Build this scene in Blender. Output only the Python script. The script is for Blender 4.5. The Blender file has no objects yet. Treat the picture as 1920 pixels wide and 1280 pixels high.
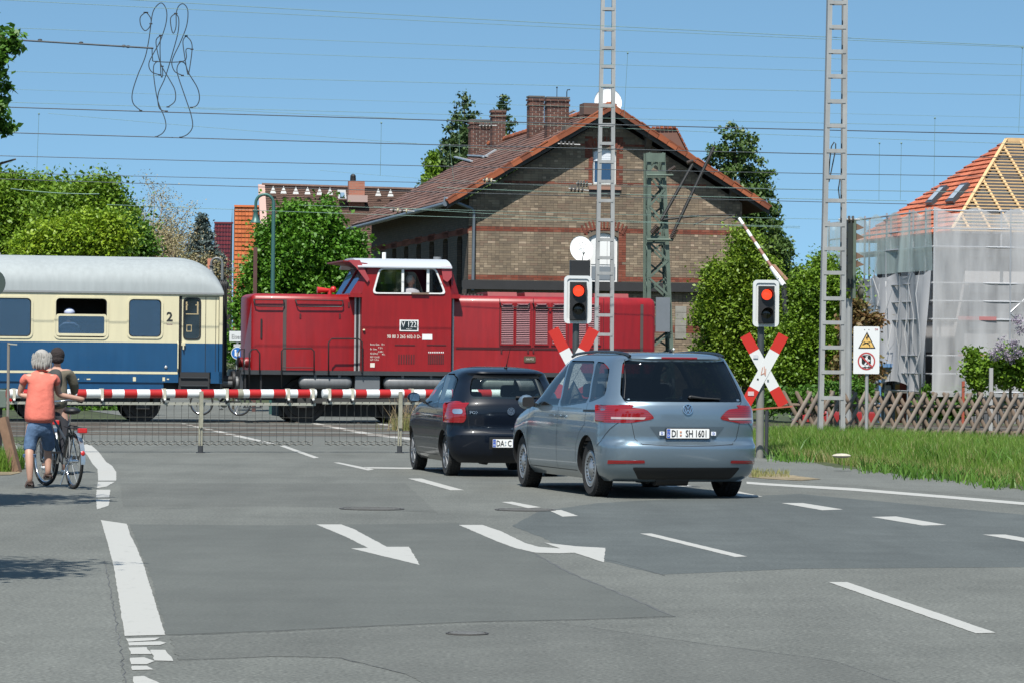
import bpy, bmesh, math, random
import numpy as np
from mathutils import Vector, Matrix
random.seed(7); rng = np.random.default_rng(7)
SC = bpy.context.scene
COL = SC.collection
R = math.radians
# ------------------------------------------------------------ camera
CAM_H = 1.62; FPX = 6500.0; HOR = 670.5; ROLL = 0.0100
_p = math.atan((HOR-640.0)/FPX)
_fwd = Vector((0, math.cos(_p), math.sin(_p)))
_u0 = Vector((0, -math.sin(_p), math.cos(_p))); _r0 = Vector((1, 0, 0))
_right = _r0*math.cos(ROLL) + _u0*math.sin(ROLL)
_up = -_r0*math.sin(ROLL) + _u0*math.cos(ROLL)
cam = bpy.data.cameras.new('camera'); cam_o = bpy.data.objects.new('camera', cam); COL.objects.link(cam_o)
cam.sensor_width = 36; cam.lens = 36*FPX/1920.0; cam.clip_start = 0.5; cam.clip_end = 6000
m = Matrix((( _right.x, _up.x, -_fwd.x, 0), (_right.y, _up.y, -_fwd.y, 0), (_right.z, _up.z, -_fwd.z, CAM_H), (0, 0, 0, 1)))
cam_o.matrix_world = m; SC.camera = cam_o
# ------------------------------------------------------------ light
SUN_EL = R(57); SUN_DIR = Vector((-0.20, -1.0, 0)).normalized()   # direction towards the sun, level part
w = bpy.data.worlds.new("World"); SC.world = w; w.use_nodes = True
nt = w.node_tree; nt.nodes.clear()
out = nt.nodes.new('ShaderNodeOutputWorld'); bg = nt.nodes.new('ShaderNodeBackground')
sky = nt.nodes.new('ShaderNodeTexSky'); sky.sky_type = 'NISHITA'; sky.sun_disc = False
sky.sun_elevation = SUN_EL; sky.sun_rotation = math.atan2(SUN_DIR.x, SUN_DIR.y)
sky.air_density = 1.0; sky.dust_density = 0.6; sky.ozone_density = 1.0; sky.altitude = 0
tc = nt.nodes.new('ShaderNodeTexCoord'); mp = nt.nodes.new('ShaderNodeMapping')
mp.inputs['Location'].default_value = (0, 0, 0.20); mp.inputs['Scale'].default_value = (1, 1, 1.5)
nt.links.new(tc.outputs['Generated'], mp.inputs[0]); nt.links.new(mp.outputs[0], sky.inputs[0])
tint = nt.nodes.new('ShaderNodeVectorMath'); tint.operation = 'MULTIPLY'; tint.inputs[1].default_value = (0.90, 1.13, 1.09)
nt.links.new(sky.outputs[0], tint.inputs[0]); nt.links.new(tint.outputs[0], bg.inputs[0]); nt.links.new(bg.outputs[0], out.inputs[0])
bg.inputs[1].default_value = 0.095
sun = bpy.data.lights.new('sun', 'SUN'); sun.energy = 5.0; sun.angle = R(0.53); sun.color = (1, 0.965, 0.9)
sun_o = bpy.data.objects.new('sun', sun); COL.objects.link(sun_o)
sd = SUN_DIR*math.cos(SUN_EL) + Vector((0, 0, math.sin(SUN_EL)))
sun_o.rotation_euler = sd.to_track_quat('Z', 'Y').to_euler(); sun_o.location = (0, 0, 40)
SC.view_settings.view_transform = 'Standard'; SC.view_settings.look = 'None'
SC.view_settings.exposure = 0.72; SC.view_settings.gamma = 1.0; SC.view_settings.use_curve_mapping = False
# ------------------------------------------------------------ view rays: from a pixel of the photo to a point of the place
def ray(px, py):
    return _right*((px-960)/FPX) + _up*((640-py)/FPX) + _fwd
CAMP = Vector((0, 0, CAM_H))
def at(px, py, D):
    d = ray(px, py); return CAMP + d*(D/d.y)
def gp(px, py, z=0.0):
    d = ray(px, py); return CAMP + d*((z-CAM_H)/d.z)
class Frame:
    """local x along the face, local y away from the camera, z up"""
    def __init__(s, loc, rz):
        s.o = Vector(loc); s.rz = rz
        s.x = Vector((math.cos(rz), math.sin(rz), 0)); s.y = Vector((-math.sin(rz), math.cos(rz), 0))
    def pl(s, px, py, yo=0.0):
        d = ray(px, py); t = (yo-(CAMP-s.o).dot(s.y))/d.dot(s.y)
        p = CAMP + d*t - s.o
        return (p.dot(s.x), p.z)
    def loc(s, P):
        p = Vector(P)-s.o; return Vector((p.dot(s.x), p.dot(s.y), p.z))
    def wor(s, P):
        return s.o + s.x*P[0] + s.y*P[1] + Vector((0, 0, P[2]))
# ------------------------------------------------------------ materials
MATS = {}
ALB = 0.78      # common factor on base colours, lowered so shadows come out darker
def _new(name):
    m = bpy.data.materials.new(name); m.use_nodes = True
    t = m.node_tree; t.nodes.clear()
    o = t.nodes.new('ShaderNodeOutputMaterial'); return m, t, o
def M(name, col=None, rough=0.6, metal=0.0, var=0.0, vs=3.0, bump=0.0, bs=40.0, island=0.0, coat=0.0, spec=0.5, emit=None, es=1.0, streak=0.0):
    if name in MATS: return MATS[name]
    col = tuple(c*ALB for c in col)
    m, t, o = _new(name)
    b = t.nodes.new('ShaderNodeBsdfPrincipled'); t.links.new(b.outputs[0], o.inputs[0])
    b.inputs['Base Color'].default_value = (*col, 1); b.inputs['Roughness'].default_value = rough
    b.inputs['Metallic'].default_value = metal; b.inputs['Coat Weight'].default_value = coat
    b.inputs['Specular IOR Level'].default_value = spec
    L = t.links
    src = None
    if var > 0 or island > 0 or streak > 0:
        tc = t.nodes.new('ShaderNodeTexCoord')
        fac = None
        def addf(sock, k):
            nonlocal fac
            mr = t.nodes.new('ShaderNodeMapRange'); mr.inputs[1].default_value = 0.25; mr.inputs[2].default_value = 0.75
            mr.inputs[3].default_value = 1-k; mr.inputs[4].default_value = 1+k; L.new(sock, mr.inputs[0])
            if fac is None: fac = mr.outputs[0]
            else:
                mu = t.nodes.new('ShaderNodeMath'); mu.operation = 'MULTIPLY'; L.new(fac, mu.inputs[0]); L.new(mr.outputs[0], mu.inputs[1]); fac = mu.outputs[0]
        if var > 0:
            n = t.nodes.new('ShaderNodeTexNoise'); n.inputs['Scale'].default_value = vs; n.inputs['Detail'].default_value = 6
            n.inputs['Roughness'].default_value = 0.65
            L.new(tc.outputs['Object'], n.inputs['Vector']); addf(n.outputs[0], var)
        if streak > 0:
            mp = t.nodes.new('ShaderNodeMapping'); mp.inputs['Scale'].default_value = (5, 5, 0.5)
            n = t.nodes.new('ShaderNodeTexNoise'); n.inputs['Scale'].default_value = 2.0; n.inputs['Detail'].default_value = 5
            L.new(tc.outputs['Object'], mp.inputs[0]); L.new(mp.outputs[0], n.inputs['Vector']); addf(n.outputs[0], streak)
        if island > 0:
            g = t.nodes.new('ShaderNodeNewGeometry'); oi = t.nodes.new('ShaderNodeObjectInfo')
            ad = t.nodes.new('ShaderNodeMath'); ad.operation = 'ADD'; L.new(g.outputs['Random Per Island'], ad.inputs[0]); L.new(oi.outputs['Random'], ad.inputs[1])
            fr = t.nodes.new('ShaderNodeMath'); fr.operation = 'FRACT'; L.new(ad.outputs[0], fr.inputs[0])
            mr = t.nodes.new('ShaderNodeMapRange'); mr.inputs[3].default_value = 0.25; mr.inputs[4].default_value = 0.75; L.new(fr.outputs[0], mr.inputs[0])
            addf(mr.outputs[0], island)
        mx = t.nodes.new('ShaderNodeVectorMath'); mx.operation = 'SCALE'; mx.inputs[0].default_value = col
        L.new(fac, mx.inputs['Scale']); L.new(mx.outputs[0], b.inputs['Base Color'])
    if bump > 0:
        tc2 = t.nodes.new('ShaderNodeTexCoord'); n = t.nodes.new('ShaderNodeTexNoise'); n.inputs['Scale'].default_value = bs; n.inputs['Detail'].default_value = 3
        L.new(tc2.outputs['Object'], n.inputs['Vector'])
        bm_ = t.nodes.new('ShaderNodeBump'); bm_.inputs['Strength'].default_value = bump; bm_.inputs['Distance'].default_value = 0.02
        L.new(n.outputs[0], bm_.inputs['Height']); L.new(bm_.outputs[0], b.inputs['Normal'])
    if emit:
        b.inputs['Emission Color'].default_value = (*emit, 1); b.inputs['Emission Strength'].default_value = es
    MATS[name] = m; return m
def Mfol(name, c1, c2, tr=0.35, rough=0.5):
    """leaf material: two greens mixed leaf by leaf, with light passing through"""
    if name in MATS: return MATS[name]
    m, t, o = _new(name); L = t.links
    g = t.nodes.new('ShaderNodeNewGeometry'); mx = t.nodes.new('ShaderNodeMix'); mx.data_type = 'RGBA'
    tc = t.nodes.new('ShaderNodeTexCoord'); n = t.nodes.new('ShaderNodeTexNoise'); n.inputs['Scale'].default_value = 0.9; n.inputs['Detail'].default_value = 3
    L.new(tc.outputs['Object'], n.inputs['Vector'])
    a = t.nodes.new('ShaderNodeMath'); a.operation = 'MULTIPLY_ADD'; a.inputs[1].default_value = 0.55; L.new(g.outputs['Random Per Island'], a.inputs[0])
    mr = t.nodes.new('ShaderNodeMapRange'); mr.inputs[1].default_value = 0.35; mr.inputs[2].default_value = 0.7; mr.inputs[3].default_value = 0; mr.inputs[4].default_value = 0.45; L.new(n.outputs[0], mr.inputs[0])
    L.new(mr.outputs[0], a.inputs[2]); L.new(a.outputs[0], mx.inputs['Factor'])
    mx.inputs['A'].default_value = (*c1, 1); mx.inputs['B'].default_value = (*c2, 1)
    b = t.nodes.new('ShaderNodeBsdfPrincipled'); b.inputs['Roughness'].default_value = rough; b.inputs['Specular IOR Level'].default_value = 0.35
    L.new(mx.outputs['Result'], b.inputs['Base Color'])
    tl = t.nodes.new('ShaderNodeBsdfTranslucent'); L.new(mx.outputs['Result'], tl.inputs[0])
    ms = t.nodes.new('ShaderNodeMixShader'); ms.inputs[0].default_value = tr; L.new(b.outputs[0], ms.inputs[1]); L.new(tl.outputs[0], ms.inputs[2])
    L.new(ms.outputs[0], o.inputs[0]); MATS[name] = m; return m
def Mglass(name, tint, base=0.06, gl=(1, 1, 1), rough=0.02, ior=1.5):
    """window glass: tinted, mirror-like towards grazing angles"""
    if name in MATS: return MATS[name]
    m, t, o = _new(name); L = t.links
    tr = t.nodes.new('ShaderNodeBsdfTransparent'); tr.inputs[0].default_value = (*tint, 1)
    g = t.nodes.new('ShaderNodeBsdfGlossy'); g.inputs[0].default_value = (*gl, 1); g.inputs['Roughness'].default_value = rough
    f = t.nodes.new('ShaderNodeFresnel'); gm_ = t.nodes.new('ShaderNodeNewGeometry'); bi = t.nodes.new('ShaderNodeMapRange'); bi.inputs[3].default_value = ior; bi.inputs[4].default_value = 1/ior; L.new(gm_.outputs['Backfacing'], bi.inputs[0]); L.new(bi.outputs[0], f.inputs[0])
    mr = t.nodes.new('ShaderNodeMath'); mr.operation = 'MAXIMUM'; mr.inputs[1].default_value = base; L.new(f.outputs[0], mr.inputs[0])
    ms = t.nodes.new('ShaderNodeMixShader'); L.new(mr.outputs[0], ms.inputs[0]); L.new(tr.outputs[0], ms.inputs[1]); L.new(g.outputs[0], ms.inputs[2])
    L.new(ms.outputs[0], o.inputs[0]); MATS[name] = m; return m
# ------------------------------------------------------------ mesh helper
class MB:
    def __init__(s): s.v = []; s.f = []; s.mi = []
    def add(s, vs, fs, mi=0):
        b = len(s.v); s.v += [tuple(v) for v in vs]; s.f += [tuple(b+i for i in f) for f in fs]; s.mi += [mi]*len(fs); return s
    def box(s, x0, x1, y0, y1, z0, z1, mi=0):
        return s.add([(x0,y0,z0),(x1,y0,z0),(x1,y1,z0),(x0,y1,z0),(x0,y0,z1),(x1,y0,z1),(x1,y1,z1),(x0,y1,z1)],
                     [(0,3,2,1),(4,5,6,7),(0,1,5,4),(1,2,6,5),(2,3,7,6),(3,0,4,7)], mi)
    def bar(s, a, b, w, h=None, mi=0, up=(0,0,1)):
        """square bar from a to b"""
        a = Vector(a); b = Vector(b); h = w if h is None else h
        d = (b-a); 
        if d.length < 1e-6: return s
        d.normalize(); u = Vector(up)
        if abs(d.dot(u)) > .99: u = Vector((0,1,0))
        x = d.cross(u).normalized()*w/2; y = x.cross(d).normalized()*h/2
        vs = [a-x-y, a+x-y, a+x+y, a-x+y, b-x-y, b+x-y, b+x+y, b-x+y]
        return s.add(vs, [(0,3,2,1),(4,5,6,7),(0,1,5,4),(1,2,6,5),(2,3,7,6),(3,0,4,7)], mi)
    def cyl(s, a, b, r0, r1=None, n=10, mi=0, cap=True):
        a = Vector(a); b = Vector(b); r1 = r0 if r1 is None else r1
        d = (b-a).normalized(); u = Vector((0,0,1)) if abs(d.z) < .95 else Vector((0,1,0))
        x = d.cross(u).normalized(); y = x.cross(d)
        vs = []
        for c, r in ((a, r0), (b, r1)):
            for i in range(n):
                t = 2*math.pi*i/n; vs.append(c + x*(r*math.cos(t)) + y*(r*math.sin(t)))
        fs = [(i, (i+1) % n, n+(i+1) % n, n+i) for i in range(n)]
        if cap: fs += [tuple(range(n))[::-1], tuple(range(n, 2*n))]
        return s.add(vs, fs, mi)
    def tube(s, pts, r, n=6, mi=0, closed=False):
        pts = [Vector(p) for p in pts]; N = len(pts); vs = []
        ux = None
        for i, p in enumerate(pts):
            if closed: d = (pts[(i+1) % N]-pts[i-1])
            else: d = pts[min(i+1, N-1)]-pts[max(i-1, 0)]
            d.normalize()
            if ux is None:
                u = Vector((0,0,1)) if abs(d.z) < .9 else Vector((0,1,0)); ux = d.cross(u).normalized()
            else:
                ux = (ux - d*ux.dot(d)).normalized()
            uy = d.cross(ux)
            rr = r[i] if isinstance(r, (list, tuple)) else r
            for k in range(n):
                t = 2*math.pi*k/n; vs.append(p + ux*(rr*math.cos(t)) + uy*(rr*math.sin(t)))
        fs = []
        for i in range(N if closed else N-1):
            j = (i+1) % N
            for k in range(n): fs.append((i*n+k, i*n+(k+1) % n, j*n+(k+1) % n, j*n+k))
        if not closed: fs += [tuple(range(n))[::-1], tuple((N-1)*n+k for k in range(n))]
        return s.add(vs, fs, mi)
    def lathe(s, prof, c, axis, n=24, mi=0, closed=False, cap=False):
        """profile [(radius, along)] round axis through c"""
        c = Vector(c); d = Vector(axis).normalized(); u = Vector((0,0,1)) if abs(d.z) < .95 else Vector((0,1,0))
        x = d.cross(u).normalized(); y = x.cross(d); vs = []
        for (r, a) in prof:
            for i in range(n):
                t = 2*math.pi*i/n; vs.append(c + d*a + x*(r*math.cos(t)) + y*(r*math.sin(t)))
        m_ = len(prof); fs = []
        for j in range(m_ if closed else m_-1):
            k = (j+1) % m_
            for i in range(n): fs.append((j*n+i, j*n+(i+1) % n, k*n+(i+1) % n, k*n+i))
        if cap: fs += [tuple(range(n))[::-1], tuple((m_-1)*n+i for i in range(n))]
        return s.add(vs, fs, mi)
    def prism(s, poly, y0, y1, mi=0, plane='xz'):
        """polygon (2d list) pushed from y0 to y1; plane xz: pushed along y; xy: along z; yz: along x"""
        n = len(poly)
        def P(p, t):
            return (p[0], t, p[1]) if plane == 'xz' else ((p[0], p[1], t) if plane == 'xy' else (t, p[0], p[1]))
        vs = [P(p, y0) for p in poly] + [P(p, y1) for p in poly]
        fs = [tuple(range(n)), tuple(range(2*n-1, n-1, -1))] + [(i, n+i, n+(i+1) % n, (i+1) % n) for i in range(n)]
        return s.add(vs, fs, mi)
    def quad(s, a, b, c, d, mi=0): return s.add([a, b, c, d], [(0,1,2,3)], mi)
    def ball(s, c, r, sx=1, sy=1, sz=1, n=10, mi=0):
        vs = []; fs = []; m_ = n//2+1
        for j in range(m_):
            a = math.pi*j/(m_-1)
            for i in range(n):
                t = 2*math.pi*i/n; vs.append((c[0]+r*sx*math.sin(a)*math.cos(t), c[1]+r*sy*math.sin(a)*math.sin(t), c[2]+r*sz*math.cos(a)))
        for j in range(m_-1):
            for i in range(n): fs.append((j*n+i, j*n+(i+1) % n, (j+1)*n+(i+1) % n, (j+1)*n+i))
        return s.add(vs, fs, mi)
    def mesh(s, name, mats, smooth=None):
        me = bpy.data.meshes.new(name); me.from_pydata(s.v, [], s.f)
        if not isinstance(mats, (list, tuple)): mats = [mats]
        for mm in mats: me.materials.append(mm)
        if len(mats) > 1: me.polygons.foreach_set('material_index', s.mi)
        bm = bmesh.new(); bm.from_mesh(me); bmesh.ops.remove_doubles(bm, verts=bm.verts, dist=1e-5)
        if len(bm.faces) < 200000: bmesh.ops.recalc_face_normals(bm, faces=bm.faces)
        bm.to_mesh(me); bm.free()
        if smooth is not None:
            me.shade_smooth()
            try: me.set_sharp_from_angle(angle=R(smooth))
            except Exception: pass
        return me
    def build(s, name, mats, parent=None, smooth=None, bevel=0, **kw):
        o = bpy.data.objects.new(name, s.mesh(name, mats, smooth)); COL.objects.link(o)
        if parent is not None: o.parent = parent
        if bevel:
            md = o.modifiers.new('bevel', 'BEVEL'); md.width = bevel; md.segments = 2; md.limit_method = 'ANGLE'; md.angle_limit = R(40)
        for k, v in kw.items(): o[k] = v
        return o
def obj_from(name, me, parent=None, loc=(0,0,0), rot=None, **kw):
    o = bpy.data.objects.new(name, me); COL.objects.link(o); o.location = loc
    if rot is not None: o.rotation_euler = rot
    if parent is not None: o.parent = parent
    for k, v in kw.items(): o[k] = v
    return o
def thing(name, label, cat, loc=(0,0,0), rz=0.0, group=None):
    o = bpy.data.objects.new(name, None); COL.objects.link(o); o.location = loc; o.rotation_euler = (0,0,rz)
    o.empty_display_size = .2; o['label'] = label; o['category'] = cat
    if group: o['group'] = group
    return o
def tag(o, label, cat, group=None):
    o['label'] = label; o['category'] = cat
    if group: o['group'] = group
    return o
def struct(o): o['kind'] = 'structure'; return o
def stuff(o): o['kind'] = 'stuff'; return o
def copy_tree(o, parent=None):
    c = o.copy(); COL.objects.link(c); c.parent = parent
    for ch in list(o.children): copy_tree(ch, c)
    return c
def rrect(x0, x1, z0, z1, r, n=4):
    pts = []
    for cx, cz, a0 in ((x1-r, z0+r, -90), (x1-r, z1-r, 0), (x0+r, z1-r, 90), (x0+r, z0+r, 180)):
        for i in range(n+1):
            a = R(a0+90*i/n); pts.append((cx+r*math.cos(a), cz+r*math.sin(a)))
    return pts
def rpoly(poly, r, n=4):
    """round the corners of a polygon"""
    out = []; N = len(poly)
    for i in range(N):
        p = Vector((*poly[i], 0)); a = Vector((*poly[i-1], 0)); b = Vector((*poly[(i+1) % N], 0))
        rr = r[i] if isinstance(r, (list, tuple)) else r
        da = a-p; db = b-p; k = min(rr, da.length*.45, db.length*.45)
        p0 = p+da.normalized()*k; p1 = p+db.normalized()*k
        for j in range(n+1):
            t = j/n; q = p0*(1-t)**2 + p*2*t*(1-t) + p1*t*t; out.append((q.x, q.y))
    return out
def holed(outer, holes, thick, plane_y=0.0):
    """flat plate in the xz plane at y=plane_y with openings whose reveals run back by thick"""
    bm = bmesh.new(); loops = []; edges = []
    for lp in [outer]+holes:
        vs = [bm.verts.new((p[0], plane_y, p[1])) for p in lp]
        es = [bm.edges.new((vs[i], vs[(i+1) % len(vs)])) for i in range(len(vs))]
        loops.append(vs); edges += es
    bmesh.ops.triangle_fill(bm, use_beauty=True, use_dissolve=False, edges=edges, normal=(0, -1, 0))
    for vs in loops:
        bk = [bm.verts.new((v.co.x, v.co.y+thick, v.co.z)) for v in vs]
        for i in range(len(vs)):
            j = (i+1) % len(vs); bm.faces.new((vs[i], vs[j], bk[j], bk[i]))
    bmesh.ops.recalc_face_normals(bm, faces=bm.faces)
    v = [tuple(x.co) for x in bm.verts]; bm.verts.index_update(); f = [tuple(q.index for q in fc.verts) for fc in bm.faces]
    bm.free(); mb = MB(); mb.add(v, f); return mb
def ring(outer, inner, y0, y1):
    """frame between two loops of equal length, front at y0, back at y1"""
    n = len(outer); mb = MB()
    vs = [(p[0], y0, p[1]) for p in outer]+[(p[0], y0, p[1]) for p in inner]+[(p[0], y1, p[1]) for p in outer]+[(p[0], y1, p[1]) for p in inner]
    fs = []
    for i in range(n):
        j = (i+1) % n
        fs += [(i, j, n+j, n+i), (i, 2*n+i, 2*n+j, j), (n+i, n+j, 3*n+j, 3*n+i)]
    return mb.add(vs, fs)
def text_mesh(txt, size, mat, name='lettering', depth=0.002, align='CENTER', sx=1.0, bold=0.0):
    cu = bpy.data.curves.new(name, 'FONT'); cu.body = txt; cu.size = size; cu.extrude = depth; cu.align_x = align; cu.align_y = 'CENTER'
    cu.resolution_u = 2; cu.offset = bold
    o = bpy.data.objects.new(name, cu); COL.objects.link(o)
    dg = bpy.context.evaluated_depsgraph_get(); dg.update()
    me = bpy.data.meshes.new_from_object(o.evaluated_get(dg)); bpy.data.objects.remove(o); bpy.data.curves.remove(cu)
    me.materials.clear(); me.materials.append(mat); me.name = name
    me.transform(Matrix.Scale(sx, 4, (1,0,0))); me.transform(Matrix.Rotation(R(90), 4, 'X'))
    return me
def put_text(txt, size, mat, parent, loc, rot=(0,0,0), name='lettering', **kw):
    return obj_from(name, text_mesh(txt, size, mat, name, **kw), parent, loc, rot)
def baked(o, keep=True):
    """mesh of an object with its modifiers applied"""
    dg = bpy.context.evaluated_depsgraph_get(); dg.update()
    me = bpy.data.meshes.new_from_object(o.evaluated_get(dg)); return me
# ============================================================ GROUND
TH = math.atan(0.2)                                   # the railway and the station stand turned by this much
def hgt(x, y):
    """height of the terrain"""
    def ss(t): t = max(0, min(1, t)); return t*t*(3-2*t)
    z = 0.0
    # verge bank right of the side path
    e = verge_edge(x)
    z += 0.22*ss((y-e)/6.0)*ss((x-3.9)/1.2)*(1-ss((y-66.5)/3.5))
    # ground falls away behind the tracks on the right
    z -= 1.0*ss((x-7)/4)*ss((y-93)/5)
    return z
_ve = [gp(1405, 850), gp(1500, 862), gp(1600, 876), gp(1760, 893), gp(1920, 913), gp(2100, 935)]
def verge_edge(x):
    P = _ve
    if x <= P[0].x: return P[0].y + (P[0].x-x)*2.2
    for a, b in zip(P, P[1:]):
        if x <= b.x: return a.y + (b.y-a.y)*(x-a.x)/(b.x-a.x)
    return P[-1].y - (x-P[-1].x)*2.0
def Mground(name, c, grain=0.12, gs=60, patch=0.10, ps=0.25, rough=0.85, lines=0.0):
    if name in MATS: return MATS[name]
    c = (c[0]*.52, c[1]*.525, c[2]*.505)
    m, t, o = _new(name); L = t.links
    b = t.nodes.new('ShaderNodeBsdfPrincipled'); L.new(b.outputs[0], o.inputs[0]); b.inputs['Roughness'].default_value = rough; b.inputs['Specular IOR Level'].default_value = 0.3
    tc = t.nodes.new('ShaderNodeTexCoord')
    def noise(scale, k, lo=.3, hi=.7, vec=None, det=4):
        n = t.nodes.new('ShaderNodeTexNoise'); n.inputs['Scale'].default_value = scale; n.inputs['Detail'].default_value = det; n.inputs['Roughness'].default_value = .6
        L.new(vec or tc.outputs['Object'], n.inputs['Vector'])
        mr = t.nodes.new('ShaderNodeMapRange'); mr.inputs[1].default_value = lo; mr.inputs[2].default_value = hi; mr.inputs[3].default_value = 1-k; mr.inputs[4].default_value = 1+k
        L.new(n.outputs[0], mr.inputs[0]); return mr.outputs[0], n.outputs[0]
    a, na = noise(gs, grain, det=2); c2, _ = noise(ps, patch); c3, _ = noise(2.2, patch*.6)
    mp = t.nodes.new('ShaderNodeMapping'); mp.inputs['Scale'].default_value = (1.2, 0.12, 1); mp.inputs['Rotation'].default_value = (0,0,R(8)); L.new(tc.outputs['Object'], mp.inputs[0])
    c4, _ = noise(1.3, patch*1.1, vec=mp.outputs[0]); c5, _ = noise(.55, patch*.8)
    fac = a
    for q in (c2, c3, c4, c5):
        mu = t.nodes.new('ShaderNodeMath'); mu.operation = 'MULTIPLY'; L.new(fac, mu.inputs[0]); L.new(q, mu.inputs[1]); fac = mu.outputs[0]
    v = t.nodes.new('ShaderNodeTexVoronoi'); v.inputs['Scale'].default_value = gs*.45; L.new(tc.outputs['Object'], v.inputs['Vector'])
    mrv = t.nodes.new('ShaderNodeMapRange'); mrv.inputs[1].default_value = 0.05; mrv.inputs[2].default_value = 0.25; mrv.inputs[3].default_value = 1+grain*1.2; mrv.inputs[4].default_value = 1.0; L.new(v.outputs[0], mrv.inputs[0])
    mu = t.nodes.new('ShaderNodeMath'); mu.operation = 'MULTIPLY'; L.new(fac, mu.inputs[0]); L.new(mrv.outputs[0], mu.inputs[1]); fac = mu.outputs[0]
    mx = t.nodes.new('ShaderNodeVectorMath'); mx.operation = 'SCALE'; mx.inputs[0].default_value = c; L.new(fac, mx.inputs['Scale']); L.new(mx.outputs[0], b.inputs['Base Color'])
    bm_ = t.nodes.new('ShaderNodeBump'); bm_.inputs['Strength'].default_value = .35; bm_.inputs['Distance'].default_value = 0.01; L.new(na, bm_.inputs['Height']); L.new(bm_.outputs[0], b.inputs['Normal'])
    MATS[name] = m; return m
ASPH = Mground('asphalt_old', (.185, .190, .178), grain=.38, gs=38, patch=.09)
PATCH = Mground('asphalt_smooth', (.150, .157, .149), grain=.16, gs=40, patch=.06)
PATCH2 = Mground('asphalt_dark', (.124, .137, .138), grain=.24, gs=36, patch=.09)
PATHM = Mground('asphalt_path', (.200,.206,.194), grain=.34, gs=38, patch=.08)
EARTH = Mground('earth', (.30, .24, .155), grain=.3, gs=12, patch=.25, ps=.6, rough=.95)
GRND = Mground('ground_cover', (.075, .095, .04), grain=.3, gs=6, patch=.3, ps=.08, rough=.95)
BALL = Mground('track_bed', (.145, .138, .128), grain=.3, gs=25, patch=.15, rough=.95)
def MpaintF():
    m, t, o = _new('road_paint'); L = t.links
    b = t.nodes.new('ShaderNodeBsdfPrincipled'); L.new(b.outputs[0], o.inputs[0]); b.inputs['Roughness'].default_value = .6
    tc = t.nodes.new('ShaderNodeTexCoord'); n = t.nodes.new('ShaderNodeTexNoise'); n.inputs['Scale'].default_value = 9; n.inputs['Detail'].default_value = 8; n.inputs['Roughness'].default_value = .75
    L.new(tc.outputs['Object'], n.inputs['Vector'])
    cr = t.nodes.new('ShaderNodeValToRGB'); cr.color_ramp.elements[0].position = .28; cr.color_ramp.elements[0].color = (.16,.16,.145,1); cr.color_ramp.elements[1].position = .42; cr.color_ramp.elements[1].color = (.325,.32,.295,1)
    L.new(n.outputs[0], cr.inputs[0]); L.new(cr.outputs[0], b.inputs['Base Color']); return m
PAINT = MpaintF()
# one sheet to the horizon, finer near the scene
xs = [-1500,-600,-250,-120,-60,-30,-20,-14,-10,-8]+[x*.8 for x in range(-8, 22)]+[18,20,24,30,45,70,120,250,600,1500]
xs = sorted(set(xs)); ys = [-400,-100,-20,0,10,20,30,40]+[41+i*.9 for i in range(70)]+[106,110,116,124,135,150,180,240,400,800,2500]
mb = MB(); vs = [(x, y, hgt(x, y)-0.012) for y in ys for x in xs]; nx = len(xs)
mb.add(vs, [(j*nx+i, j*nx+i+1, (j+1)*nx+i+1, (j+1)*nx+i) for j in range(len(ys)-1) for i in range(nx-1)])
ground = struct(mb.build('ground', GRND, smooth=60))
def sheet(name, pts, z, mat, parent=None, **kw):
    """flat outline on the ground at height z, pts are (x, y)"""
    bm = bmesh.new(); vs = [bm.verts.new((p[0], p[1], z)) for p in pts]
    es = [bm.edges.new((vs[i], vs[(i+1) % len(vs)])) for i in range(len(vs))]
    bmesh.ops.triangle_fill(bm, use_beauty=True, edges=es, normal=(0,0,1))
    for f in bm.faces:
        if f.normal.z < 0: f.normal_flip()
    me = bpy.data.meshes.new(name); bm.to_mesh(me); bm.free(); me.materials.append(mat)
    return obj_from(name, me, parent, **kw)
def gsheet(name, pix, z, mat, parent=None, jit=0.0, **kw):
    pts = [gp(px, py, z) for px, py in pix]
    if jit:
        q = []
        for i, p in enumerate(pts):
            n = pts[(i+1) % len(pts)]; L_ = (n-p).length; k = max(1, min(40, int(L_/0.12)))
            d = (n-p); nn = Vector((-d.y, d.x, 0)).normalized()
            for j in range(k):
                q.append(p + d*(j/k) + nn*random.uniform(-jit, jit)*(1 if j else 0))
        pts = q
    return sheet(name, [(p.x, p.y) for p in pts], z, mat, parent, **kw)
# asphalt of the road: its right side follows the kerb curve of the verge
edge_r = [(_ve[5].x, _ve[5].y)] + [(p.x, p.y) for p in reversed(_ve[:5])]
road_pts = [(-30, -60), (60, -60), (60, 20), (12, 34)] + edge_r + [(3.6, 61.5), (3.2, 84), (-3.5, 92), (-14, 140), (-22, 140), (-9.4, 88), (-8.4, 62), (-30, 62)]
road = struct(sheet('road', road_pts, 0.0, ASPH))
pave = struct(gsheet('pavement', [(-300, 1285), (232, 1285), (222, 1190), (196, 1050), (-300, 1046)], 0.0015, PATHM, jit=.01))
patch_l = [(243, 982), (500, 984), (858, 980), (960, 1012), (1060, 1068), (1160, 1110), (1265, 1154), (1100, 1160), (900, 1164), (700, 1172), (500, 1182), (312, 1189), (284, 1085), (262, 1030)]
struct(gsheet('asphalt_patch', patch_l, 0.0015, PATCH, road, jit=.012))
patch_r = [(1130, 1050), (1240, 1076), (1500, 1065), (1930, 1062), (1930, 1020), (1930, 965), (1500, 925), (1250, 935), (1120, 942), (1010, 958), (960, 985), (1020, 1008), (1060, 1030)]
struct(gsheet('asphalt_patch', patch_r, 0.0012, PATCH2, road, jit=.012))
PATCH3 = Mground('asphalt_mid', (.164,.168,.158), grain=.30, gs=38, patch=.08)
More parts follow.
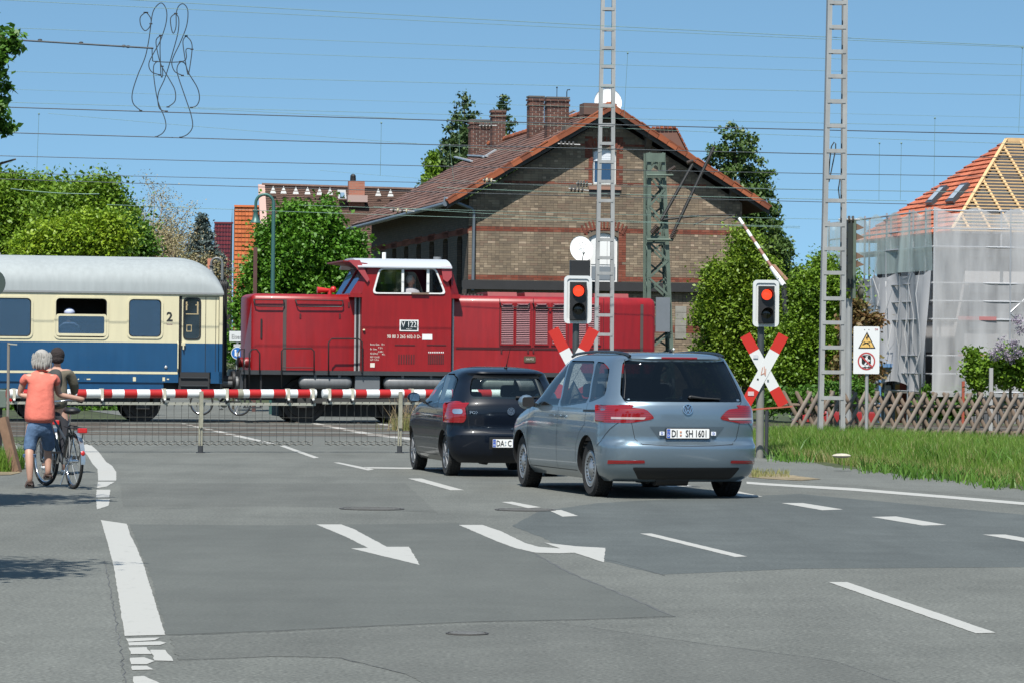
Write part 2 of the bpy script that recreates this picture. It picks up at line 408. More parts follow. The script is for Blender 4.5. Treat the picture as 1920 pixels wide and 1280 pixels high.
patch_b = [(335, 1236), (520, 1229), (640, 1232), (760, 1262), (800, 1285), (1700, 1285), (1560, 1236), (1300, 1202), (1045, 1166), (900, 1170), (700, 1178), (500, 1188), (318, 1194)]
struct(gsheet('asphalt_patch', patch_b, 0.0018, PATCH3, road, jit=.012))
patch_c = [(225, 905), (760, 905), (820, 960), (560, 948), (230, 948)]
struct(gsheet('asphalt_patch', patch_c, 0.0009, PATCH3, road, jit=.012))
# sealed seams between the patches
def seam(pix, wd=0.012, z=0.0026):
    pts = []
    for (a, b) in zip(pix, pix[1:]):
        A = gp(*a, z); B = gp(*b, z); k = max(2, int((B-A).length/.15))
        for j in range(k): pts.append(A.lerp(B, j/k)+Vector((random.uniform(-.01,.01), random.uniform(-.02,.02), 0)))
    pts.append(gp(*pix[-1], z)); mb = MB(); L = []; Rr = []
    for i, p in enumerate(pts):
        d = (pts[min(i+1, len(pts)-1)]-pts[max(i-1, 0)]).normalized(); n = Vector((-d.y, d.x, 0))*(wd*random.uniform(.25, .8))
        L.append(p+n); Rr.append(p-n)
    mb.add(L+Rr, [(i, i+1, len(pts)+i+1, len(pts)+i) for i in range(len(pts)-1)])
    return struct(mb.build('road_seam', M('seam', (.085,.088,.088), .8, var=.4, vs=3), road))
seam([(312, 1190), (500, 1183), (700, 1173), (900, 1165), (1100, 1161), (1265, 1155)])
seam([(1265, 1155), (1160, 1111), (1060, 1069), (960, 1013), (860, 981)], .014)
seam([(335, 1236), (520, 1230), (640, 1233), (760, 1262)], .007)
seam([(1045, 1166), (1300, 1203), (1560, 1237), (1700, 1284)], .005)
seam([(300, 952), (560, 949), (880, 945)], .010); seam([(245, 982), (500, 984), (858, 980)], .003)
seam([(1245, 1078), (1160, 1052), (1100, 1042)], .006)
seam([(196, 1050), (206, 1100), (222, 1190), (236, 1280)], .005); seam([(0, 1046), (196, 1050)], .006)
# painted markings
def mark(name, pix, jit=0.004):
    o = gsheet(name, pix, 0.0032, PAINT, road, jit=jit); struct(o); return o
mark('edge_line', [(189, 974), (238, 981), (243, 999), (256, 1025), (270, 1060), (290, 1125), (310, 1189), (234, 1191), (213, 1060), (200, 1010)], .003)
for q in ([(241,1213),(275,1212),(284,1225),(245,1225)], [(244,1232),(270,1231),(290,1238),(275,1244),(246,1244)], [(247,1247),(275,1247),(288,1254),(248,1255)],
          [(250,1267),(270,1266),(302,1281),(252,1281)], [(282,1217),(310,1217),(325,1238),(290,1237)], [(236,1196),(262,1195),(300,1194),(290,1199),(240,1202)],
          [(240,1203),(300,1201),(312,1204),(300,1208),(242,1209)],
          [(183,902),(215,902),(200,911),(182,914)], [(181,917),(207,917),(205,931),(180,932)], [(180,935),(206,935),(203,947),(182,954)]):
    mark('worn_marking', q, .006)
mark('edge_line', [(145,832),(169,832),(185,846),(199,865),(210,872),(218,884),(218,900),(184,900),(183,879),(173,868),(164,853),(155,843)], .003)
mark('edge_line', [(140,818),(153,820),(160,827),(150,830)]); mark('edge_line', [(17,823),(25,824),(51,870),(38,870)])
mark('lane_line', [(338,793),(346,793),(440,813),(516,831),(505,831),(430,815)]); mark('lane_line', [(524,835),(533,834),(598,857),(588,858)])
mark('lane_line', [(583,793),(593,792),(700,812),(771,820),(771,824),(690,815)]); mark('lane_line', [(704,793),(712,792),(771,804),(771,807)])
mark('lane_line', [(625,866),(636,866),(702,879),(690,881)]); mark('stop_line', [(682,874.5),(1000,879),(1000,882),(686,877)])
mark('lane_line', [(765,896),(790,896),(870,918),(845,918)])
mark('turn_arrow', [(593,982),(640,982),(664,991),(725,1024),(767,1024),(787,1058),(658,1027),(690,1026),(650,1006)])
mark('turn_arrow', [(860,983),(905,983),(940,995),(960,1005),(985,1017),(1010,1024),(1050,1027),(1020,1016),(1080,1023),(1135,1026),(1132,1053),(1105,1044),(1077,1035),(1050,1036),(1005,1035),(965,1026),(935,1015),(900,1000)])
mark('lane_line', [(1200,999),(1222,999),(1401,1042),(1378,1043)]); mark('lane_line', [(1553,1090),(1588,1090),(1867,1185),(1830,1186)])
mark('lane_line', [(1465,942),(1505,942),(1581,954),(1542,955.5)]); mark('lane_line', [(1634,968),(1680,967),(1775,983),(1730,984)])
mark('lane_line', [(1842,1001),(1885,1001),(1960,1014),(1925,1015)]); mark('lane_line', [(940,940),(960,939.5),(1015,950),(990,951.5)])
mark('lane_line', [(1030,956),(1052,955),(1084,966),(1055,967.5)]); mark('lane_line', [(1230,906),(1275,906),(1300,911),(1255,912)])
mark('lane_line', [(1330,917),(1370,917),(1430,930),(1390,930)])
mark('edge_line', [(1400,902),(1440,905),(1600,914),(1760,927),(1925,941),(1925,946),(1760,932),(1600,919),(1440,909),(1400,906)])
# manhole covers
def manhole(px, py, rpx):
    c = gp(px, py, .003); r = (gp(px+rpx, py, .003)-c).length
    o = thing('manhole_cover', 'temp', 'manhole cover', c, 0, 'iron manhole covers in the road')
    mm = M('iron_cover', (.09,.085,.08), .7, .3, var=.3, vs=8)
    mb = MB(); mb.lathe([(r, 0), (r, .006), (r*.9, .006), (r*.9, 0)], (0,0,0), (0,0,1), 32); mb.build('cover_ring', mm, o)
    mb = MB(); mb.lathe([(0.001, .003), (r*.87, .003)], (0,0,0), (0,0,1), 32)
    for i in range(-3, 4):
        hh = math.sqrt(max(0, (r*.8)**2-(i*r*.22)**2)); mb.box(-hh, hh, i*r*.22-.012, i*r*.22+.012, .003, .007)
    mb.build('cover_plate', M('iron_plate', (.13,.13,.125), .8, .2, var=.3, vs=6), o); return o
tag(manhole(697, 953, 60), 'wide iron manhole cover in the road behind the small black car', 'manhole cover', 'iron manhole covers in the road')
tag(manhole(985, 955, 56), 'iron manhole cover touching the short dashes left behind the silver minivan', 'manhole cover', 'iron manhole covers in the road')
tag(manhole(876, 1187, 40), 'small round manhole cover in the bare asphalt nearest the camera', 'manhole cover', 'iron manhole covers in the road')
# side path earth rim and the verge grass
def strip_pts(off0, off1, x0, x1, n=60):
    a = [(x0+(x1-x0)*i/n) for i in range(n+1)]
    return a
def blades(name, pts, h, wd, mat, bend=.5):
    """pts: array of (x,y,z); one bent blade (3 triangles) each"""
    pts = np.array(pts); N = len(pts); a = rng.uniform(0, 2*np.pi, N); hh = h*rng.uniform(.45, 1.25, N); ww = wd*rng.uniform(.7, 1.3, N)
    dx, dy = np.cos(a), np.sin(a); lean = rng.uniform(.05, bend, N)*hh; la = rng.uniform(0, 2*np.pi, N)
    lx, ly = np.cos(la)*lean, np.sin(la)*lean
    V = np.zeros((N, 5, 3))
    V[:,0] = pts + np.stack([-dx*ww/2, -dy*ww/2, np.zeros(N)], 1); V[:,1] = pts + np.stack([dx*ww/2, dy*ww/2, np.zeros(N)], 1)
    V[:,2] = pts + np.stack([dx*ww*.35+lx*.4, dy*ww*.35+ly*.4, hh*.6], 1); V[:,3] = pts + np.stack([-dx*ww*.35+lx*.4, -dy*ww*.35+ly*.4, hh*.6], 1)
    V[:,4] = pts + np.stack([lx, ly, hh], 1)
    me = bpy.data.meshes.new(name); me.vertices.add(N*5); me.vertices.foreach_set('co', V.reshape(-1))
    idx = (np.arange(N)[:,None]*5 + np.array([0,1,2,0,2,3,3,2,4])[None,:]).reshape(-1)
    me.loops.add(N*9); me.loops.foreach_set('vertex_index', idx.astype(np.int32)); me.polygons.add(N*3)
    me.polygons.foreach_set('loop_start', np.arange(0, N*9, 3, dtype=np.int32)); me.update(calc_edges=True); me.validate()
    me.materials.append(mat); o = bpy.data.objects.new(name, me); COL.objects.link(o); return o
GRASS = Mfol('grass_blades', (.055,.145,.012), (.16,.26,.035), tr=.35)
DRY = Mfol('dry_blades', (.30,.26,.12), (.19,.22,.06), tr=.3)
P = []; Q = []
for i in range(170000):
    x = random.uniform(3.9, 12.2); e = verge_edge(x)+.12*math.sin(x*7)+.08*math.sin(x*23)
    y = e + (random.random()**1.6)*(22 if x > 5 else 14)
    if y > 66.8 or random.random() < (0.45 if y < e+.5 else 0): continue
    (Q if (random.random() < (.6 if y < e+.9 else .13)) else P).append((x, y, hgt(x, y)-.02))
stuff(blades('verge_grass', P, .21, .009, GRASS, .8)); stuff(blades('dry_grass', Q, .20, .010, DRY))
verge = struct(sheet('verge_earth', [(p[0], p[1]-.22) for p in reversed(edge_r)] + [(13.5, 60), (3.8, 60)], 0.004, EARTH)) if False else None
mbv = MB(); n = 46; rows = [0,.25,.6,1.2,2.5,4,6,8,11,15,20]
vs = [(3.9+i*.2, verge_edge(3.9+i*.2)+r-.15, hgt(3.9+i*.2, verge_edge(3.9+i*.2)+r-.15)+.006) for i in range(n) for r in rows]; k = len(rows)
mbv.add(vs, [(i*k+j, (i+1)*k+j, (i+1)*k+j+1, i*k+j+1) for i in range(n-1) for j in range(k-1)]); struct(mbv.build('verge_bank', EARTH, smooth=60))
P = [(gp(px, py).x, gp(px, py).y, 0) for px, py in [(1410+random.random()**2*70, 890+random.uniform(-6, 5)) for _ in range(500)]]
stuff(blades('kerb_tuft', P, .07, .010, DRY))
struct(gsheet('kerb_dust', [(1404,886),(1470,888),(1540,897),(1500,900),(1440,897),(1404,893)], .007, EARTH, jit=.01))
wd = []
for cx, cy in ((1486,850),(1530,845),(1640,868),(1700,872),(1725,880),(1760,868),(1800,885),(1870,895),(1850,860),(1600,840),(1560,830),(1905,880)):
    p = gp(cx, cy, .12)
    for _ in range(130): wd.append((p.x+random.gauss(0,.16), p.y+random.gauss(0,.5), max(0, hgt(p.x, p.y))))
stuff(blades('verge_weeds', wd, .20, .020, Mfol('weed_leaf', (.045,.13,.015), (.12,.22,.03)), 1.3))
# side path asphalt right of the road line
struct(gsheet('side_path', [(1402, 858), (1420, 858), (1600, 878), (1920, 915), (2100, 938), (2100, 958), (1925, 936), (1600, 909), (1440, 900), (1400, 897)], 0.0015, PATHM))
# ============================================================ CARS
def hermite(tab):
    xs = [p[0] for p in tab]; ys = [p[1] for p in tab]; n = len(xs)
    d = [(ys[i+1]-ys[i])/(xs[i+1]-xs[i]) for i in range(n-1)]; m_ = [d[0]]+[0 if d[i-1]*d[i] <= 0 else 2*d[i-1]*d[i]/(d[i-1]+d[i]) for i in range(1, n-1)]+[d[-1]]
    def f(x):
        if x <= xs[0]: return ys[0]
        if x >= xs[-1]: return ys[-1]
        for i in range(n-1):
            if x <= xs[i+1]:
                h = xs[i+1]-xs[i]; t = (x-xs[i])/h
                return (2*t**3-3*t*t+1)*ys[i]+(t**3-2*t*t+t)*h*m_[i]+(-2*t**3+3*t*t)*ys[i+1]+(t**3-t*t)*h*m_[i+1]
    return f
class CarShape:
    def __init__(s, yr, yf, w, ar, pr, af, pf):
        s.yr = hermite(yr); s.yf = hermite(yf); s.w = hermite(w); s.ar = ar; s.pr = pr; s.af = af; s.pf = pf
    def outline(s, z, shrink=0.0, n=26):
        yr, yf, w = s.yr(z)+shrink, s.yf(z)-shrink, max(.02, s.w(z)-shrink)
        ar = min(s.ar, (yf-yr)*.48); af = min(s.af, (yf-yr)*.48); pts = []
        for i in range(n+1):                       # tail, left to right
            ph = -math.pi/2+math.pi*i/n; u = math.copysign(abs(math.sin(ph))**(2/s.pr), math.sin(ph))*w
            pts.append((u, yr+ar-ar*abs(math.cos(ph))**(2/s.pr)))
        m_ = 12
        for i in range(1, m_): pts.append((w, yr+ar+(yf-af-yr-ar)*i/m_))
        for i in range(n+1):
            ph = math.pi/2-math.pi*i/n; u = math.copysign(abs(math.sin(ph))**(2/s.pf), math.sin(ph))*w
            pts.append((u, yf-af+af*abs(math.cos(ph))**(2/s.pf)))
        for i in range(1, m_): pts.append((-w, yf-af-(yf-af-yr-ar)*i/m_))
        return pts
    def side(s, y, z, sg):
        w = s.w(z); yr, yf = s.yr(z), s.yf(z); k = 1
        if y < yr+s.ar: k = max(0, 1-(min(1, (yr+s.ar-y)/s.ar))**s.pr)**(1/s.pr)
        elif y > yf-s.af: k = max(0, 1-(min(1, (y-yf+s.af)/s.af))**s.pf)**(1/s.pf)
        return Vector((sg*w*k, y, z))
    def rear(s, x, z):
        w = s.w(z); return Vector((x, s.yr(z)+s.ar-s.ar*max(0, 1-min(1, abs(x)/w)**s.pr)**(1/s.pr), z))
    def normal(s, kind, a, z, sg=1):
        e = .01; f = (lambda a, z: s.side(a, z, sg)) if kind == 'side' else s.rear
        n = (f(a+e, z)-f(a-e, z)).cross(f(a, z+e)-f(a, z-e)).normalized()
        ref = Vector((sg, 0, 0)) if kind == 'side' else Vector((0, -1, 0))
        return n if n.dot(ref) > 0 else -n
    def loft(s, zs, shrink=0.0):
        mb = MB(); rings = [s.outline(z, shrink) for z in zs]; n = len(rings[0])
        vs = [(p[0], p[1], z) for z, r_ in zip(zs, rings) for p in r_]
        fs = [(j*n+i, j*n+(i+1) % n, (j+1)*n+(i+1) % n, (j+1)*n+i) for j in range(len(zs)-1) for i in range(n)]
        fs += [tuple(range(n))[::-1], tuple((len(zs)-1)*n+i for i in range(n))]
        return mb.add(vs, fs)
def span(poly, v):
    """the two crossings of a horizontal line with a polygon"""
    xs = []
    for i in range(len(poly)):
        a, b = poly[i], poly[(i+1) % len(poly)]
        if (a[1]-v)*(b[1]-v) <= 0 and abs(a[1]-b[1]) > 1e-9: xs.append(a[0]+(b[0]-a[0])*(v-a[1])/(b[1]-a[1]))
    return (min(xs), max(xs)) if xs else None
def patch(S, kind, poly, off=.002, thick=.0, sg=1, nu=14, nv=14, r=.03):
    """panel lying on the car surface; poly in (y,z) for a side, (x,z) for the tail; with thick it is a closed block pushed inwards"""
    pl_ = rpoly(poly, r) if r else poly
    z0 = min(p[1] for p in pl_)+1e-4; z1 = max(p[1] for p in pl_)-1e-4; fr = []; ba = []
    cz = sorted(set([z0+(z1-z0)*(.5-.5*math.cos(math.pi*j/nv)) for j in range(nv+1)]))
    for v in cz:
        a, b = span(pl_, v)
        for i in range(nu+1):
            u = a+(b-a)*i/nu; p = S.side(u, v, sg) if kind == 'side' else S.rear(u, v); n = S.normal(kind, u, v, sg)
            fr.append(p+n*off)
            if thick: ba.append(p+(Vector((-sg, 0, 0)) if kind == 'side' else Vector((0, 1, 0)))*thick)
    k = nu+1; N = len(fr); rows = len(cz)
    fs = [(j*k+i, j*k+i+1, (j+1)*k+i+1, (j+1)*k+i) for j in range(rows-1) for i in range(nu)]
    mb = MB()
    if not thick: return mb.add(fr, fs)
    fs2 = [tuple(N+i for i in f[::-1]) for f in fs]
    bd = [i for i in range(k)]+[j*k+nu for j in range(1, rows)]+[(rows-1)*k+i for i in range(nu-1, -1, -1)]+[j*k for j in range(rows-2, 0, -1)]
    sd = [(bd[(q+1) % len(bd)], bd[q], N+bd[q], N+bd[(q+1) % len(bd)]) for q in range(len(bd))]
    return mb.add(fr+ba, fs+fs2+sd)
def boolean(o, cutter):
    md = o.modifiers.new('b', 'BOOLEAN'); md.operation = 'DIFFERENCE'; md.object = cutter; md.solver = 'EXACT'
    try: md.material_mode = 'TRANSFER'
    except Exception: pass
    me = baked(o); o.modifiers.clear(); old = o.data; o.data = me; bpy.data.meshes.remove(old); bpy.data.objects.remove(cutter)
BLACKP = M('black_plastic', (.010,.010,.011), .55)
RUBBER = M('tyre_rubber', (.014,.0135,.013), .85, var=.2, vs=20)
INNER = M('car_interior', (.010,.010,.012), .8)
CHROME = M('chrome', (.75,.76,.78), .15, 1.0)
WHITEP = M('white_plate', (.80,.80,.78), .45); BLACKL = M('plate_black', (.01,.01,.012), .5); EUBLUE = M('plate_blue', (.02,.09,.45), .4)
def Mlamp(name, col):
    if name in MATS: return MATS[name]
    m, t, o = _new(name); L = t.links; b = t.nodes.new('ShaderNodeBsdfPrincipled'); L.new(b.outputs[0], o.inputs[0])
    tc = t.nodes.new('ShaderNodeTexCoord'); n = t.nodes.new('ShaderNodeTexWave'); n.inputs['Scale'].default_value = 14; n.bands_direction = 'Z'; n.inputs['Distortion'].default_value = .5
    L.new(tc.outputs['Object'], n.inputs['Vector']); cr = t.nodes.new('ShaderNodeValToRGB')
    cr.color_ramp.elements[0].color = (col[0]*.55, col[1]*.5, col[2]*.5, 1); cr.color_ramp.elements[1].color = (*col, 1); L.new(n.outputs[0], cr.inputs[0]); L.new(cr.outputs[0], b.inputs['Base Color'])
    b.inputs['Roughness'].default_value = .12; b.inputs['Coat Weight'].default_value = 1; b.inputs['Coat Roughness'].default_value = .03
    MATS[name] = m; return m
LAMP = Mlamp('lamp_red', (.23,.005,.008)); LAMPC = M('lamp_clear', (.62,.45,.42), .15, .3, coat=1); CLEAR = M('lamp_silver', (.75,.75,.78), .15, .9)
def wheel(parent, c, r, wd, sg, hub, steel=False, spokes=7, steer=0.0):
    """wheel as parts: tyre with tread, rim, hub cap"""
    wo = thing_part('wheel', parent, c); wo.rotation_euler = (0, 0, steer)
    mb = MB(); rr = r*.66
    mb.lathe([(rr, -wd*.42), (r*.9, -wd*.5), (r*.975, -wd*.42), (r, -wd*.3), (r, wd*.3), (r*.975, wd*.42), (r*.9, wd*.5), (rr, wd*.42), (rr*.97, wd*.3), (rr*.97, -wd*.3)], (0,0,0), (1,0,0), 48, closed=True)
    for i in range(48):                       # tread blocks
        a = 2*math.pi*i/48
        for k in (-.32, -.11, .11, .32):
            a2 = a+k*.08
            p = Vector((k*wd, math.cos(a2)*r, math.sin(a2)*r)); t = Vector((0, -math.sin(a2), math.cos(a2)))
            mb.bar(p-t*.013, p+t*.013, wd*.15, .012, up=(0, math.cos(a2), math.sin(a2)))
    mb.build('tyre', RUBBER, wo, smooth=35)
    x = sg*wd*.40
    mb = MB(); mb.lathe([(rr*1.02, x), (rr*.98, x+sg*.012), (rr*.92, x+sg*.004), (rr*.86, x-sg*.03), (rr*.4, x-sg*.035)], (0,0,0), (1,0,0), 40); mb.build('rim', M('steel_rim', (.33,.34,.35), .4, .6), wo, smooth=40)
    mb = MB(); mb.lathe([(.001, x-sg*.04), (rr*.9, x-sg*.04)], (0,0,0), (1,0,0), 32); mb.build('brake_disc', BLACKP, wo)
    mb = MB()
    if steel:
        mb.lathe([(.001, x+sg*.02), (rr*.30, x+sg*.015), (rr*.36, x-sg*.002), (rr*.60, x-sg*.008), (rr*.66, x+sg*.006), (rr*.90, x+sg*.008), (rr*.97, x+sg*.002)], (0,0,0), (1,0,0), 40)
        cap = mb.build('hub_cap', hub, wo, smooth=50); mb = MB()
        for i in range(20):
            a = 2*math.pi*i/20; p = Vector((x+sg*.004, math.cos(a)*rr*.63, math.sin(a)*rr*.63)); q = Vector((x+sg*.010, math.cos(a)*rr*.69, math.sin(a)*rr*.69)); mb.bar(p, q, .016, .012, up=(1,0,0))
        mb.build('vent_slots', BLACKP, wo)
    else:
        mb.lathe([(.001, x+sg*.018), (rr*.22, x+sg*.014), (rr*.26, x)], (0,0,0), (1,0,0), 32)
        mb.lathe([(rr*.90, x), (rr*.94, x+sg*.010), (rr*1.0, x+sg*.004)], (0,0,0), (1,0,0), 40)
        for i in range(spokes):
            a = 2*math.pi*i/spokes
            for da in (-.13, .13):
                p = Vector((x+sg*.010, math.cos(a)*rr*.18, math.sin(a)*rr*.18)); q = Vector((x+sg*.006, math.cos(a+da)*rr*.93, math.sin(a+da)*rr*.93)); mb.bar(p, q, rr*.13, .014, up=(1,0,0))
        mb.build('hub_cap', hub, wo, smooth=30)
    return wo
def thing_part(name, parent, loc=(0,0,0)):
    o = bpy.data.objects.new(name, None); COL.objects.link(o); o.parent = parent; o.location = loc; o.empty_display_size = .05; return o
def emblem(parent, c, r, pitch=0.0, yaw=0.0):
    """round badge with a V above a W"""
    e = thing_part('round_badge', parent, c); e.rotation_euler = (pitch, 0, yaw)
    mb = MB(); mb.lathe([(r*.84, 0), (r*.86, -.008), (r, -.008), (r, 0)], (0,0,0), (0,1,0), 32); mb.build('badge_ring', CHROME, e, smooth=40)
    mb = MB(); mb.lathe([(.001, .001), (r*.86, .001)], (0,0,0), (0,1,0), 32); mb.build('badge_field', M('badge_blue', (.10,.13,.18), .3, .5), e)
    mb = MB(); t = r*.15
    for a, b in (((-.38,.75),(0,.12)), ((.38,.75),(0,.12)), ((-.72,.42),(-.32,-.72)), ((-.32,-.72),(0,0)), ((0,0),(.32,-.72)), ((.32,-.72),(.72,.42))):
        mb.bar((a[0]*r, -.005, a[1]*r), (b[0]*r, -.005, b[1]*r), t, .006, up=(0,1,0))
    mb.build('badge_letters', CHROME, e); return e
def plate(parent, c, txt, w_=.52, h_=.11, pitch=0.0, left=False):
    e = thing_part('number_plate', parent, c); e.rotation_euler = (pitch, 0, 0)
    mb = MB(); mb.prism(rrect(-w_/2-.012, w_/2+.012, -h_/2-.010, h_/2+.006, .008), -.002, .008); mb.build('plate_holder', BLACKP, e)
    mb = MB(); mb.prism(rrect(-w_/2, w_/2, -h_/2, h_/2, .008), -.006, -.002); mb.build('plate_face', WHITEP, e)
    mb = MB(); mb.prism(rrect(-w_/2+.003, -w_/2+.042, -h_/2+.004, h_/2-.004, .004), -.0075, -.006); mb.build('blue_band', EUBLUE, e)
    mb = MB()
    for i in range(12):
        a = 2*math.pi*i/12; mb.box(-w_/2+.022+.012*math.cos(a)-.0016, -w_/2+.022+.012*math.cos(a)+.0016, -.009, -.0075, .018+.012*math.sin(a)-.0016, .018+.012*math.sin(a)+.0016)
    stuff(mb.build('star_ring', M('star_yellow', (.8,.6,.05), .5), e)); put_text('D', .035, WHITEP, e, (-w_/2+.022, -.009, -.025), name='plate_letter')
    for s_, x, sz, wx in txt: put_text(s_, sz, BLACKL, e, (x, -.0085, -.004), name='plate_letters', sx=wx, bold=.001)
    return e
def car(name, label, S, loc, rz, paint, spec):
    o = thing(name, label, 'car', loc, rz)
    zs = spec['zs']; body = S.loft(zs).build('body', paint, None)
    # inside of the cabin
    zc = [z for z in zs if z > .52 and z < spec['roof']-.055]+[spec['roof']-.05]
    mbc = S.loft(sorted(zc), .055); cav = mbc.build('cut', INNER); boolean(body, cav)
    for (y, r_) in spec['arch']:
        for sg in (-1, 1):
            mb = MB(); xw = S.w(.5)+.1; mb.cyl((sg*(xw-.42), y, spec['wr']+.01), (sg*(xw+.1), y, spec['wr']+.01), r_, n=40); boolean(body, mb.build('cut', BLACKP))
    glass = []
    for (kind, poly, gm, nm) in spec['glass']:
        for sg in ((-1, 1) if kind == 'side' else (1,)):
            boolean(body, patch(S, kind, poly, .06, .20, sg, r=spec.get('gr', .04)).build('cut', BLACKP))
    me = body.data; me.shade_smooth(); me.set_sharp_from_angle(angle=R(32)); body.parent = o
    for (kind, poly, gm, nm) in spec['glass']:
        for sg in ((-1, 1) if kind == 'side' else (1,)):
            cx = sum(p[0] for p in poly)/len(poly); cz = sum(p[1] for p in poly)/len(poly)
            pg = [(cx+(p[0]-cx)*1.015, cz+(p[1]-cz)*1.02) for p in poly]
            patch(S, kind, pg, .0025, 0, sg, r=spec.get('gr', .04)).build(nm, gm, o, smooth=60)
    for (nm, kind, poly, off, mt, both, r_) in spec['panels']:
        for sg in ((-1, 1) if both else (1,)):
            if kind == 'side': patch(S, kind, poly, off, 0, sg, r=r_).build(nm, mt, o, smooth=60)
            else: patch(S, kind, [(p[0]*sg, p[1]) for p in poly], off, 0, 1, r=r_).build(nm, mt, o, smooth=60)
    return o, body
def shutline(S, kind, a, b, sg=1, wd=.006, off=.0012, n=16):
    """dark gap drawn between two points of the surface"""
    L = []; Rr = []; d = Vector((b[0]-a[0], b[1]-a[1])).normalized(); nn = Vector((-d.y, d.x))*wd/2
    for i in range(n+1):
        t = i/n; u = a[0]+(b[0]-a[0])*t; v = a[1]+(b[1]-a[1])*t
        for lst, k in ((L, 1), (Rr, -1)):
            uu, vv = u+nn.x*k, v+nn.y*k; p = S.side(uu, vv, sg) if kind == 'side' else S.rear(uu, vv); lst.append(p+S.normal(kind, uu, vv, sg)*off)
    mb = MB(); return mb.add(L+Rr, [(i, i+1, n+2+i, n+1+i) for i in range(n)])
def seats(o, y, xs, z0, top, mat):
    for x in xs:
        s_ = thing_part('seat', o, (x, y, z0))
        mb = MB(); mb.prism(rpoly([(-.22, 0), (.22, 0), (.20, top-z0-.18), (-.20, top-z0-.18)], .07), -.05, .09); b = mb.build('backrest', mat, s_, smooth=40)
        mb = MB(); mb.prism(rpoly([(-.13, 0), (.13, 0), (.12, .17), (-.12, .17)], .05), -.05, .05); hh = mb.build('headrest', mat, s_, smooth=40); hh.location = (0, 0, top-z0-.15)
        for k in (-.05, .05):
            mb = MB(); mb.cyl((k, 0, top-z0-.22), (k, 0, top-z0-.12), .007); mb.build('headrest_post', CHROME, s_)
# ---- silver minivan
SILVER = M('silver_paint', (.25,.325,.385), .32, .75, coat=.9, spec=.5); SILVER.node_tree.nodes['Principled BSDF'].inputs['Coat Roughness'].default_value = .04
zs_van = [.20,.235,.27,.31,.35,.39,.43,.47,.51,.55,.585,.61,.63,.65,.675,.70,.74,.79,.85,.91,.97,1.03,1.08,1.11,1.14,1.17,1.21,1.26,1.32,1.38,1.44,1.50,1.55,1.585,1.61,1.63,1.65,1.665,1.68,1.69,1.70,1.708]
VAN = CarShape(yr=[(.2,-.80),(.27,-.90),(.38,-.965),(.5,-.99),(.60,-.995),(.63,-.985),(.665,-.925),(.70,-.915),(.85,-.925),(1.0,-.925),(1.10,-.905),(1.15,-.865),(1.3,-.765),(1.45,-.665),(1.6,-.575),(1.635,-.60),(1.66,-.57),(1.68,-.45),(1.70,-.1),(1.708,.35)],
    yf=[(.2,3.70),(.4,3.86),(.7,3.84),(.86,3.70),(.95,3.42),(1.02,3.15),(1.08,2.92),(1.2,2.74),(1.35,2.50),(1.5,2.24),(1.6,2.05),(1.645,1.90),(1.675,1.70),(1.695,1.35),(1.708,.85)],
    w=[(.2,.84),(.3,.92),(.42,.945),(.6,.95),(.8,.945),(1.0,.93),(1.1,.905),(1.16,.875),(1.3,.83),(1.5,.755),(1.58,.725),(1.64,.67),(1.675,.59),(1.695,.47),(1.708,.30)],
    ar=.55, pr=3.0, af=1.0, pf=3.0)
GL_DARK = Mglass('glass_dark', (.05,.06,.065), .045); GL_SIDE = Mglass('glass_side_dark', (.36,.38,.38), .07); GL_FRONT = Mglass('glass_clear', (.75,.80,.78), .07)
rg = [(-.735,1.135),(.735,1.135),(.68,1.35),(.60,1.60),(-.60,1.60),(-.68,1.35)]
van_spec = dict(zs=zs_van, roof=1.70, wr=.33, arch=[(0, .385), (2.92, .385)], gr=.07, glass=[
    ('rear', rg, GL_DARK, 'rear_window'),
    ('side', [(-.44,1.19),(.02,1.115),(.06,1.115),(.34,1.57),(.05,1.565),(-.24,1.50)], GL_SIDE, 'quarter_window'),
    ('side', [(.14,1.105),(1.20,1.045),(1.46,1.575),(.42,1.575)], GL_SIDE, 'rear_side_window'),
    ('side', [(1.28,1.045),(2.62,1.02),(2.50,1.12),(2.10,1.40),(1.80,1.56),(1.54,1.575)], GL_FRONT, 'front_side_window')],
    panels=[('tail_light','rear',[(-.96,.885),(-.66,.885),(-.40,.93),(-.42,.97),(-.50,1.045),(-.88,1.085),(-.96,1.085)],.006,LAMP,True,.02),
            ('tail_light_wing','side',[(-.84,.885),(-.74,.895),(-.68,.96),(-.58,1.085),(-.84,1.095)],.005,LAMP,True,.01),
            ('light_strip','rear',[(-.86,.925),(-.52,.925),(-.50,.95),(-.86,.95)],.010,LAMPC,True,.004),
            ('reflector','rear',[(-.90,.405),(-.52,.42),(-.53,.455),(-.90,.45)],.004,LAMP,True,.008),
            ('rear_diffuser','rear',[(-.56,.23),(.56,.23),(.66,.37),(-.66,.37)],.004,BLACKP,False,.03),
            ('plate_recess','rear',[(-.33,.68),(.33,.68),(.46,.845),(-.46,.845)],.0015,M('silver_shade', (.18,.23,.27), .35, .75),False,.01),
            ('brake_light','rear',[(-.22,1.625),(.22,1.625),(.22,1.645),(-.22,1.645)],.004,LAMP,False,0)])
VLOC = (1.80, 41.15, 0)
van, vbody = car('minivan', 'silver blue minivan with roof rails waiting as last car before the barrier', VAN, VLOC, R(15.6), SILVER, van_spec)
def lines(S, o, lst):
    for nm, kind, pts, both in lst:
        for sg in ((-1, 1) if both else (1,)):
            mb = MB()
            for a, b in zip(pts, pts[1:]):
                if kind == 'rear': q = shutline(S, 'rear', (a[0]*sg, a[1]), (b[0]*sg, b[1]))
                else: q = shutline(S, 'side', a, b, sg)
                mb.add(q.v, q.f)
            mb.build(nm, BLACKP, o)
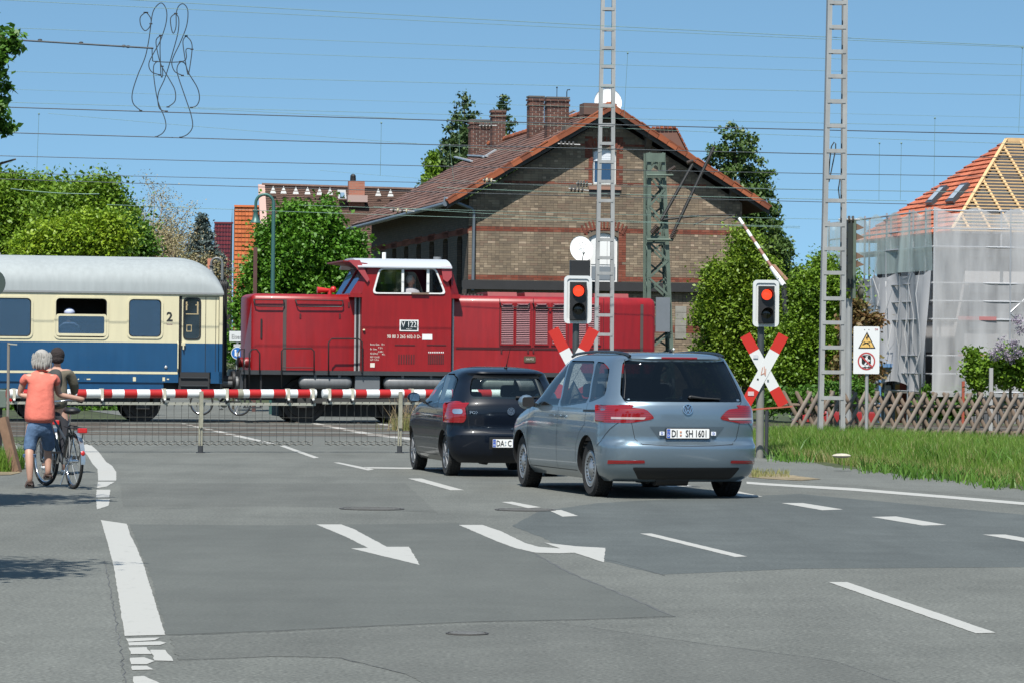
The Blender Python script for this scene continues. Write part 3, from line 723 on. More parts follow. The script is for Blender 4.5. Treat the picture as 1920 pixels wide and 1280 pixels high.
lines(VAN, van, [('door_gap','side',[(1.25,.30),(1.25,.7),(1.24,1.04)],True), ('door_gap','side',[(.08,1.10),(.10,.85),(.30,.75),(.42,.60),(.46,.40)],True),
    ('door_gap','side',[(2.45,.30),(2.55,.7),(2.50,1.0)],True), ('sill_gap','side',[(.45,.29),(2.5,.29)],True),
    ('tailgate_gap','rear',[(-.66,.885),(-.62,.70),(-.55,.64),(-.30,.625),(0,.62)],True), ('tailgate_gap','rear',[(-.66,1.085),(-.72,1.14),(-.66,1.36),(-.61,1.62)],True),
    ('bumper_gap','side',[(-.78,.885),(-.55,.66),(-.42,.60)],True)])
for sg in (-1, 1):
    patch(VAN, 'side', [(-.46,1.00),(.20,.995),(.20,1.02),(-.46,1.03)], .002, 0, sg, r=0).build('door_rail', BLACKP, van)
    for y in (1.36, 1.10):
        h_ = thing_part('door_handle', van); p = VAN.side(y, .93, sg)
        MB().prism(rpoly([(-.11,-.014),(.11,-.014),(.11,.014),(-.11,.014)], .012), .03, .045, plane='yz').build('grip', SILVER, h_, smooth=40); h_.location = (p.x if sg > 0 else p.x-.075, p.y, p.z)
    # roof rail
    pts = []
    for i in range(19):
        t = i/18; y = -.50+2.35*t; pts.append((sg*.575, y, 1.655+(.055*math.sin(math.pi*t)**.45 if 0 < t < 1 else 0)-.012*t))
    mb = MB(); mb.tube(pts, .017, 8); mb.build('roof_rail', M('rail_black', (.02,.02,.022), .25, .2), van, smooth=60)
    # mirror
    mb = MB(); mb.ball((sg*1.04, 2.28, 1.08), .105, 1.0, .8, .85, 14); mi = mb.build('wing_mirror', SILVER, van, smooth=60)
    mb = MB(); mb.prism(rrect(-.075, .075, -.06, .06, .03), 0, .004); g = mb.build('mirror_glass', BLACKP, mi); g.location = (sg*1.04, 2.19, 1.08)
    mb = MB(); mb.bar((sg*.84, 2.30, 1.03), (sg*.98, 2.30, 1.05), .04, .05); mb.build('mirror_arm', BLACKP, mi)
SC_ = M('silver_cap', (.50,.51,.52), .35, .8)
for y in (0, 2.92):
    for sg in (-1, 1): wheel(van, (sg*.80, y, .328), .328, .215, sg, SC_, steel=True, steer=R(0 if y == 0 else -4))
emblem(van, VAN.rear(0, 1.045)+Vector((0,-.006,0)), .062, R(-6))
plate(van, VAN.rear(0, .765)+Vector((0,-.02,0)), [('DI', -.165, .112, .72), ('SH', .015, .112, .72), ('1601', .160, .112, .70)])
mb = MB(); mb.ball((-.090,-.010,.018), .013, 1, .2, 1, 10); mb.ball((-.090,-.010,-.020), .013, 1, .2, 1, 10); sl = mb.build('plate_seal', M('seal_red', (.55,.25,.15), .5), van); sl.location = VAN.rear(0, .765)+Vector((0,-.02,0))
for sg in (-1, 1):
    mb = MB(); mb.prism(rrect(-.03,.03,-.022,.022,.004), -.006, 0); st = mb.build('sticker', M('sticker_white', (.72,.75,.80), .5), van); st.location = VAN.rear(0, .765)+Vector((sg*.315,-.012,0)); put_text('D', .04, EUBLUE, st, (0,-.008,0))
# rear wiper, aerial, exhaust, tow hook, third row and front seats, underbody
mb = MB(); mb.tube([VAN.rear(.05,1.19)+Vector((0,-.03,0)), VAN.rear(.20,1.175)+Vector((0,-.028,0)), VAN.rear(.42,1.165)+Vector((0,-.022,0))], [.022,.012,.008], 6); mb.ball(tuple(VAN.rear(.06,1.185)+Vector((0,-.022,0))), .028, 1.3, .6, .8); mb.build('rear_wiper', BLACKP, van, smooth=50)
mb = MB(); mb.ball((.14, .15, 1.72), .028, .7, 1.6, .9, 10); mb.build('aerial_base', BLACKP, van, smooth=60)
mb = MB(); mb.ball((.165, .12, 1.742), .014); mb.build('aerial_knob', WHITEP, van, smooth=60)
mb = MB(); mb.box(-.78,.78,.45,3.5,.20,.26); mb.box(-.5,.5,-.6,.45,.22,.28); mb.cyl((-.38,-.62,.20),(-.38,-.2,.20),.03); mb.cyl((-.35,-.75,.24),(.05,-.75,.24),.09,n=14); mb.bar((-.7,0,.25),(.7,0,.25),.07); mb.build('underbody', BLACKP, van, smooth=40)
SEATM = M('seat_cloth', (.035,.037,.042), .9); seats(van, .35, (-.5, 0, .5), .62, 1.26, SEATM); seats(van, 1.45, (-.42, .42), .62, 1.30, SEATM)
mb = MB(); mb.box(-.80,.80,2.1,2.55,.7,1.0); mb.build('dashboard', INNER, van)
mb = MB(); mb.lathe([(.17,0),(.185,.012),(.17,.024)], (0,0,0), (0,-.9,.4), 24); sw = mb.build('steering_wheel', BLACKP, van, smooth=50); sw.location = (-.40, 1.98, 1.02)
mb = MB(); mb.box(-.10,.10,2.02,2.05,1.44,1.50); mb.build('inner_mirror', BLACKP, van)
# ---- black hatchback
BLACKC = M('black_paint', (.003,.006,.013), .35, .0, spec=.15, coat=.5); BLACKC.node_tree.nodes['Principled BSDF'].inputs['Coat Roughness'].default_value = .03
zs_h = [.19,.22,.26,.30,.34,.39,.44,.49,.54,.57,.60,.63,.67,.72,.78,.84,.90,.95,.99,1.02,1.05,1.09,1.14,1.20,1.26,1.31,1.35,1.38,1.41,1.43,1.45,1.465,1.478,1.487,1.493,1.498]
HAT = CarShape(yr=[(.19,-.50),(.26,-.575),(.36,-.62),(.5,-.64),(.57,-.64),(.60,-.61),(.66,-.585),(.85,-.60),(.98,-.58),(1.04,-.545),(1.2,-.42),(1.34,-.315),(1.38,-.32),(1.42,-.36),(1.44,-.33),(1.465,-.2),(1.485,.1),(1.498,.5)],
    yf=[(.19,3.0),(.4,3.18),(.65,3.17),(.8,3.05),(.92,2.72),(.98,2.40),(1.03,2.15),(1.2,1.86),(1.35,1.52),(1.42,1.30),(1.47,1.05),(1.498,.8)],
    w=[(.19,.74),(.28,.80),(.42,.83),(.6,.832),(.8,.825),(.95,.80),(1.02,.765),(1.15,.715),(1.3,.655),(1.38,.62),(1.43,.56),(1.465,.47),(1.485,.37),(1.498,.24)],
    ar=.48, pr=2.9, af=.85, pf=2.8)
GL_HR = Mglass('glass_green', (.78,.86,.82), .05); GL_HS = Mglass('glass_hatch_side', (.75,.83,.84), .08)
hg = [(-.52,1.065),(.52,1.065),(.50,1.20),(.45,1.335),(-.45,1.335),(-.50,1.20)]
hat_spec = dict(zs=zs_h, roof=1.49, wr=.29, arch=[(0, .335), (2.465, .335)], gr=.06, glass=[
    ('rear', hg, GL_HR, 'rear_window'),
    ('side', [(-.22,1.02),(.54,.985),(.76,1.375),(.30,1.375),(-.02,1.33)], GL_HS, 'rear_side_window'),
    ('side', [(.62,.985),(1.90,.96),(1.78,1.05),(1.36,1.33),(.84,1.375)], GL_HS, 'front_side_window'),
    ('front_dummy', None, None, None)],
    panels=[('tail_light','rear',[(-.85,.735),(-.63,.735),(-.60,.80),(-.62,1.0),(-.70,1.03),(-.85,.99)],.008,LAMP,True,.03),
            ('tail_light_wing','side',[(-.50,.735),(-.34,.80),(-.30,.92),(-.40,1.0),(-.50,1.01)],.006,LAMP,True,.02),
            ('light_lens','rear',[(-.76,.855),(-.645,.855),(-.645,.92),(-.76,.92)],.014,CLEAR,True,.03),
            ('plate_recess','rear',[(-.30,.38),(.30,.38),(.30,.545),(-.30,.545)],.0015,BLACKP,False,.01),
            ('spoiler_shade','rear',[(-.47,1.345),(.47,1.345),(.44,1.385),(-.44,1.385)],.004,BLACKP,False,.01)])
hat_spec['glass'] = hat_spec['glass'][:3]
HLOC = (-.13, 47.75, 0)
hat, hbody = car('hatchback', 'small black three door hatchback standing at the stop line behind the barrier', HAT, HLOC, R(12), BLACKC, hat_spec)
# windscreen opening so that light comes through the cabin
def wind(S, o, body, y0, y1, z0, z1, w0, w1, mat):
    mb = MB(); v = [(-w0,y0-.25,z0),(w0,y0-.25,z0),(w1,y1-.2,z1),(-w1,y1-.2,z1),(-w0,y0+.2,z0),(w0,y0+.2,z0),(w1,y1+.2,z1),(-w1,y1+.2,z1)]
    mb.add(v, [(0,1,2,3),(7,6,5,4),(0,4,5,1),(1,5,6,2),(2,6,7,3),(3,7,4,0)]); b2 = mb.build('cut', BLACKP, o); boolean(body, b2)
    body.data.shade_smooth(); body.data.set_sharp_from_angle(angle=R(32))
    mb = MB(); n = 8; vs = []
    for j in range(n+1):
        t = j/n; z = z0-.01+(z1-z0+.02)*t; yy = S.yf(z); ww = (w0+(w1-w0)*t)*1.02
        for i in range(n+1):
            x = -ww+2*ww*i/n; W = S.w(z); vs.append((x, yy-S.af+S.af*max(0, 1-min(1, abs(x)/W)**S.pf)**(1/S.pf)+.003, z))
    mb.add(vs, [(j*(n+1)+i, j*(n+1)+i+1, (j+1)*(n+1)+i+1, (j+1)*(n+1)+i) for j in range(n) for i in range(n)]); mb.build('windscreen', mat, o, smooth=60)
wind(HAT, hat, hbody, 2.0, 1.45, 1.05, 1.38, .56, .46, GL_HR)
wind(VAN, van, vbody, 2.85, 2.05, 1.12, 1.56, .64, .54, GL_FRONT)
lines(HAT, hat, [('door_gap','side',[(.62,.27),(.50,.6),(.55,.98)],True), ('door_gap','side',[(2.02,.27),(2.08,.6),(1.95,.95)],True), ('sill_gap','side',[(.5,.27),(2.0,.27)],True),
    ('tailgate_gap','rear',[(-.60,1.03),(-.58,.80),(-.56,.64),(-.30,.60),(0,.595)],True), ('bumper_gap','side',[(-.42,.735),(-.34,.60)],True)])
for sg in (-1, 1):
    h_ = thing_part('door_handle', hat); MB().prism(rpoly([(-.10,-.013),(.10,-.013),(.10,.013),(-.10,.013)], .012), .03, .045, plane='yz').build('grip', BLACKC, h_, smooth=40)
    p = HAT.side(.80, .80, sg); h_.location = (p.x if sg > 0 else p.x-.075, p.y, p.z)
    mb = MB(); mb.ball((sg*.92, 1.72, 1.05), .09, 1.05, .8, .8, 14); mi = mb.build('wing_mirror', BLACKC, hat, smooth=60)
    mb = MB(); mb.prism(rrect(-.07, .07, -.05, .05, .03), 0, .004); g = mb.build('mirror_glass', M('mirror', (.5,.55,.6), .05, 1), mi); g.location = (sg*.92, 1.645, 1.05)
    mb = MB(); mb.bar((sg*.74, 1.74, .99), (sg*.86, 1.74, 1.02), .035, .045); mb.build('mirror_arm', BLACKP, mi)
GC = M('grey_cap', (.30,.31,.33), .4, .6)
for y in (0, 2.465):
    for sg in (-1, 1): wheel(hat, (sg*.70, y, .288), .288, .175, sg, GC, spokes=6)
emblem(hat, HAT.rear(0, .895)+Vector((0,-.008,0)), .052, 0)
plate(hat, HAT.rear(0, .462)+Vector((0,-.02,0)), [('DA', -.158, .112, .70), ('C', -.028, .112, .72)])
mb = MB(); mb.ball((-.085,-.010,.018), .012, 1, .2, 1, 10); mb.ball((-.085,-.010,-.020), .012, 1, .2, 1, 10); sl = mb.build('plate_seal', M('seal_grey', (.4,.45,.5), .5), hat); sl.location = HAT.rear(0, .462)+Vector((0,-.02,0))
put_text('FOX', .055, CHROME, hat, tuple(HAT.rear(-.50, .875)+Vector((0,-.006,0))), name='model_lettering', bold=.002, sx=1.2)
mb = MB(); mb.lathe([(.0,-.02),(.018,-.02),(.02,0)], tuple(HAT.rear(.02, .655)), (0,1,0), 14); mb.build('boot_lock', CHROME, hat)
mb = MB(); mb.tube([HAT.rear(.08,1.085)+Vector((0,-.03,0)), HAT.rear(.2,1.085)+Vector((0,-.028,0)), HAT.rear(.40,1.09)+Vector((0,-.02,0))], [.02,.011,.007], 6); mb.build('rear_wiper', BLACKP, hat, smooth=50)
mb = MB(); mb.tube([(.04,-.05,1.47),(.05,-.09,1.56),(.07,-.2,1.76)], [.012,.005,.003], 6); mb.ball((.04,-.04,1.485), .025, 1, 1.4, .8); mb.build('aerial', BLACKP, hat, smooth=60)
mb = MB(); mb.box(-.68,.68,.40,3.0,.18,.24); mb.box(-.4,.4,-.35,.4,.20,.26); mb.cyl((-.3,-.42,.19),(-.3,0,.19),.028); mb.bar((-.6,0,.22),(.6,0,.22),.07); mb.build('underbody', BLACKP, hat, smooth=40)
seats(hat, .42, (-.33, .33), .52, 1.13, SEATM); seats(hat, 1.10, (-.34, .34), .5, 1.22, SEATM)
mb = MB(); mb.box(-.68,.68,1.75,2.05,.6,.93); mb.build('dashboard', INNER, hat)
# ============================================================ RAILWAY
O_TR = Vector((-9.6, 83.6, 0)); TR = Frame(O_TR, TH)          # centre line of the train's track
RAILM = M('rail_steel', (.20,.16,.13), .45, .5, var=.3, vs=2)
TIE = M('sleeper', (.13,.115,.10), .9, var=.3, vs=4)
STEELB = M('frame_black', (.010,.0095,.010), .6, var=.3, vs=3); DGREY = M('dark_grey_paint', (.04,.042,.045), .45, var=.15, vs=3)
GREYT = M('tank_grey', (.16,.165,.17), .42, var=.15, vs=2, streak=.15)
def P(F, px, py, yo):
    x, z = F.pl(px, py, yo); return (x, z)
for i, (yc, lab) in enumerate([(0, 'far railway track carrying the train across the road'), (-4.6, 'railway track second nearest to the train across the road'),
                      (-9.0, 'railway track in the middle of the crossing'), (-13.4, 'nearest railway track just behind the barriers')]):
    F2 = TR.wor((0, yc, 0)); t = thing('railway_track', lab, 'railway track', F2, TH, 'railway tracks over the crossing')
    for s in (-.7525, .7525):
        mb = MB(); mb.box(-90, 130, s-.035, s+.035, -.05, .022); mb.build('rail', RAILM, t)
        mb = MB(); mb.box(-90, 130, s+(.05 if s < 0 else -.12), s+(.12 if s < 0 else -.05), -.05, .0022); mb.build('groove', M('groove_dark', (.03,.03,.03), .9), t)
    # beds outside the roadway
    for a, b in ((-90, 1.2), (13.6, 130)):
        mb = MB(); mb.box(a, b, -2.1, 2.1, -.2, -.004); mb.build('ballast', BALL, t)
    mb = MB()
    for k in range(70):
        xx = 13.9+k*.65; mb.box(xx, xx+.24, -1.3, 1.3, -.1, .002)
    stuff(mb.build('sleepers', TIE, t))
    mb = MB(); mb.box(1.2, 13.6, -1.45, 1.45, -.05, .0008 if i % 2 else .0014)
    mb.build('crossing_deck', PATCH2 if i % 2 else PATCH, t)
# ---------------------------------------------------------------- coach
RED = M('loco_red', (.262,.004,.006), .42, var=.14, vs=.9, streak=.16, coat=.12); REDD = M('loco_red_dark', (.20,.006,.009), .45, var=.15, vs=1.5, streak=.15)
CREAM = M('coach_cream', (.66,.60,.40), .42, var=.04, vs=1, streak=.05, coat=.2); BLUE = M('coach_blue', (.006,.062,.155), .38, var=.08, vs=1, streak=.08, coat=.25)
ROOFG = M('coach_roof', (.30,.33,.335), .7, var=.05, vs=.6, streak=.08)
WF = M('window_white', (.78,.78,.76), .4); GASK = M('rubber_black', (.008,.008,.009), .6); LGREY = M('light_trim', (.45,.45,.45), .35, .3)
GL_CO = Mglass('coach_glass', (.42,.52,.60), .34, gl=(.42,.55,.68), rough=.25); GL_CAB = Mglass('cab_glass', (.60,.66,.68), .10)
COY = -1.42                                                       # near side of the coach
def coach():
    t = thing('passenger_coach', 'cream and blue passenger coach with grey roof coupled left of the locomotive', 'railway coach', O_TR, TH)
    xe, _ = P(TR, 417, 640, COY); x0 = xe-24.0
    zb = P(TR, 200, 715.5, COY)[1]; zm = P(TR, 200, 641.5, COY)[1]; ze = P(TR, 200, 547.5, COY)[1]; zt = P(TR, 150, 480.5, 0)[1]
    xd0, _ = P(TR, 335, 640, COY); xd1, _ = P(TR, 411, 640, COY)
    wins = []
    def win(px0, py0, px1, py1):
        a = P(TR, px0, py0, COY); b = P(TR, px1, py1, COY); wins.append((a[0], b[0], b[1], a[1])); return wins[-1]
    w3 = win(242, 561, 302, 632); w2 = win(105, 559, 200, 633); w1 = win(-36, 558, 58, 631)
    k = w2[0]-w1[0]
    ex = [(w1[0]-k*i, w1[1]-k*i, w1[2], w1[3]) for i in range(1, 8) if w1[0]-k*i > x0+2.5]
    allw = [w1, w2, w3]+ex
    doorw = P(TR, 346.5, 560, COY)+P(TR, 374.5, 635, COY); doorw = (doorw[0], doorw[2], doorw[3], doorw[1])
    # side shell
    xdl = xd0+.09
    for nm, z0, z1, mt in (('upper_side', zm, ze, CREAM), ('lower_side', zb, zm, BLUE)):
        hs = [rrect(a, b, c, d, .10) for a, b, c, d in allw] if nm == 'upper_side' else []
        mb = holed([(x0, z0), (xd0, z0), (xd0, z1), (x0, z1)], hs, .05, COY); mb.build(nm, mt, t)
        mb = MB(); mb.box(xd1, xe, COY, COY+.06, z0, z1); mb.build(nm, mt, t)
        mb = MB(); mb.box(x0, xe, -COY-.05, -COY, z0, z1); mb.build(nm, mt, t)
    mb = MB(); mb.box(xd0, xd1, COY, COY+.05, ze-.07, ze); mb.build('door_lintel', CREAM, t)
    # the far end wall and inner dark cabin
    mb = MB(); mb.box(xe-.05, xe+.002, COY+.06, -COY-.05, zb, ze); mb.build('end_wall', M('end_black', (.02,.02,.022), .7), t)
    mb = MB(); mb.box(x0, x0+.05, COY+.06, -COY-.05, zb, ze); mb.build('end_wall', MATS['end_black'], t)
    mb = MB(); mb.box(x0+.1, xe-.1, COY+.07, -COY-.07, zb, zb+.1); mb.build('floor', MATS['end_black'], t)
    IN = M('coach_inside', (.10,.09,.08), .7); mb = MB(); mb.box(x0+.1, xe-.1, .55, .60, zb+.1, ze); mb.build('corridor_wall', IN, t)
    for kx in np.arange(x0+2, xd0, k): 
        mb = MB(); mb.box(kx, kx+.04, COY+.1, .5, zb+.1, ze); mb.build('partition', IN, t)
    # roof with drooping end
    rings = []; nst = 26
    for i in range(nst):
        L_ = 1.15; s = xe+.03-L_+L_*math.sin(math.pi/2*i/(nst-1)); u = (s-(xe+.03-L_))/L_; f = (max(0, 1-u**2.3)**.46)*.95+.05
        rings.append((s, f))
    rings = [(x0, 1.0), (x0+8, 1.0), (x0+16, 1.0)] + rings; vs = []; na = 22
    for s, f in rings:
        for j in range(na+1):
            a = math.pi*j/na; yy = -math.cos(a); vs.append((s, (abs(yy)**.92)*math.copysign(1, yy)*(-COY+.015), ze-.02+(zt-ze+.02)*f*math.sin(a)**.72))
    mb = MB(); mb.add(vs, [(i*(na+1)+j, i*(na+1)+j+1, (i+1)*(na+1)+j+1, (i+1)*(na+1)+j) for i in range(len(rings)-1) for j in range(na)]+[tuple((len(rings)-1)*(na+1)+j for j in range(na+1))])
    mb.build('roof', ROOFG, t, smooth=50)
    mb = MB(); mb.box(x0, xe+.02, COY-.03, COY, ze-.035, ze+.01); mb.build('rain_gutter', M('gutter_grey', (.25,.26,.26), .5), t)
    for kx in (6.1, 9.3):
        mb = MB(); mb.box(xe-kx, xe-kx+.9, -.12, .12, zt-.01, zt+.05); mb.build('roof_vent', ROOFG, t)
    for i, (a, b, c, d) in enumerate(allw):
        f = ring(rrect(a-.045, b+.045, c-.045, d+.045, .13), rrect(a, b, c, d, .10), COY-.018, COY+.01).build('window_frame', CREAM, t)
        ring(rrect(a-.002, b+.002, c-.002, d+.002, .10), rrect(a+.02, b-.02, c+.02, d-.02, .09), COY+.012, COY+.03).build('gasket', GASK, f)
        if i == 1:
            zz = P(TR, 150, 589, COY)[1]; zb2 = P(TR, 150, 630, COY)[1]
            ring(rrect(a+.005, b-.005, zb2, zz, .06), rrect(a+.06, b-.06, zb2+.06, zz-.05, .04), COY-.02, COY+.012).build('sash', CREAM, f)
            MB().prism(rrect(a+.06, b-.06, zb2+.06, zz-.05, .04), COY-.004, COY-.001).build('pane', GL_CO, f)
        else: MB().prism(rrect(a, b, c, d, .10), COY+.031, COY+.034).build('pane', GL_CO, f)
        cm = M('curtain_grey', (.10,.13,.16), .9, var=.2, vs=4)
        for cx in ((a-.02, a+.22), (b-.2, b+.02)):
            if i in (1,): continue
            mb = MB()
            for q in range(5): mb.box(cx[0]+(cx[1]-cx[0])*q/5, cx[0]+(cx[1]-cx[0])*(q+.8)/5, COY+.10+(q % 2)*.02, COY+.12+(q % 2)*.02, c, d)
            mb.build('curtain', cm, f)
    # door
    zb3 = P(TR, 360, 697, COY)[1]
    for nm, z0, z1, mt in (('door_leaf', zm, ze-.07, CREAM), ('door_leaf', zb3, zm, BLUE)):
        hs = [rpoly([(doorw[0], doorw[2]), (doorw[1], doorw[2]), (doorw[1], doorw[3]), (doorw[0], doorw[3])], .10, 5)] if mt is CREAM else []
        d_ = holed([(xd0+.075, z0), (xd1-.012, z0), (xd1-.012, z1-.012 if mt is CREAM else z1), (xd0+.075, z1-.012 if mt is CREAM else z1)], hs, .04, COY+.045).build(nm, mt, t)
        if hs:
            o_ = rpoly([(doorw[0]-.03, doorw[2]-.03), (doorw[1]+.03, doorw[2]-.03), (doorw[1]+.03, doorw[3]+.03), (doorw[0]-.03, doorw[3]+.03)], .12, 5)
            ring(o_, hs[0], COY+.030, COY+.047).build('window_rim', GASK, d_)
            MB().prism(hs[0], COY+.06, COY+.063).build('pane', M('door_glass', (.012,.014,.016), .08, coat=1), d_)
            fr = M('sticker_gold', (.42,.33,.18), .6)
            for q in ((349,566,351.5,582), (370,566,372.5,588), (349,588,373,590), (349,571,353,573), (367,571,372,573)):
                a = P(TR, q[0], q[1], COY); b = P(TR, q[2], q[3], COY); MB().box(a[0], b[0], COY+.054, COY+.058, b[1], a[1]).build('inner_fitting', fr, d_)
            a = P(TR, 350, 609, COY); b = P(TR, 360, 622, COY); ring([(a[0],b[1]),(b[0],b[1]),(b[0],a[1]),(a[0],a[1])], [(a[0]+.02,b[1]+.02),(b[0]-.02,b[1]+.02),(b[0]-.02,a[1]-.02),(a[0]+.02,a[1]-.02)], COY+.052, COY+.056).build('notice', fr, d_)
    mb = MB(); mb.box(xd0, xd0+.075, COY+.04, COY+.08, zb3, ze-.07); mb.build('door_gap', GASK, t)
    for pxl in (386, 405):
        a = P(TR, pxl, 600, COY); mb = MB(); mb.box(a[0]-.006, a[0]+.006, COY+.040, COY+.046, zb3, ze-.09); mb.build('panel_joint', GASK, t)
    a = P(TR, 344, 646, COY); mb = MB(); mb.box(a[0]-.05, a[0]+.04, COY-.02, COY+.05, a[1]-.02, a[1]+.05); mb.box(a[0]-.02, a[0]+.01, COY-.03, COY+.02, a[1]-.11, a[1]+.04); mb.build('door_handle', CREAM, t)
    a = P(TR, 333.5, 640, COY); b = P(TR, 333.5, 695, COY); mb = MB(); mb.tube([(a[0], COY, a[1]), (a[0], COY-.07, a[1]-.06), (a[0], COY-.07, b[1]+.06), (a[0], COY, b[1])], .016, 6); mb.build('grab_rail', CREAM, t)
    # stripe, marks
    for py, th_ in ((697.5, .028),):
        z = P(TR, 200, py, COY)[1]; mb = MB(); mb.box(x0, xd0-.02, COY-.004, COY-.001, z-th_, z+th_); mb.build('stripe', CREAM, t)
    z = P(TR, 200, 712, COY)[1]
    for px, w_, h_ in ((252, .07, .10), (307, .06, .09), (166, .09, .03), (315, .05, .03), (147, .03, .03)):
        x = P(TR, px, 706, COY)[0]; zc = P(TR, px, 710, COY)[1]; MB().box(x-w_/2, x+w_/2, COY-.004, COY-.001, zc-h_/2, zc+h_/2).build('small_mark', CREAM, t)
    x, zc = P(TR, 318, 595, COY); put_text('2', .30, M('letter_black', (.02,.02,.02), .5), t, (x, COY-.004, zc), name='class_number', bold=.008)
    x, zc = P(TR, 318, 608, COY); put_text('Raucher', .045, M('letter_purple', (.25,.10,.20), .5), t, (x, COY-.004, zc), name='small_lettering')
    x, zc = P(TR, 311, 688, COY); mb = MB(); mb.ball((x, COY-.01, zc), .04, 1, .5, 1); mb.build('lamp_knob', M('knob', (.5,.5,.5), .3, .5), t, smooth=60)
    # step well, gangway bellows, buffers, underframe
    a = P(TR, 335, 697, COY); b = P(TR, 393, 721, COY); mb = MB(); mb.box(a[0], b[0], COY+.04, COY+.5, b[1]-.2, a[1]); mb.build('step_well', MATS['end_black'], t)
    for pz in (707, 722, 741):
        zz = P(TR, 360, pz, COY)[1]; mb = MB(); mb.box(a[0]+.05, b[0]-.05, COY+.0, COY+.25, zz-.015, zz+.015); mb.build('step', DGREY, t)
    c = P(TR, 395, 718, COY); mb = MB(); mb.box(c[0], xe, COY, COY+.05, c[1], P(TR, 400, 697, COY)[1]+.01); mb.build('lower_side', BLUE, t)
    gz = P(TR, 420, 528, 0)[1]; mb = MB(); mb.prism(rrect(-.62, .62, zb-.1, gz, .12), xe, xe+.20, plane='yz')
    for q in range(4): mb.prism(rrect(-.66, .66, zb-.12, gz+.03, .12), xe+.02+q*.05, xe+.04+q*.05, plane='yz')
    mb.cyl((xe+.12, -.55, gz-.10), (xe+.12, .55, gz-.10), .13, n=14); mb.build('gangway_bellows', GASK, t)
    mb = MB(); mb.box(xe-.03, xe+.03, COY+.05, COY+.55, zb, zb+1.9); mb.build('end_post', GASK, t)
    for s in (-.87, .87):
        mb = MB(); mb.cyl((xe, s, 1.03), (xe+.30, s, 1.03), .10, n=14); mb.cyl((xe+.30, s, 1.03), (xe+.36, s, 1.03), .22, n=20); mb.build('buffer', STEELB, t, smooth=40)
    mb = MB(); mb.box(x0, xe-.02, COY+.25, -COY-.25, .80, zb); mb.build('underframe', STEELB, t)
    mb = MB(); mb.box(x0, xd0-.35, COY+.03, COY+.10, zb-.17, zb); mb.build('side_skirt', BLUE, t)
    for bx in (xe-3.1, xe-20.5):
        bo = thing_part('bogie', t, (bx, 0, 0))
        for wx in (-1.25, 1.25):
            for s in (-.75, .75):
                mb = MB(); mb.lathe([(.001, -.05), (.34, -.05), (.36, -.02), (.46, -.02), (.47, .06), (.36, .06), (.001, .05)], (wx, s, .46), (0,1,0), 30); mb.build('wheel', M('wheel_steel', (.035,.03,.028), .7, .3, var=.3), bo, smooth=40)
            mb = MB(); mb.cyl((wx, -.75, .46), (wx, .75, .46), .08); mb.build('axle', STEELB, bo)
            mb = MB(); mb.box(wx-.16, wx+.16, -1.12, -.85, .32, .62); mb.cyl((wx-.32, -1.0, .45), (wx-.32, -1.0, .75), .09); mb.cyl((wx+.32, -1.0, .45), (wx+.32, -1.0, .75), .09); mb.build('axle_box', M('axle_box_grey', (.035,.033,.03), .7, var=.3), bo)
        for s in (-1.0, 1.0):
            mb = MB(); mb.prism([(-1.9,.60),(-1.6,.74),(-.6,.62),(-.4,.50),(.4,.50),(.6,.62),(1.6,.74),(1.9,.60),(1.9,.52),(1.5,.6),(.5,.42),(-.5,.42),(-1.5,.6),(-1.9,.52)], s-.06, s+.06); mb.build('bogie_frame', STEELB, bo)
        mb = MB(); mb.box(-.55,.55,-1.1,1.1,.38,.75); mb.build('bolster', STEELB, bo)
    MB().box(x0+.5, xe-5.3, -.5, .6, .2, .82).build('brake_gear', STEELB, t)
    for (a, b, lo) in ((xe-8.2, xe-5.4, .25), (xe-11.5, xe-9.4, .45), (xe-14.8, xe-12.6, .40)):
        mb = MB(); mb.box(a, b, COY+.25, -COY-.3, lo, .82); mb.build('equipment_box', DGREY, t, bevel=.03)
    x = P(TR, 192, 720, COY)[0]; mb = MB(); mb.tube([(x-.25, COY+.2, .95), (x-.2, COY+.15, .80), (x, COY+.1, .74), (x+.2, COY+.15, .80), (x+.25, COY+.2, .95)], .025); mb.build('brake_hose', STEELB, t, smooth=60)
    a = P(TR, 266, 716, COY); MB().box(a[0], a[0]+.23, COY+.22, COY+.26, a[1]-.15, a[1]).build('data_plate', WF, t)
    return t, (xe, allw, zm)
coach_o, (CXE, CWIN, CZM) = coach()
# passengers seen through the windows
def head_in(F, px, py, yo, r, hair, skin, shirt, lab, cloth_col, hat=None, turn=1):
    x, z = F.pl(px, py, yo); p = F.wor((x, yo, z)); t = thing('person', lab, 'person', (p.x, p.y, p.z), F.rz)
    sk = M(skin, (.45,.26,.19), .55); mb = MB()
    mb.ball((0,0,0), r, .85, .95, 1.12, 14); mb.cyl((0,0,-r*.8), (0,.02,-r*1.8), r*.5, r*.6, 10); mb.ball((turn*r*.82, -.02, -.01), r*.20, 1, .8, .9)
    mb.ball((turn*r*.15, -r*.93, 0), r*.2, .5, .4, 1); mb.ball((turn*r*.55, -.02, -r*.55), r*.35, 1, 1, .6); mb.build('head', sk, t, smooth=60)
    mb = MB(); mb.ball((-turn*r*.16, .005, r*.16), r*1.03, .88, .98, 1.05, 14); mb.build('hair', M(hair, {'hair_white': (.33,.315,.29), 'hair_brown': (.10,.06,.04)}[hair], .8, var=.2, vs=30), t, smooth=60)
    if hat: mb = MB(); mb.ball((0, .0, r*.45), r*1.12, 1, 1, .75, 14); mb.build('cap', M(hat, (.45,.50,.68), .8), t, smooth=60)
    mb = MB(); mb.ball((0, .03, -r*3.4), r*1.9, 1.25, .8, 1.1, 14); mb.build('shirt', M(shirt, cloth_col, .85, var=.2, vs=8), t, smooth=60); return t
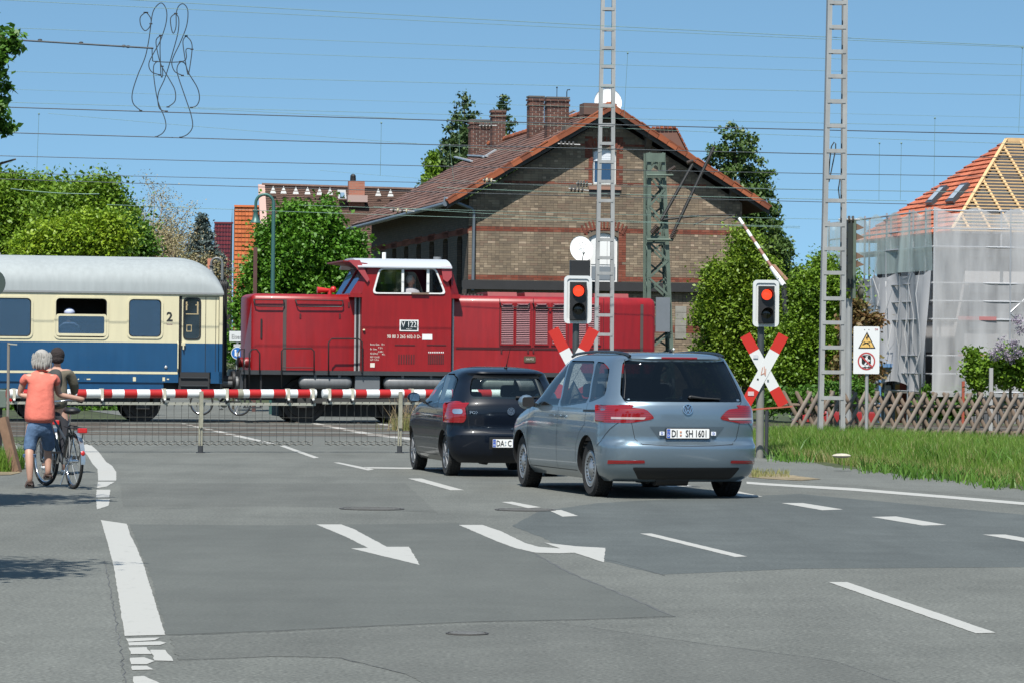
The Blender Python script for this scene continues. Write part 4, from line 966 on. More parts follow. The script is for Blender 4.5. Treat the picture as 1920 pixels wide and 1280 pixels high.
# ---------------------------------------------------------------- locomotive
def loco():
    t = thing('diesel_locomotive', 'dark red diesel locomotive with a central cab and white framed cab windows', 'locomotive', O_TR, TH)
    HY = -1.12; CY = -1.40; BL = P(TR, 465, 694, HY)
    zf1 = P(TR, 700, 695, CY)[1]; zf0 = P(TR, 700, 703, CY)[1]
    def hood(xa, xb, ztop, y, rad, nm, parent, mat=RED, endr=.10):
        prof = []   # cross-section y,z
        for a in range(0, 91, 10): prof.append((-y+0 - rad + rad*math.sin(R(a)) if False else (y*-1-rad+rad*math.cos(R(a))), ztop-rad+rad*math.sin(R(a))))
        right = prof; left = [(-p[0], p[1]) for p in reversed(prof)]
        poly = [(-y, zf1)]+right+left+[(y, zf1)]
        mb = MB(); N = len(poly); st = [(xa, .94), (xa+.03, .97), (xa+endr, 1), (xb-endr, 1), (xb-.03, .97), (xb, .94)]; vs = []
        for s, k in st:
            for p in poly: vs.append((s, p[0]*k, zf1+(p[1]-zf1)*(1-(1-k)*.6)))
        fs = [(i*N+j, i*N+(j+1) % N, (i+1)*N+(j+1) % N, (i+1)*N+j) for i in range(len(st)-1) for j in range(N)]+[tuple(range(N))[::-1], tuple((len(st)-1)*N+j for j in range(N))]
        mb.add(vs, fs); return mb.build(nm, mat, parent, smooth=35)
    x0 = P(TR, 472, 600, HY)[0]; x1 = P(TR, 676, 600, HY)[0]; x2 = P(TR, 848, 600, HY)[0]; x3 = P(TR, 1229, 600, HY)[0]
    zl = P(TR, 600, 552, HY)[1]; zr = P(TR, 1000, 556, HY)[1]
    hl = hood(x0, x1+.05, zl, HY, .16, 'front_hood', t); hr = hood(x2-.05, x3, zr, HY, .20, 'engine_hood', t)
    # cab
    cx0 = P(TR, 678, 620, CY)[0]; cx1 = P(TR, 846, 620, CY)[0]
    zc = P(TR, 760, 551, CY)[1]; zroof = P(TR, 760, 499, CY)[1]
    wpoly = [P(TR, *q, CY) for q in ((697.5, 551), (836.5, 552), (817, 502.5), (711, 502.5))]
    wp_in = rpoly([P(TR, *q, CY) for q in ((701.5, 548.5), (832, 549.5), (815, 505.5), (713.5, 505.5))], .09)
    wp_out = rpoly(wpoly, .11)
    body = [(cx0, zf1), (cx1, zf1), (cx1, zc), P(TR, 832, 500, CY), P(TR, 690, 500, CY), (cx0, zc)]
    holed(body, [wp_in], .05, CY).build('cab_side', RED, t)
    ring(wp_out, wp_in, CY-.03, CY).build('window_frame', WF, t)
    for pxa, pxb in ((752.5, 757.5), (799.5, 805)):
        a = P(TR, pxa, 548, CY); b = P(TR, pxb, 505, CY); MB().box(a[0], b[0], CY-.025, CY+.01, a[1], b[1]).build('window_bar', WF, t)
    pan = [('left', [(701.5,548.5),(753,548.8),(753,505.5),(713.5,505.5)]), ('right', [(804,549.2),(832,549.5),(815,505.5),(804,505.5)])]
    for n_, q in pan: MB().prism([P(TR, *z, CY) for z in q], CY+.02, CY+.023).build('side_window', GL_CAB, t)
    a = P(TR, 771, 549, CY); MB().box(a[0], a[0]+.42, CY-.06, CY, a[1]-.04, a[1]).build('arm_rest', M('wood_brown', (.20,.13,.09), .7), t)
    # remaining cab walls
    HYC = -CY
    top = [P(TR, 690, 500, CY), P(TR, 832, 500, CY)]
    mb = MB(); mb.prism([(p[0], p[1]) for p in body], HYC-.05, HYC); 
    far = holed(body, [wp_in], .05, HYC-.05); far.build('cab_side', RED, t)
    mb = MB(); mb.box(cx0, cx0+.04, CY+.05, HYC-.05, zf1, zc); mb.build('cab_front', REDD, t)
    mb = MB(); mb.box(cx1-.04, cx1, CY+.05, HYC-.05, zf1, zc); mb.build('cab_back', REDD, t)
    # slanted end windows
    blue = Mglass('windscreen_blue', (.30,.42,.62), .25, gl=(.6,.75,1))
    wl = P(TR, 655, 549, CY)
    xl = wl[0]; xt = P(TR, 686, 500, CY)[0]
    for side_, xb_, xtp, nm in ((-1, cx0-.26, top[0][0], 'front'), (1, cx1+.22, top[1][0], 'back')):
        mb = MB(); mb.add([(xb_, CY+.25, zc), (xb_, -CY-.25, zc), (xtp, -CY-.18, top[0][1]), (xtp, CY+.18, top[0][1])], [(0,1,2,3)]); mb.build('windscreen', blue, t)
        # pillars joining side and screen
        mb = MB(); mb.add([(xb_, CY+.25, zc), (xtp, CY+.18, top[0][1]), (xtp, CY, top[0][1]), (cx0 if side_ < 0 else cx1, CY, zc)], [(0,1,2,3)])
        mb.build('corner_pillar', REDD, t); mb = MB()
        mb.add([(xb_, -CY-.25, zc), (xtp, -CY-.18, top[0][1]), (xtp, -CY, top[0][1]), (cx0 if side_ < 0 else cx1, -CY, zc)], [(0,1,2,3)]); mb.build('corner_pillar', REDD, t)
        mb = MB(); xs_ = sorted((xb_, cx0 if side_ < 0 else cx1)); mb.box(xs_[0]-.02, xs_[1], CY+.02, -CY-.02, zc-.10, zc-.002); mb.build('cab_ledge', RED, t)
        mb = MB(); mb.bar((xb_, 0, zc), (xtp, 0, top[0][1]), .06); mb.build('screen_bar', RED, t)
    # roof: silver cover with visors at both ends
    rz0 = zroof-.02; rt = P(TR, 760, 486.5, 0)[1]
    xr0 = P(TR, 670, 495, CY)[0]; xr1 = P(TR, 846.5, 495, CY)[0]; nn = 16; vs = []
    for s in (xr0, xr1):
        for j in range(nn+1):
            y_ = -1.50+3.0*j/nn; vs.append((s, y_, rz0+(rt-rz0)*(1-abs(y_/1.5)**3.2)))
        for j in range(nn+1):
            y_ = -1.50+3.0*j/nn; vs.append((s, y_, rz0-.03+(rt-rz0)*(1-abs(y_/1.5)**3.2)*.9))
    k = nn+1; fs = []
    for j in range(nn): fs += [(j, j+1, 2*k+j+1, 2*k+j), (k+j, k+j+1, 3*k+j+1, 3*k+j), (j, j+1, k+j+1, k+j), (2*k+j, 2*k+j+1, 3*k+j+1, 3*k+j)]
    fs += [(0, k, 3*k, 2*k), (k-1, 2*k-1, 4*k-1, 3*k-1)]
    mb = MB(); mb.add(vs, fs); mb.build('cab_roof', M('roof_silver', (.62,.65,.68), .40, .25), t, smooth=40)
    # flared visors
    for pts, s_ in ((((652, 488), (674, 488), (692, 524), (688, 530), (668, 503)), -1), (((846, 500), (846.5, 520), (838, 530), (830, 524), (826, 500)), 1)):
        q = [P(TR, *z, CY) for z in pts]; MB().prism(q, CY-.06, CY-.03).build('side_visor', M('visor_pink', (.36,.05,.06), .5), t)
    mb = MB(); a = P(TR, 653, 488, CY); b = P(TR, 670, 492, CY)
    mb.add([(a[0]-.12, CY+.05, a[1]), (a[0]-.12, -CY-.05, a[1]), (b[0]+.25, -CY-.02, b[1]-.02), (b[0]+.25, CY+.02, b[1]-.02), (a[0]-.12, CY+.05, a[1]-.03), (a[0]-.12, -CY-.05, a[1]-.03), (b[0]+.25, -CY-.02, b[1]-.05), (b[0]+.25, CY+.02, b[1]-.05)], [(0,1,2,3),(4,5,6,7),(0,1,5,4),(0,3,7,4),(1,2,6,5)])
    mb.build('front_visor', REDD, t)
    a = P(TR, 846, 501, CY); b = P(TR, 863, 552, CY); mb = MB(); mb.add([(a[0], CY+.03, a[1]), (b[0], CY+.2, b[1]), (cx1, CY+.02, b[1]), (a[0], .4, a[1]), (b[0], .4, b[1])], [(0,1,2),(0,1,4,3)]); mb.build('back_visor', RED, t)
    # roof bits
    for px, py, h_ in ((720, 487, .16), (820, 487, .07)):
        p = P(TR, px, py, 0); mb = MB(); mb.cyl((p[0], 0, rt-.02), (p[0], 0, rt+h_), .05 if h_ > .1 else .10, n=12); mb.build('roof_aerial', WF if h_ > .1 else GREYT, t, smooth=40)
    # horn on the left hood
    hn = thing_part('horn', t); p = P(TR, 622, 552, 0)
    mb = MB(); mb.cyl((p[0]-.05, 0, zl-.02), (p[0]-.05, 0, zl+.15), .05); mb.cyl((p[0]+.02, 0, zl+.12), (p[0]-.36, 0, zl+.12), .03, .085, n=14); mb.ball((p[0]+.04, 0, zl+.14), .08); mb.build('horn_body', M('horn_red', (.5,.02,.02), .4), hn, smooth=40)
    # hood straps, edges
    for px0, px1, mt, xo in ((530.5, 537, M('strap_brown', (.075,.055,.05), .6), HY), (1200.5, 1206, MATS['strap_brown'], HY)):
        a = P(TR, px0, 600, HY)[0]; b = P(TR, px1, 600, HY)[0]; zz = zl if px0 < 700 else zr; rd = .16 if px0 < 700 else .20
        mb = MB(); mb.box(a, b, HY-.012, HY, zf1, zz-rd*.8); mb.build('hood_strap', mt, t)
    for px0, px1, mt, y_ in ((664.5, 667.5, LGREY, HY-.012), (667.5, 672.5, GASK, HY-.008), (672.5, 676.5, LGREY, HY-.014), (844, 848, GASK, HY-.01), (848, 851, LGREY, HY-.014)):
        a = P(TR, px0, 600, HY)[0]; b = P(TR, px1, 600, HY)[0]; mb = MB(); mb.box(a, b, y_, HY+.02, zf1, zl-.04); mb.build('edge_trim', mt, t)
    a = P(TR, 676, 600, HY)[0]; MB().box(a, cx0+.01, HY-.1, HY+.1, zf1, zl-.03).build('cab_corner', REDD, t)
    # louvres
    SLAT = M('slat_silver', (.46,.24,.26), .4, .35)
    for (pa, pb) in ((940, 962), (968, 992.5), (1004, 1026), (1036, 1060), (1078, 1098), (1103, 1124)):
        a = P(TR, pa, 572, HY); b = P(TR, pb, 645, HY); g = thing_part('louvre_panel', t)
        ring([(a[0]-.03, b[1]-.03), (b[0]+.03, b[1]-.03), (b[0]+.03, a[1]+.05), (a[0]-.03, a[1]+.05)], [(a[0], b[1]), (b[0], b[1]), (b[0], a[1]), (a[0], a[1])], HY-.03, HY).build('louvre_frame', RED, g)
        MB().box(a[0], b[0], HY-.006, HY-.002, b[1], a[1]).build('louvre_back', M('louvre_dark', (.05,.004,.006), .7), g)
        n = 21; sm = MB(); sm.prism([(-.028, -.010), (-.006, .012), (-.006, .016), (-.030, -.006)], 0, b[0]-a[0], plane='yz'); me = sm.mesh('slat', SLAT)
        for i in range(n): obj_from('slat', me, g, (a[0], HY, b[1]+(a[1]-b[1])*(i+.4)/n))
        a2 = P(TR, pa+1, 569.5, HY); b2 = P(TR, pb-1, 569.5, HY); mb = MB(); mb.tube([(a2[0], HY, a2[1]), (a2[0]+.03, HY-.05, a2[1]-.02), (b2[0]-.03, HY-.05, b2[1]-.02), (b2[0], HY, b2[1])], .012); mb.build('panel_handle', SLAT, g)
    # hatch on the hood roof
    for px0, px1 in ((920, 975), (990, 1100), (1120, 1185)):
        a = P(TR, px0, 556, HY)[0]; b = P(TR, px1, 556, HY)[0]; mb = MB(); mb.prism([(-.78, zr-.05), (.78, zr-.05), (.70, zr+.10), (-.70, zr+.10)], a, b, plane='yz'); mb.build('roof_hatch', REDD, t)
    a = P(TR, 878, 550, HY)[0]; b = P(TR, 918, 550, HY)[0]; mb = MB()
    for i in range(6): mb.box(a+(b-a)*i/6, a+(b-a)*(i+.5)/6, -.5, .5, zr, zr+.05)
    stuff(mb.build('exhaust_grille', MATS['strap_brown'], t))
    # grab rails
    def rail(pix, y, r=.014, mt=STEELB, nm='grab_rail', out=.07):
        q = [P(TR, *z, y) for z in pix]; pts = [(q[0][0], y+out, q[0][1])]+[(z[0], y, z[1]) for z in q]+[(q[-1][0], y+out, q[-1][1])]
        mb = MB(); mb.tube(pts, r, 6); return mb.build(nm, mt, t, smooth=60)
    rail([(476,562),(478,572),(484,574.5),(529,575),(532,570),(532,563)], HY-.07); rail([(478,562),(532,562.5)], HY-.07)
    rail([(554.5,563),(557,572),(561,575),(640,575.5),(643,573),(643,564)], HY-.07); rail([(555,562.5),(643,564)], HY-.07)
    rail([(938,568),(940,576),(990,577),(993,569)], HY-.07); rail([(1000,569),(1003,577),(1056,578),(1059,570)], HY-.07)
    for pix in ([(446,694),(446,662),(450,655),(458,653),(457,694)], [(467.5,735),(467.5,662),(472,655),(481,654),(487,662),(487,698)],
                [(528,735),(528,658),(532,653),(584,653),(589,658),(589,698)], [(616,700),(616,642),(622,635),(672,635),(679,641),(679,698)]):
        rail(pix, CY-.10, .017)
    rail([(529,688.5),(588,689)], CY-.10, .012)
    # hood doors: joints, hinges, handles, lamps
    JT = M('joint_dark', (.07,.004,.006), .7)
    def jl(px0, py0, px1, py1, y, wd=.014):
        a = P(TR, px0, py0, y); b = P(TR, px1, py1, y)
        if abs(px0-px1) < 1: MB().box(a[0]-wd/2, a[0]+wd/2, y-.006, y-.001, min(a[1], b[1]), max(a[1], b[1])).build('panel_joint', JT, t)
        else: MB().box(a[0], b[0], y-.012, y-.001, (a[1]+b[1])/2-wd/2, (a[1]+b[1])/2+wd/2).build('panel_joint', JT, t)
    jl(855, 653, 1200, 655, HY, .05); jl(937, 560, 937, 652, HY); jl(1000, 560, 1000, 652, HY); jl(1066, 560, 1066, 654, HY); jl(1132, 560, 1132, 655, HY); jl(740, 646, 778, 647, CY, .02); jl(800, 646, 836, 647, CY, .02)
    MB().box(P(TR, 490, 600, HY)[0]-.02, P(TR, 490, 600, HY)[0]+.02, HY-.03, HY, P(TR, 490, 634, HY)[1], P(TR, 490, 598, HY)[1]).build('door_latch', STEELB, t)
    for px, py in ((563, 592), (637, 592), (654, 571), (940, 657), (990, 657), (1000, 657), (1062, 657)):
        a = P(TR, px, py, HY); MB().box(a[0]-.02, a[0]+.02, HY-.02, HY, a[1]-.06, a[1]+.05).build('hinge', JT, t)
    for px, py in ((468, 567),): a = P(TR, px, py, HY)
    for y_ in (-.75, .75):
        zz = P(TR, 474, 679, HY)[1]; mb = MB(); mb.lathe([(.001,-.14),(.11,-.14),(.13,-.08),(.10,.02)], (x0+.02, y_, zz), (1,0,0), 18); mb.build('head_lamp', REDD, t, smooth=50)
        mb = MB(); mb.ball((x0-.12, y_, zz), .09, .35, 1, 1, 14); mb.build('lamp_glass', WF, t, smooth=60)
    a = P(TR, 481, 556, HY); mb = MB(); mb.ball((a[0], HY+.08, a[1]), .05, 1, .8, .7); mb.build('marker_lamp', WF, t, smooth=60)
    a = P(TR, 682, 619, CY); mb = MB(); mb.ball((a[0], CY-.03, a[1]), .035, 1, 1, .7); mb.build('door_knob', CREAM, t, smooth=60)
    # vents on the cab
    for px0, px1, n in ((748, 776, 7), (804, 831, 9)):
        for i in range(n):
            px = px0+(px1-px0)*i/(n-1); a = P(TR, px, 664, CY); b = P(TR, px, 682, CY); MB().box(a[0]-.014, a[0]+.014, CY-.008, CY-.001, b[1], a[1]).build('vent_slot', JT, t)
    for i in range(9):
        px = 804+27*i/8; a = P(TR, px, 660, CY); MB().box(a[0]-.012, a[0]+.012, CY-.006, CY-.001, a[1]-.02, a[1]+.015).build('white_tick', WF, t)
    # plate and lettering
    a = P(TR, 749, 621, CY); b = P(TR, 784.5, 600, CY); BK = M('plate_dark', (.015,.025,.028), .4)
    pl_ = MB().box(a[0], b[0], CY-.015, CY, a[1], b[1]).build('number_plate', WF, t); MB().box(a[0]+.03, b[0]-.03, CY-.019, CY-.015, a[1]+.03, b[1]-.03).build('plate_field', BK, pl_)
    c = P(TR, 766.5, 609, CY); put_text('V 122', .195, WF, t, (c[0], CY-.022, c[1]), name='plate_lettering', sx=.80, bold=.001)
    c = P(TR, 766.5, 617, CY); put_text('KHD 57', .04, WF, t, (c[0], CY-.022, c[1]), name='plate_lettering')
    LT = M('letter_cream', (.72,.66,.58), .5)
    c = P(TR, 757.5, 631.5, CY); put_text('98 80 3 265 602-3 D-', .118, LT, t, (c[0], CY-.004, c[1]), name='number_lettering', sx=.80, bold=.001)
    a = P(TR, 791.5, 637, CY); b = P(TR, 810.5, 626.5, CY); MB().box(a[0], b[0], CY-.006, CY-.001, a[1], b[1]).build('white_patch', WF, t)
    for txt, px, py in (('Brems-Gew.', 694, 645.5), ('50 t', 715, 645.5), ('Br. Gew.', 694, 654), ('P 52 t', 709, 652), ('G 48 t', 709, 659), ('KE-GPmZ', 694, 662.5), ('49 t', 716, 664), ('REV 12.4.05', 694, 669), ('LüP 11,0 m', 694, 674)):
        c = P(TR, px, py, CY); put_text(txt, .062, LT, t, (c[0], CY-.004, c[1]), name='small_lettering', align='LEFT', sx=.75)
    a = P(TR, 694, 688, CY); b = P(TR, 702.5, 680, CY); MB().box(a[0], b[0], CY-.006, CY-.001, a[1], b[1]).build('white_mark', LT, t)
    a = P(TR, 982, 678.5, HY); b = P(TR, 1004, 667.5, HY); MB().prism(rrect(a[0], b[0], a[1], b[1], .03), HY-.02, HY-.005).build('maker_plate', M('plate_olive', (.09,.07,.04), .5), t)
    c = P(TR, 993, 673, HY); put_text('DEUTZ', .06, LT, t, (c[0], HY-.024, c[1]), name='maker_lettering')
    # frame, tanks, buffers, wheels
    fx0 = P(TR, 452, 700, CY)[0]; fx1 = P(TR, 1236, 700, CY)[0]
    MB().box(fx0, fx1, CY-.05, -CY+.05, zf0, zf1-.002).build('footplate', DGREY, t)
    MB().box(fx0+.1, fx1-.1, -.7, .7, .55, zf0).build('main_frame', STEELB, t)
    for pa, pb in ((561, 662), (720, 838), (905, 1010), (1060, 1160)):
        a = P(TR, pa, 705, CY)[0]; b = P(TR, pb, 705, CY)[0]; zc_ = P(TR, 600, 716, CY)[1]; r = .165
        mb = MB(); mb.lathe([(.001, 0), (r*.6, .02), (r*.9, .07), (r, .14), (r, b-a-.14), (r*.9, b-a-.07), (r*.6, b-a-.02), (.001, b-a)], (a, CY+.15, zc_), (1,0,0), 20); tk = mb.build('air_tank', GREYT, t, smooth=50)
        for q in (.3, .75): 
            mb = MB(); mb.box(a+(b-a)*q-.03, a+(b-a)*q+.03, CY+.02, CY+.28, zc_+.10, zf0); mb.build('tank_strap', GREYT, tk)
    a = P(TR, 666, 730, CY); b = P(TR, 713, 704, CY); MB().box(a[0], b[0], CY+.02, CY+.6, a[1], b[1]).build('battery_box', M('box_grey', (.13,.14,.15), .5, var=.1), t, bevel=.02)
    for xx, sg in ((fx0, -1), (fx1, 1)):
        MB().box(xx-.02 if sg < 0 else xx-.06, xx+.06 if sg < 0 else xx+.02, -1.35, 1.35, .80, zf1-.05).build('buffer_beam', DGREY, t)
        for s in (-.87, .87):
            zb_ = P(TR, 450, 717.5, CY)[1]; mb = MB(); mb.cyl((xx, s, zb_), (xx+sg*.12, s, zb_), .16, n=18); mb.cyl((xx+sg*.1, s, zb_), (xx+sg*.42, s, zb_), .10, n=16); mb.cyl((xx+sg*.42, s, zb_), (xx+sg*.47, s, zb_), .22, n=22); mb.build('buffer', GREYT, t, smooth=40)
        mb = MB(); mb.tube([(xx, -.3, .9), (xx+sg*.15, -.3, .7), (xx+sg*.2, -.28, .45), (xx+sg*.35, -.25, .4)], .03); mb.tube([(xx, .3, .9), (xx+sg*.18, .3, .6), (xx+sg*.3, .28, .5)], .03); mb.build('air_hose', STEELB, t, smooth=60)
        mb = MB(); mb.bar((xx, 0, .98), (xx+sg*.35, 0, .95), .10); mb.bar((xx+sg*.3, 0, .95), (xx+sg*.36, 0, .62), .06); mb.build('coupling', STEELB, t)
        for zz in (.38, .68): MB().box(xx+(.08 if sg < 0 else -.5), xx+(.5 if sg < 0 else -.08), CY-.03, CY+.2, zz-.02, zz+.01).build('step', DGREY, t)
        for q in (.1, .48): MB().box(xx-sg*q-.02, xx-sg*q+.02, CY+.0, CY+.05, .36, zf0).build('step_hanger', STEELB, t)
    for wx in np.linspace(fx0+1.6, fx1-1.6, 4):
        for s in (-.75, .75):
            mb = MB(); mb.lathe([(.001,-.05),(.42,-.05),(.44,-.02),(.55,-.02),(.57,.06),(.44,.06),(.001,.05)], (wx, s, .55), (0,1,0), 32); mb.build('wheel', MATS['wheel_steel'], t, smooth=40)
        MB().cyl((wx, -.8, .55), (wx, .8, .55), .10).build('axle', STEELB, t)
        mb = MB(); mb.box(wx-.2, wx+.2, -1.15, -.9, .38, .72); mb.cyl((wx-.38, -1.0, .5), (wx-.38, -1.0, .85), .10); mb.cyl((wx+.38, -1.0, .5), (wx+.38, -1.0, .85), .10); mb.build('axle_box', MATS['axle_box_grey'], t)
    MB().box(fx0+.9, fx1-.9, -1.0, -.85, .50, .78).build('side_frame', STEELB, t); MB().bar((fx0+1.6, -1.2, .55), (fx1-1.6, -1.2, .55), .08, .12).build('coupling_rod', MATS['axle_box_grey'], t)
    MB().box(fx0+1.0, fx1-1.0, -.6, .6, .16, .60).build('inner_frame', STEELB, t)
    MB().box(fx0+3.9, fx0+5.2, CY+.1, 1.0, .25, .75).build('fuel_tank', DGREY, t, bevel=.03)
    # cab floor and desk
    MB().box(cx0+.05, cx1-.05, CY+.06, -CY-.06, zc-.12, zc-.08).build('cab_floor', GASK, t)
    MB().box(cx0+.3, cx0+.9, -.6, .6, zc-.08, zc+.25).build('control_desk', M('desk_green', (.10,.12,.11), .6), t)
    return t
loco_o = loco()
head_in(TR, 770, 526, CYD := -1.15, .115, 'hair_white', 'skin', 'shirt_grey', 'locomotive driver with grey hair at the open middle window of the red cab', (.30,.30,.32), turn=1)
head_in(TR, 130, 590, -1.2, .12, 'hair_brown', 'skin', 'shirt_grey2', 'passenger in a pale blue cap leaning at the half open coach window', (.35,.36,.45), hat='cap_blue')
# ============================================================ BUILDINGS
def Mbrick_random(name, cols, rough=.85):
    if name in MATS: return MATS[name]
    k = .62 if name == 'brick_mixed' else .85; mn = [sum(c[i] for _, c in cols)/len(cols) for i in range(3)]; cols = [(p, tuple(mn[i]+(c[i]-mn[i])*k for i in range(3))) for p, c in cols]
    m, t, o = _new(name); L = t.links; b = t.nodes.new('ShaderNodeBsdfPrincipled'); L.new(b.outputs[0], o.inputs[0]); b.inputs['Roughness'].default_value = rough; b.inputs['Specular IOR Level'].default_value = .25
    g = t.nodes.new('ShaderNodeNewGeometry'); oi = t.nodes.new('ShaderNodeObjectInfo'); ad = t.nodes.new('ShaderNodeMath'); ad.operation = 'ADD'; L.new(g.outputs['Random Per Island'], ad.inputs[0]); L.new(oi.outputs['Random'], ad.inputs[1])
    fr = t.nodes.new('ShaderNodeMath'); fr.operation = 'FRACT'; L.new(ad.outputs[0], fr.inputs[0])
    cr = t.nodes.new('ShaderNodeValToRGB'); cr.color_ramp.interpolation = 'CONSTANT'; e = cr.color_ramp.elements
    cols = [(p, tuple(v*.80 for v in c)) for p, c in cols]; e[0].position = 0; e[0].color = (*cols[0][1], 1); e[1].position = cols[1][0]; e[1].color = (*cols[1][1], 1)
    for p, c in cols[2:]: q = e.new(p); q.color = (*c, 1)
    L.new(fr.outputs[0], cr.inputs[0])
    tc = t.nodes.new('ShaderNodeTexCoord'); n = t.nodes.new('ShaderNodeTexNoise'); n.inputs['Scale'].default_value = .7; n.inputs['Detail'].default_value = 6; L.new(tc.outputs['Object'], n.inputs['Vector'])
    mr = t.nodes.new('ShaderNodeMapRange'); mr.inputs[1].default_value = .3; mr.inputs[2].default_value = .7; mr.inputs[3].default_value = .72; mr.inputs[4].default_value = 1.25; L.new(n.outputs[0], mr.inputs[0])
    mx = t.nodes.new('ShaderNodeVectorMath'); mx.operation = 'SCALE'; L.new(cr.outputs[0], mx.inputs[0]); L.new(mr.outputs[0], mx.inputs['Scale']); L.new(mx.outputs[0], b.inputs['Base Color']); MATS[name] = m; return m
def Mbricktex(name, c1, c2, mortar, scale=1.0):
    if name in MATS: return MATS[name]
    m, t, o = _new(name); L = t.links; b = t.nodes.new('ShaderNodeBsdfPrincipled'); L.new(b.outputs[0], o.inputs[0]); b.inputs['Roughness'].default_value = .9
    tc = t.nodes.new('ShaderNodeTexCoord'); sp = t.nodes.new('ShaderNodeSeparateXYZ'); L.new(tc.outputs['Object'], sp.inputs[0]); cb = t.nodes.new('ShaderNodeCombineXYZ')
    ad = t.nodes.new('ShaderNodeMath'); ad.operation = 'ADD'; L.new(sp.outputs[0], ad.inputs[0]); L.new(sp.outputs[1], ad.inputs[1]); L.new(ad.outputs[0], cb.inputs[0]); L.new(sp.outputs[2], cb.inputs[1])
    br = t.nodes.new('ShaderNodeTexBrick'); L.new(cb.outputs[0], br.inputs['Vector']); br.inputs['Color1'].default_value = (*c1, 1); br.inputs['Color2'].default_value = (*c2, 1); br.inputs['Mortar'].default_value = (*mortar, 1)
    br.inputs['Scale'].default_value = scale; br.inputs['Brick Width'].default_value = .25; br.inputs['Row Height'].default_value = .077; br.inputs['Mortar Size'].default_value = .009
    L.new(br.outputs[0], b.inputs['Base Color']); MATS[name] = m; return m
BRK = Mbrick_random('brick_mixed', [(0,(.195,.152,.108)),(.18,(.155,.124,.092)),(.36,(.230,.178,.122)),(.52,(.120,.095,.072)),(.62,(.250,.195,.135)),(.78,(.190,.130,.095)),(.90,(.34,.27,.19)),(.97,(.44,.34,.25))])
BRKR = Mbrick_random('brick_red', [(0,(.205,.062,.038)),(.3,(.17,.050,.032)),(.6,(.235,.085,.055)),(.85,(.13,.045,.032))])
MORT = M('mortar', (.155,.125,.095), .95, var=.2, vs=5)
HZ = (HX0 := at(876, 668, 110.0))
H0 = Vector((HX0.x, 110.0, 0)); HF = Frame(H0, math.atan(.19))
TILE = Mbrick_random('roof_tile_old', [(0,(.165,.088,.068)),(.25,(.14,.080,.065)),(.5,(.19,.100,.076)),(.75,(.125,.075,.062)),(.9,(.17,.125,.110))])
TILEO = Mbrick_random('verge_tile_orange', [(0,(.30,.088,.040)),(.3,(.23,.072,.036)),(.6,(.34,.105,.048)),(.85,(.17,.058,.034))])
GREYW = M('weathered_wood', (.115,.095,.08), .9, var=.25, vs=3, streak=.2); SOFF = M('soffit_dark', (.055,.055,.058), .85, var=.2, vs=3)
ZINC = M('zinc_pipe', (.17,.20,.23), .45, .4, var=.15)
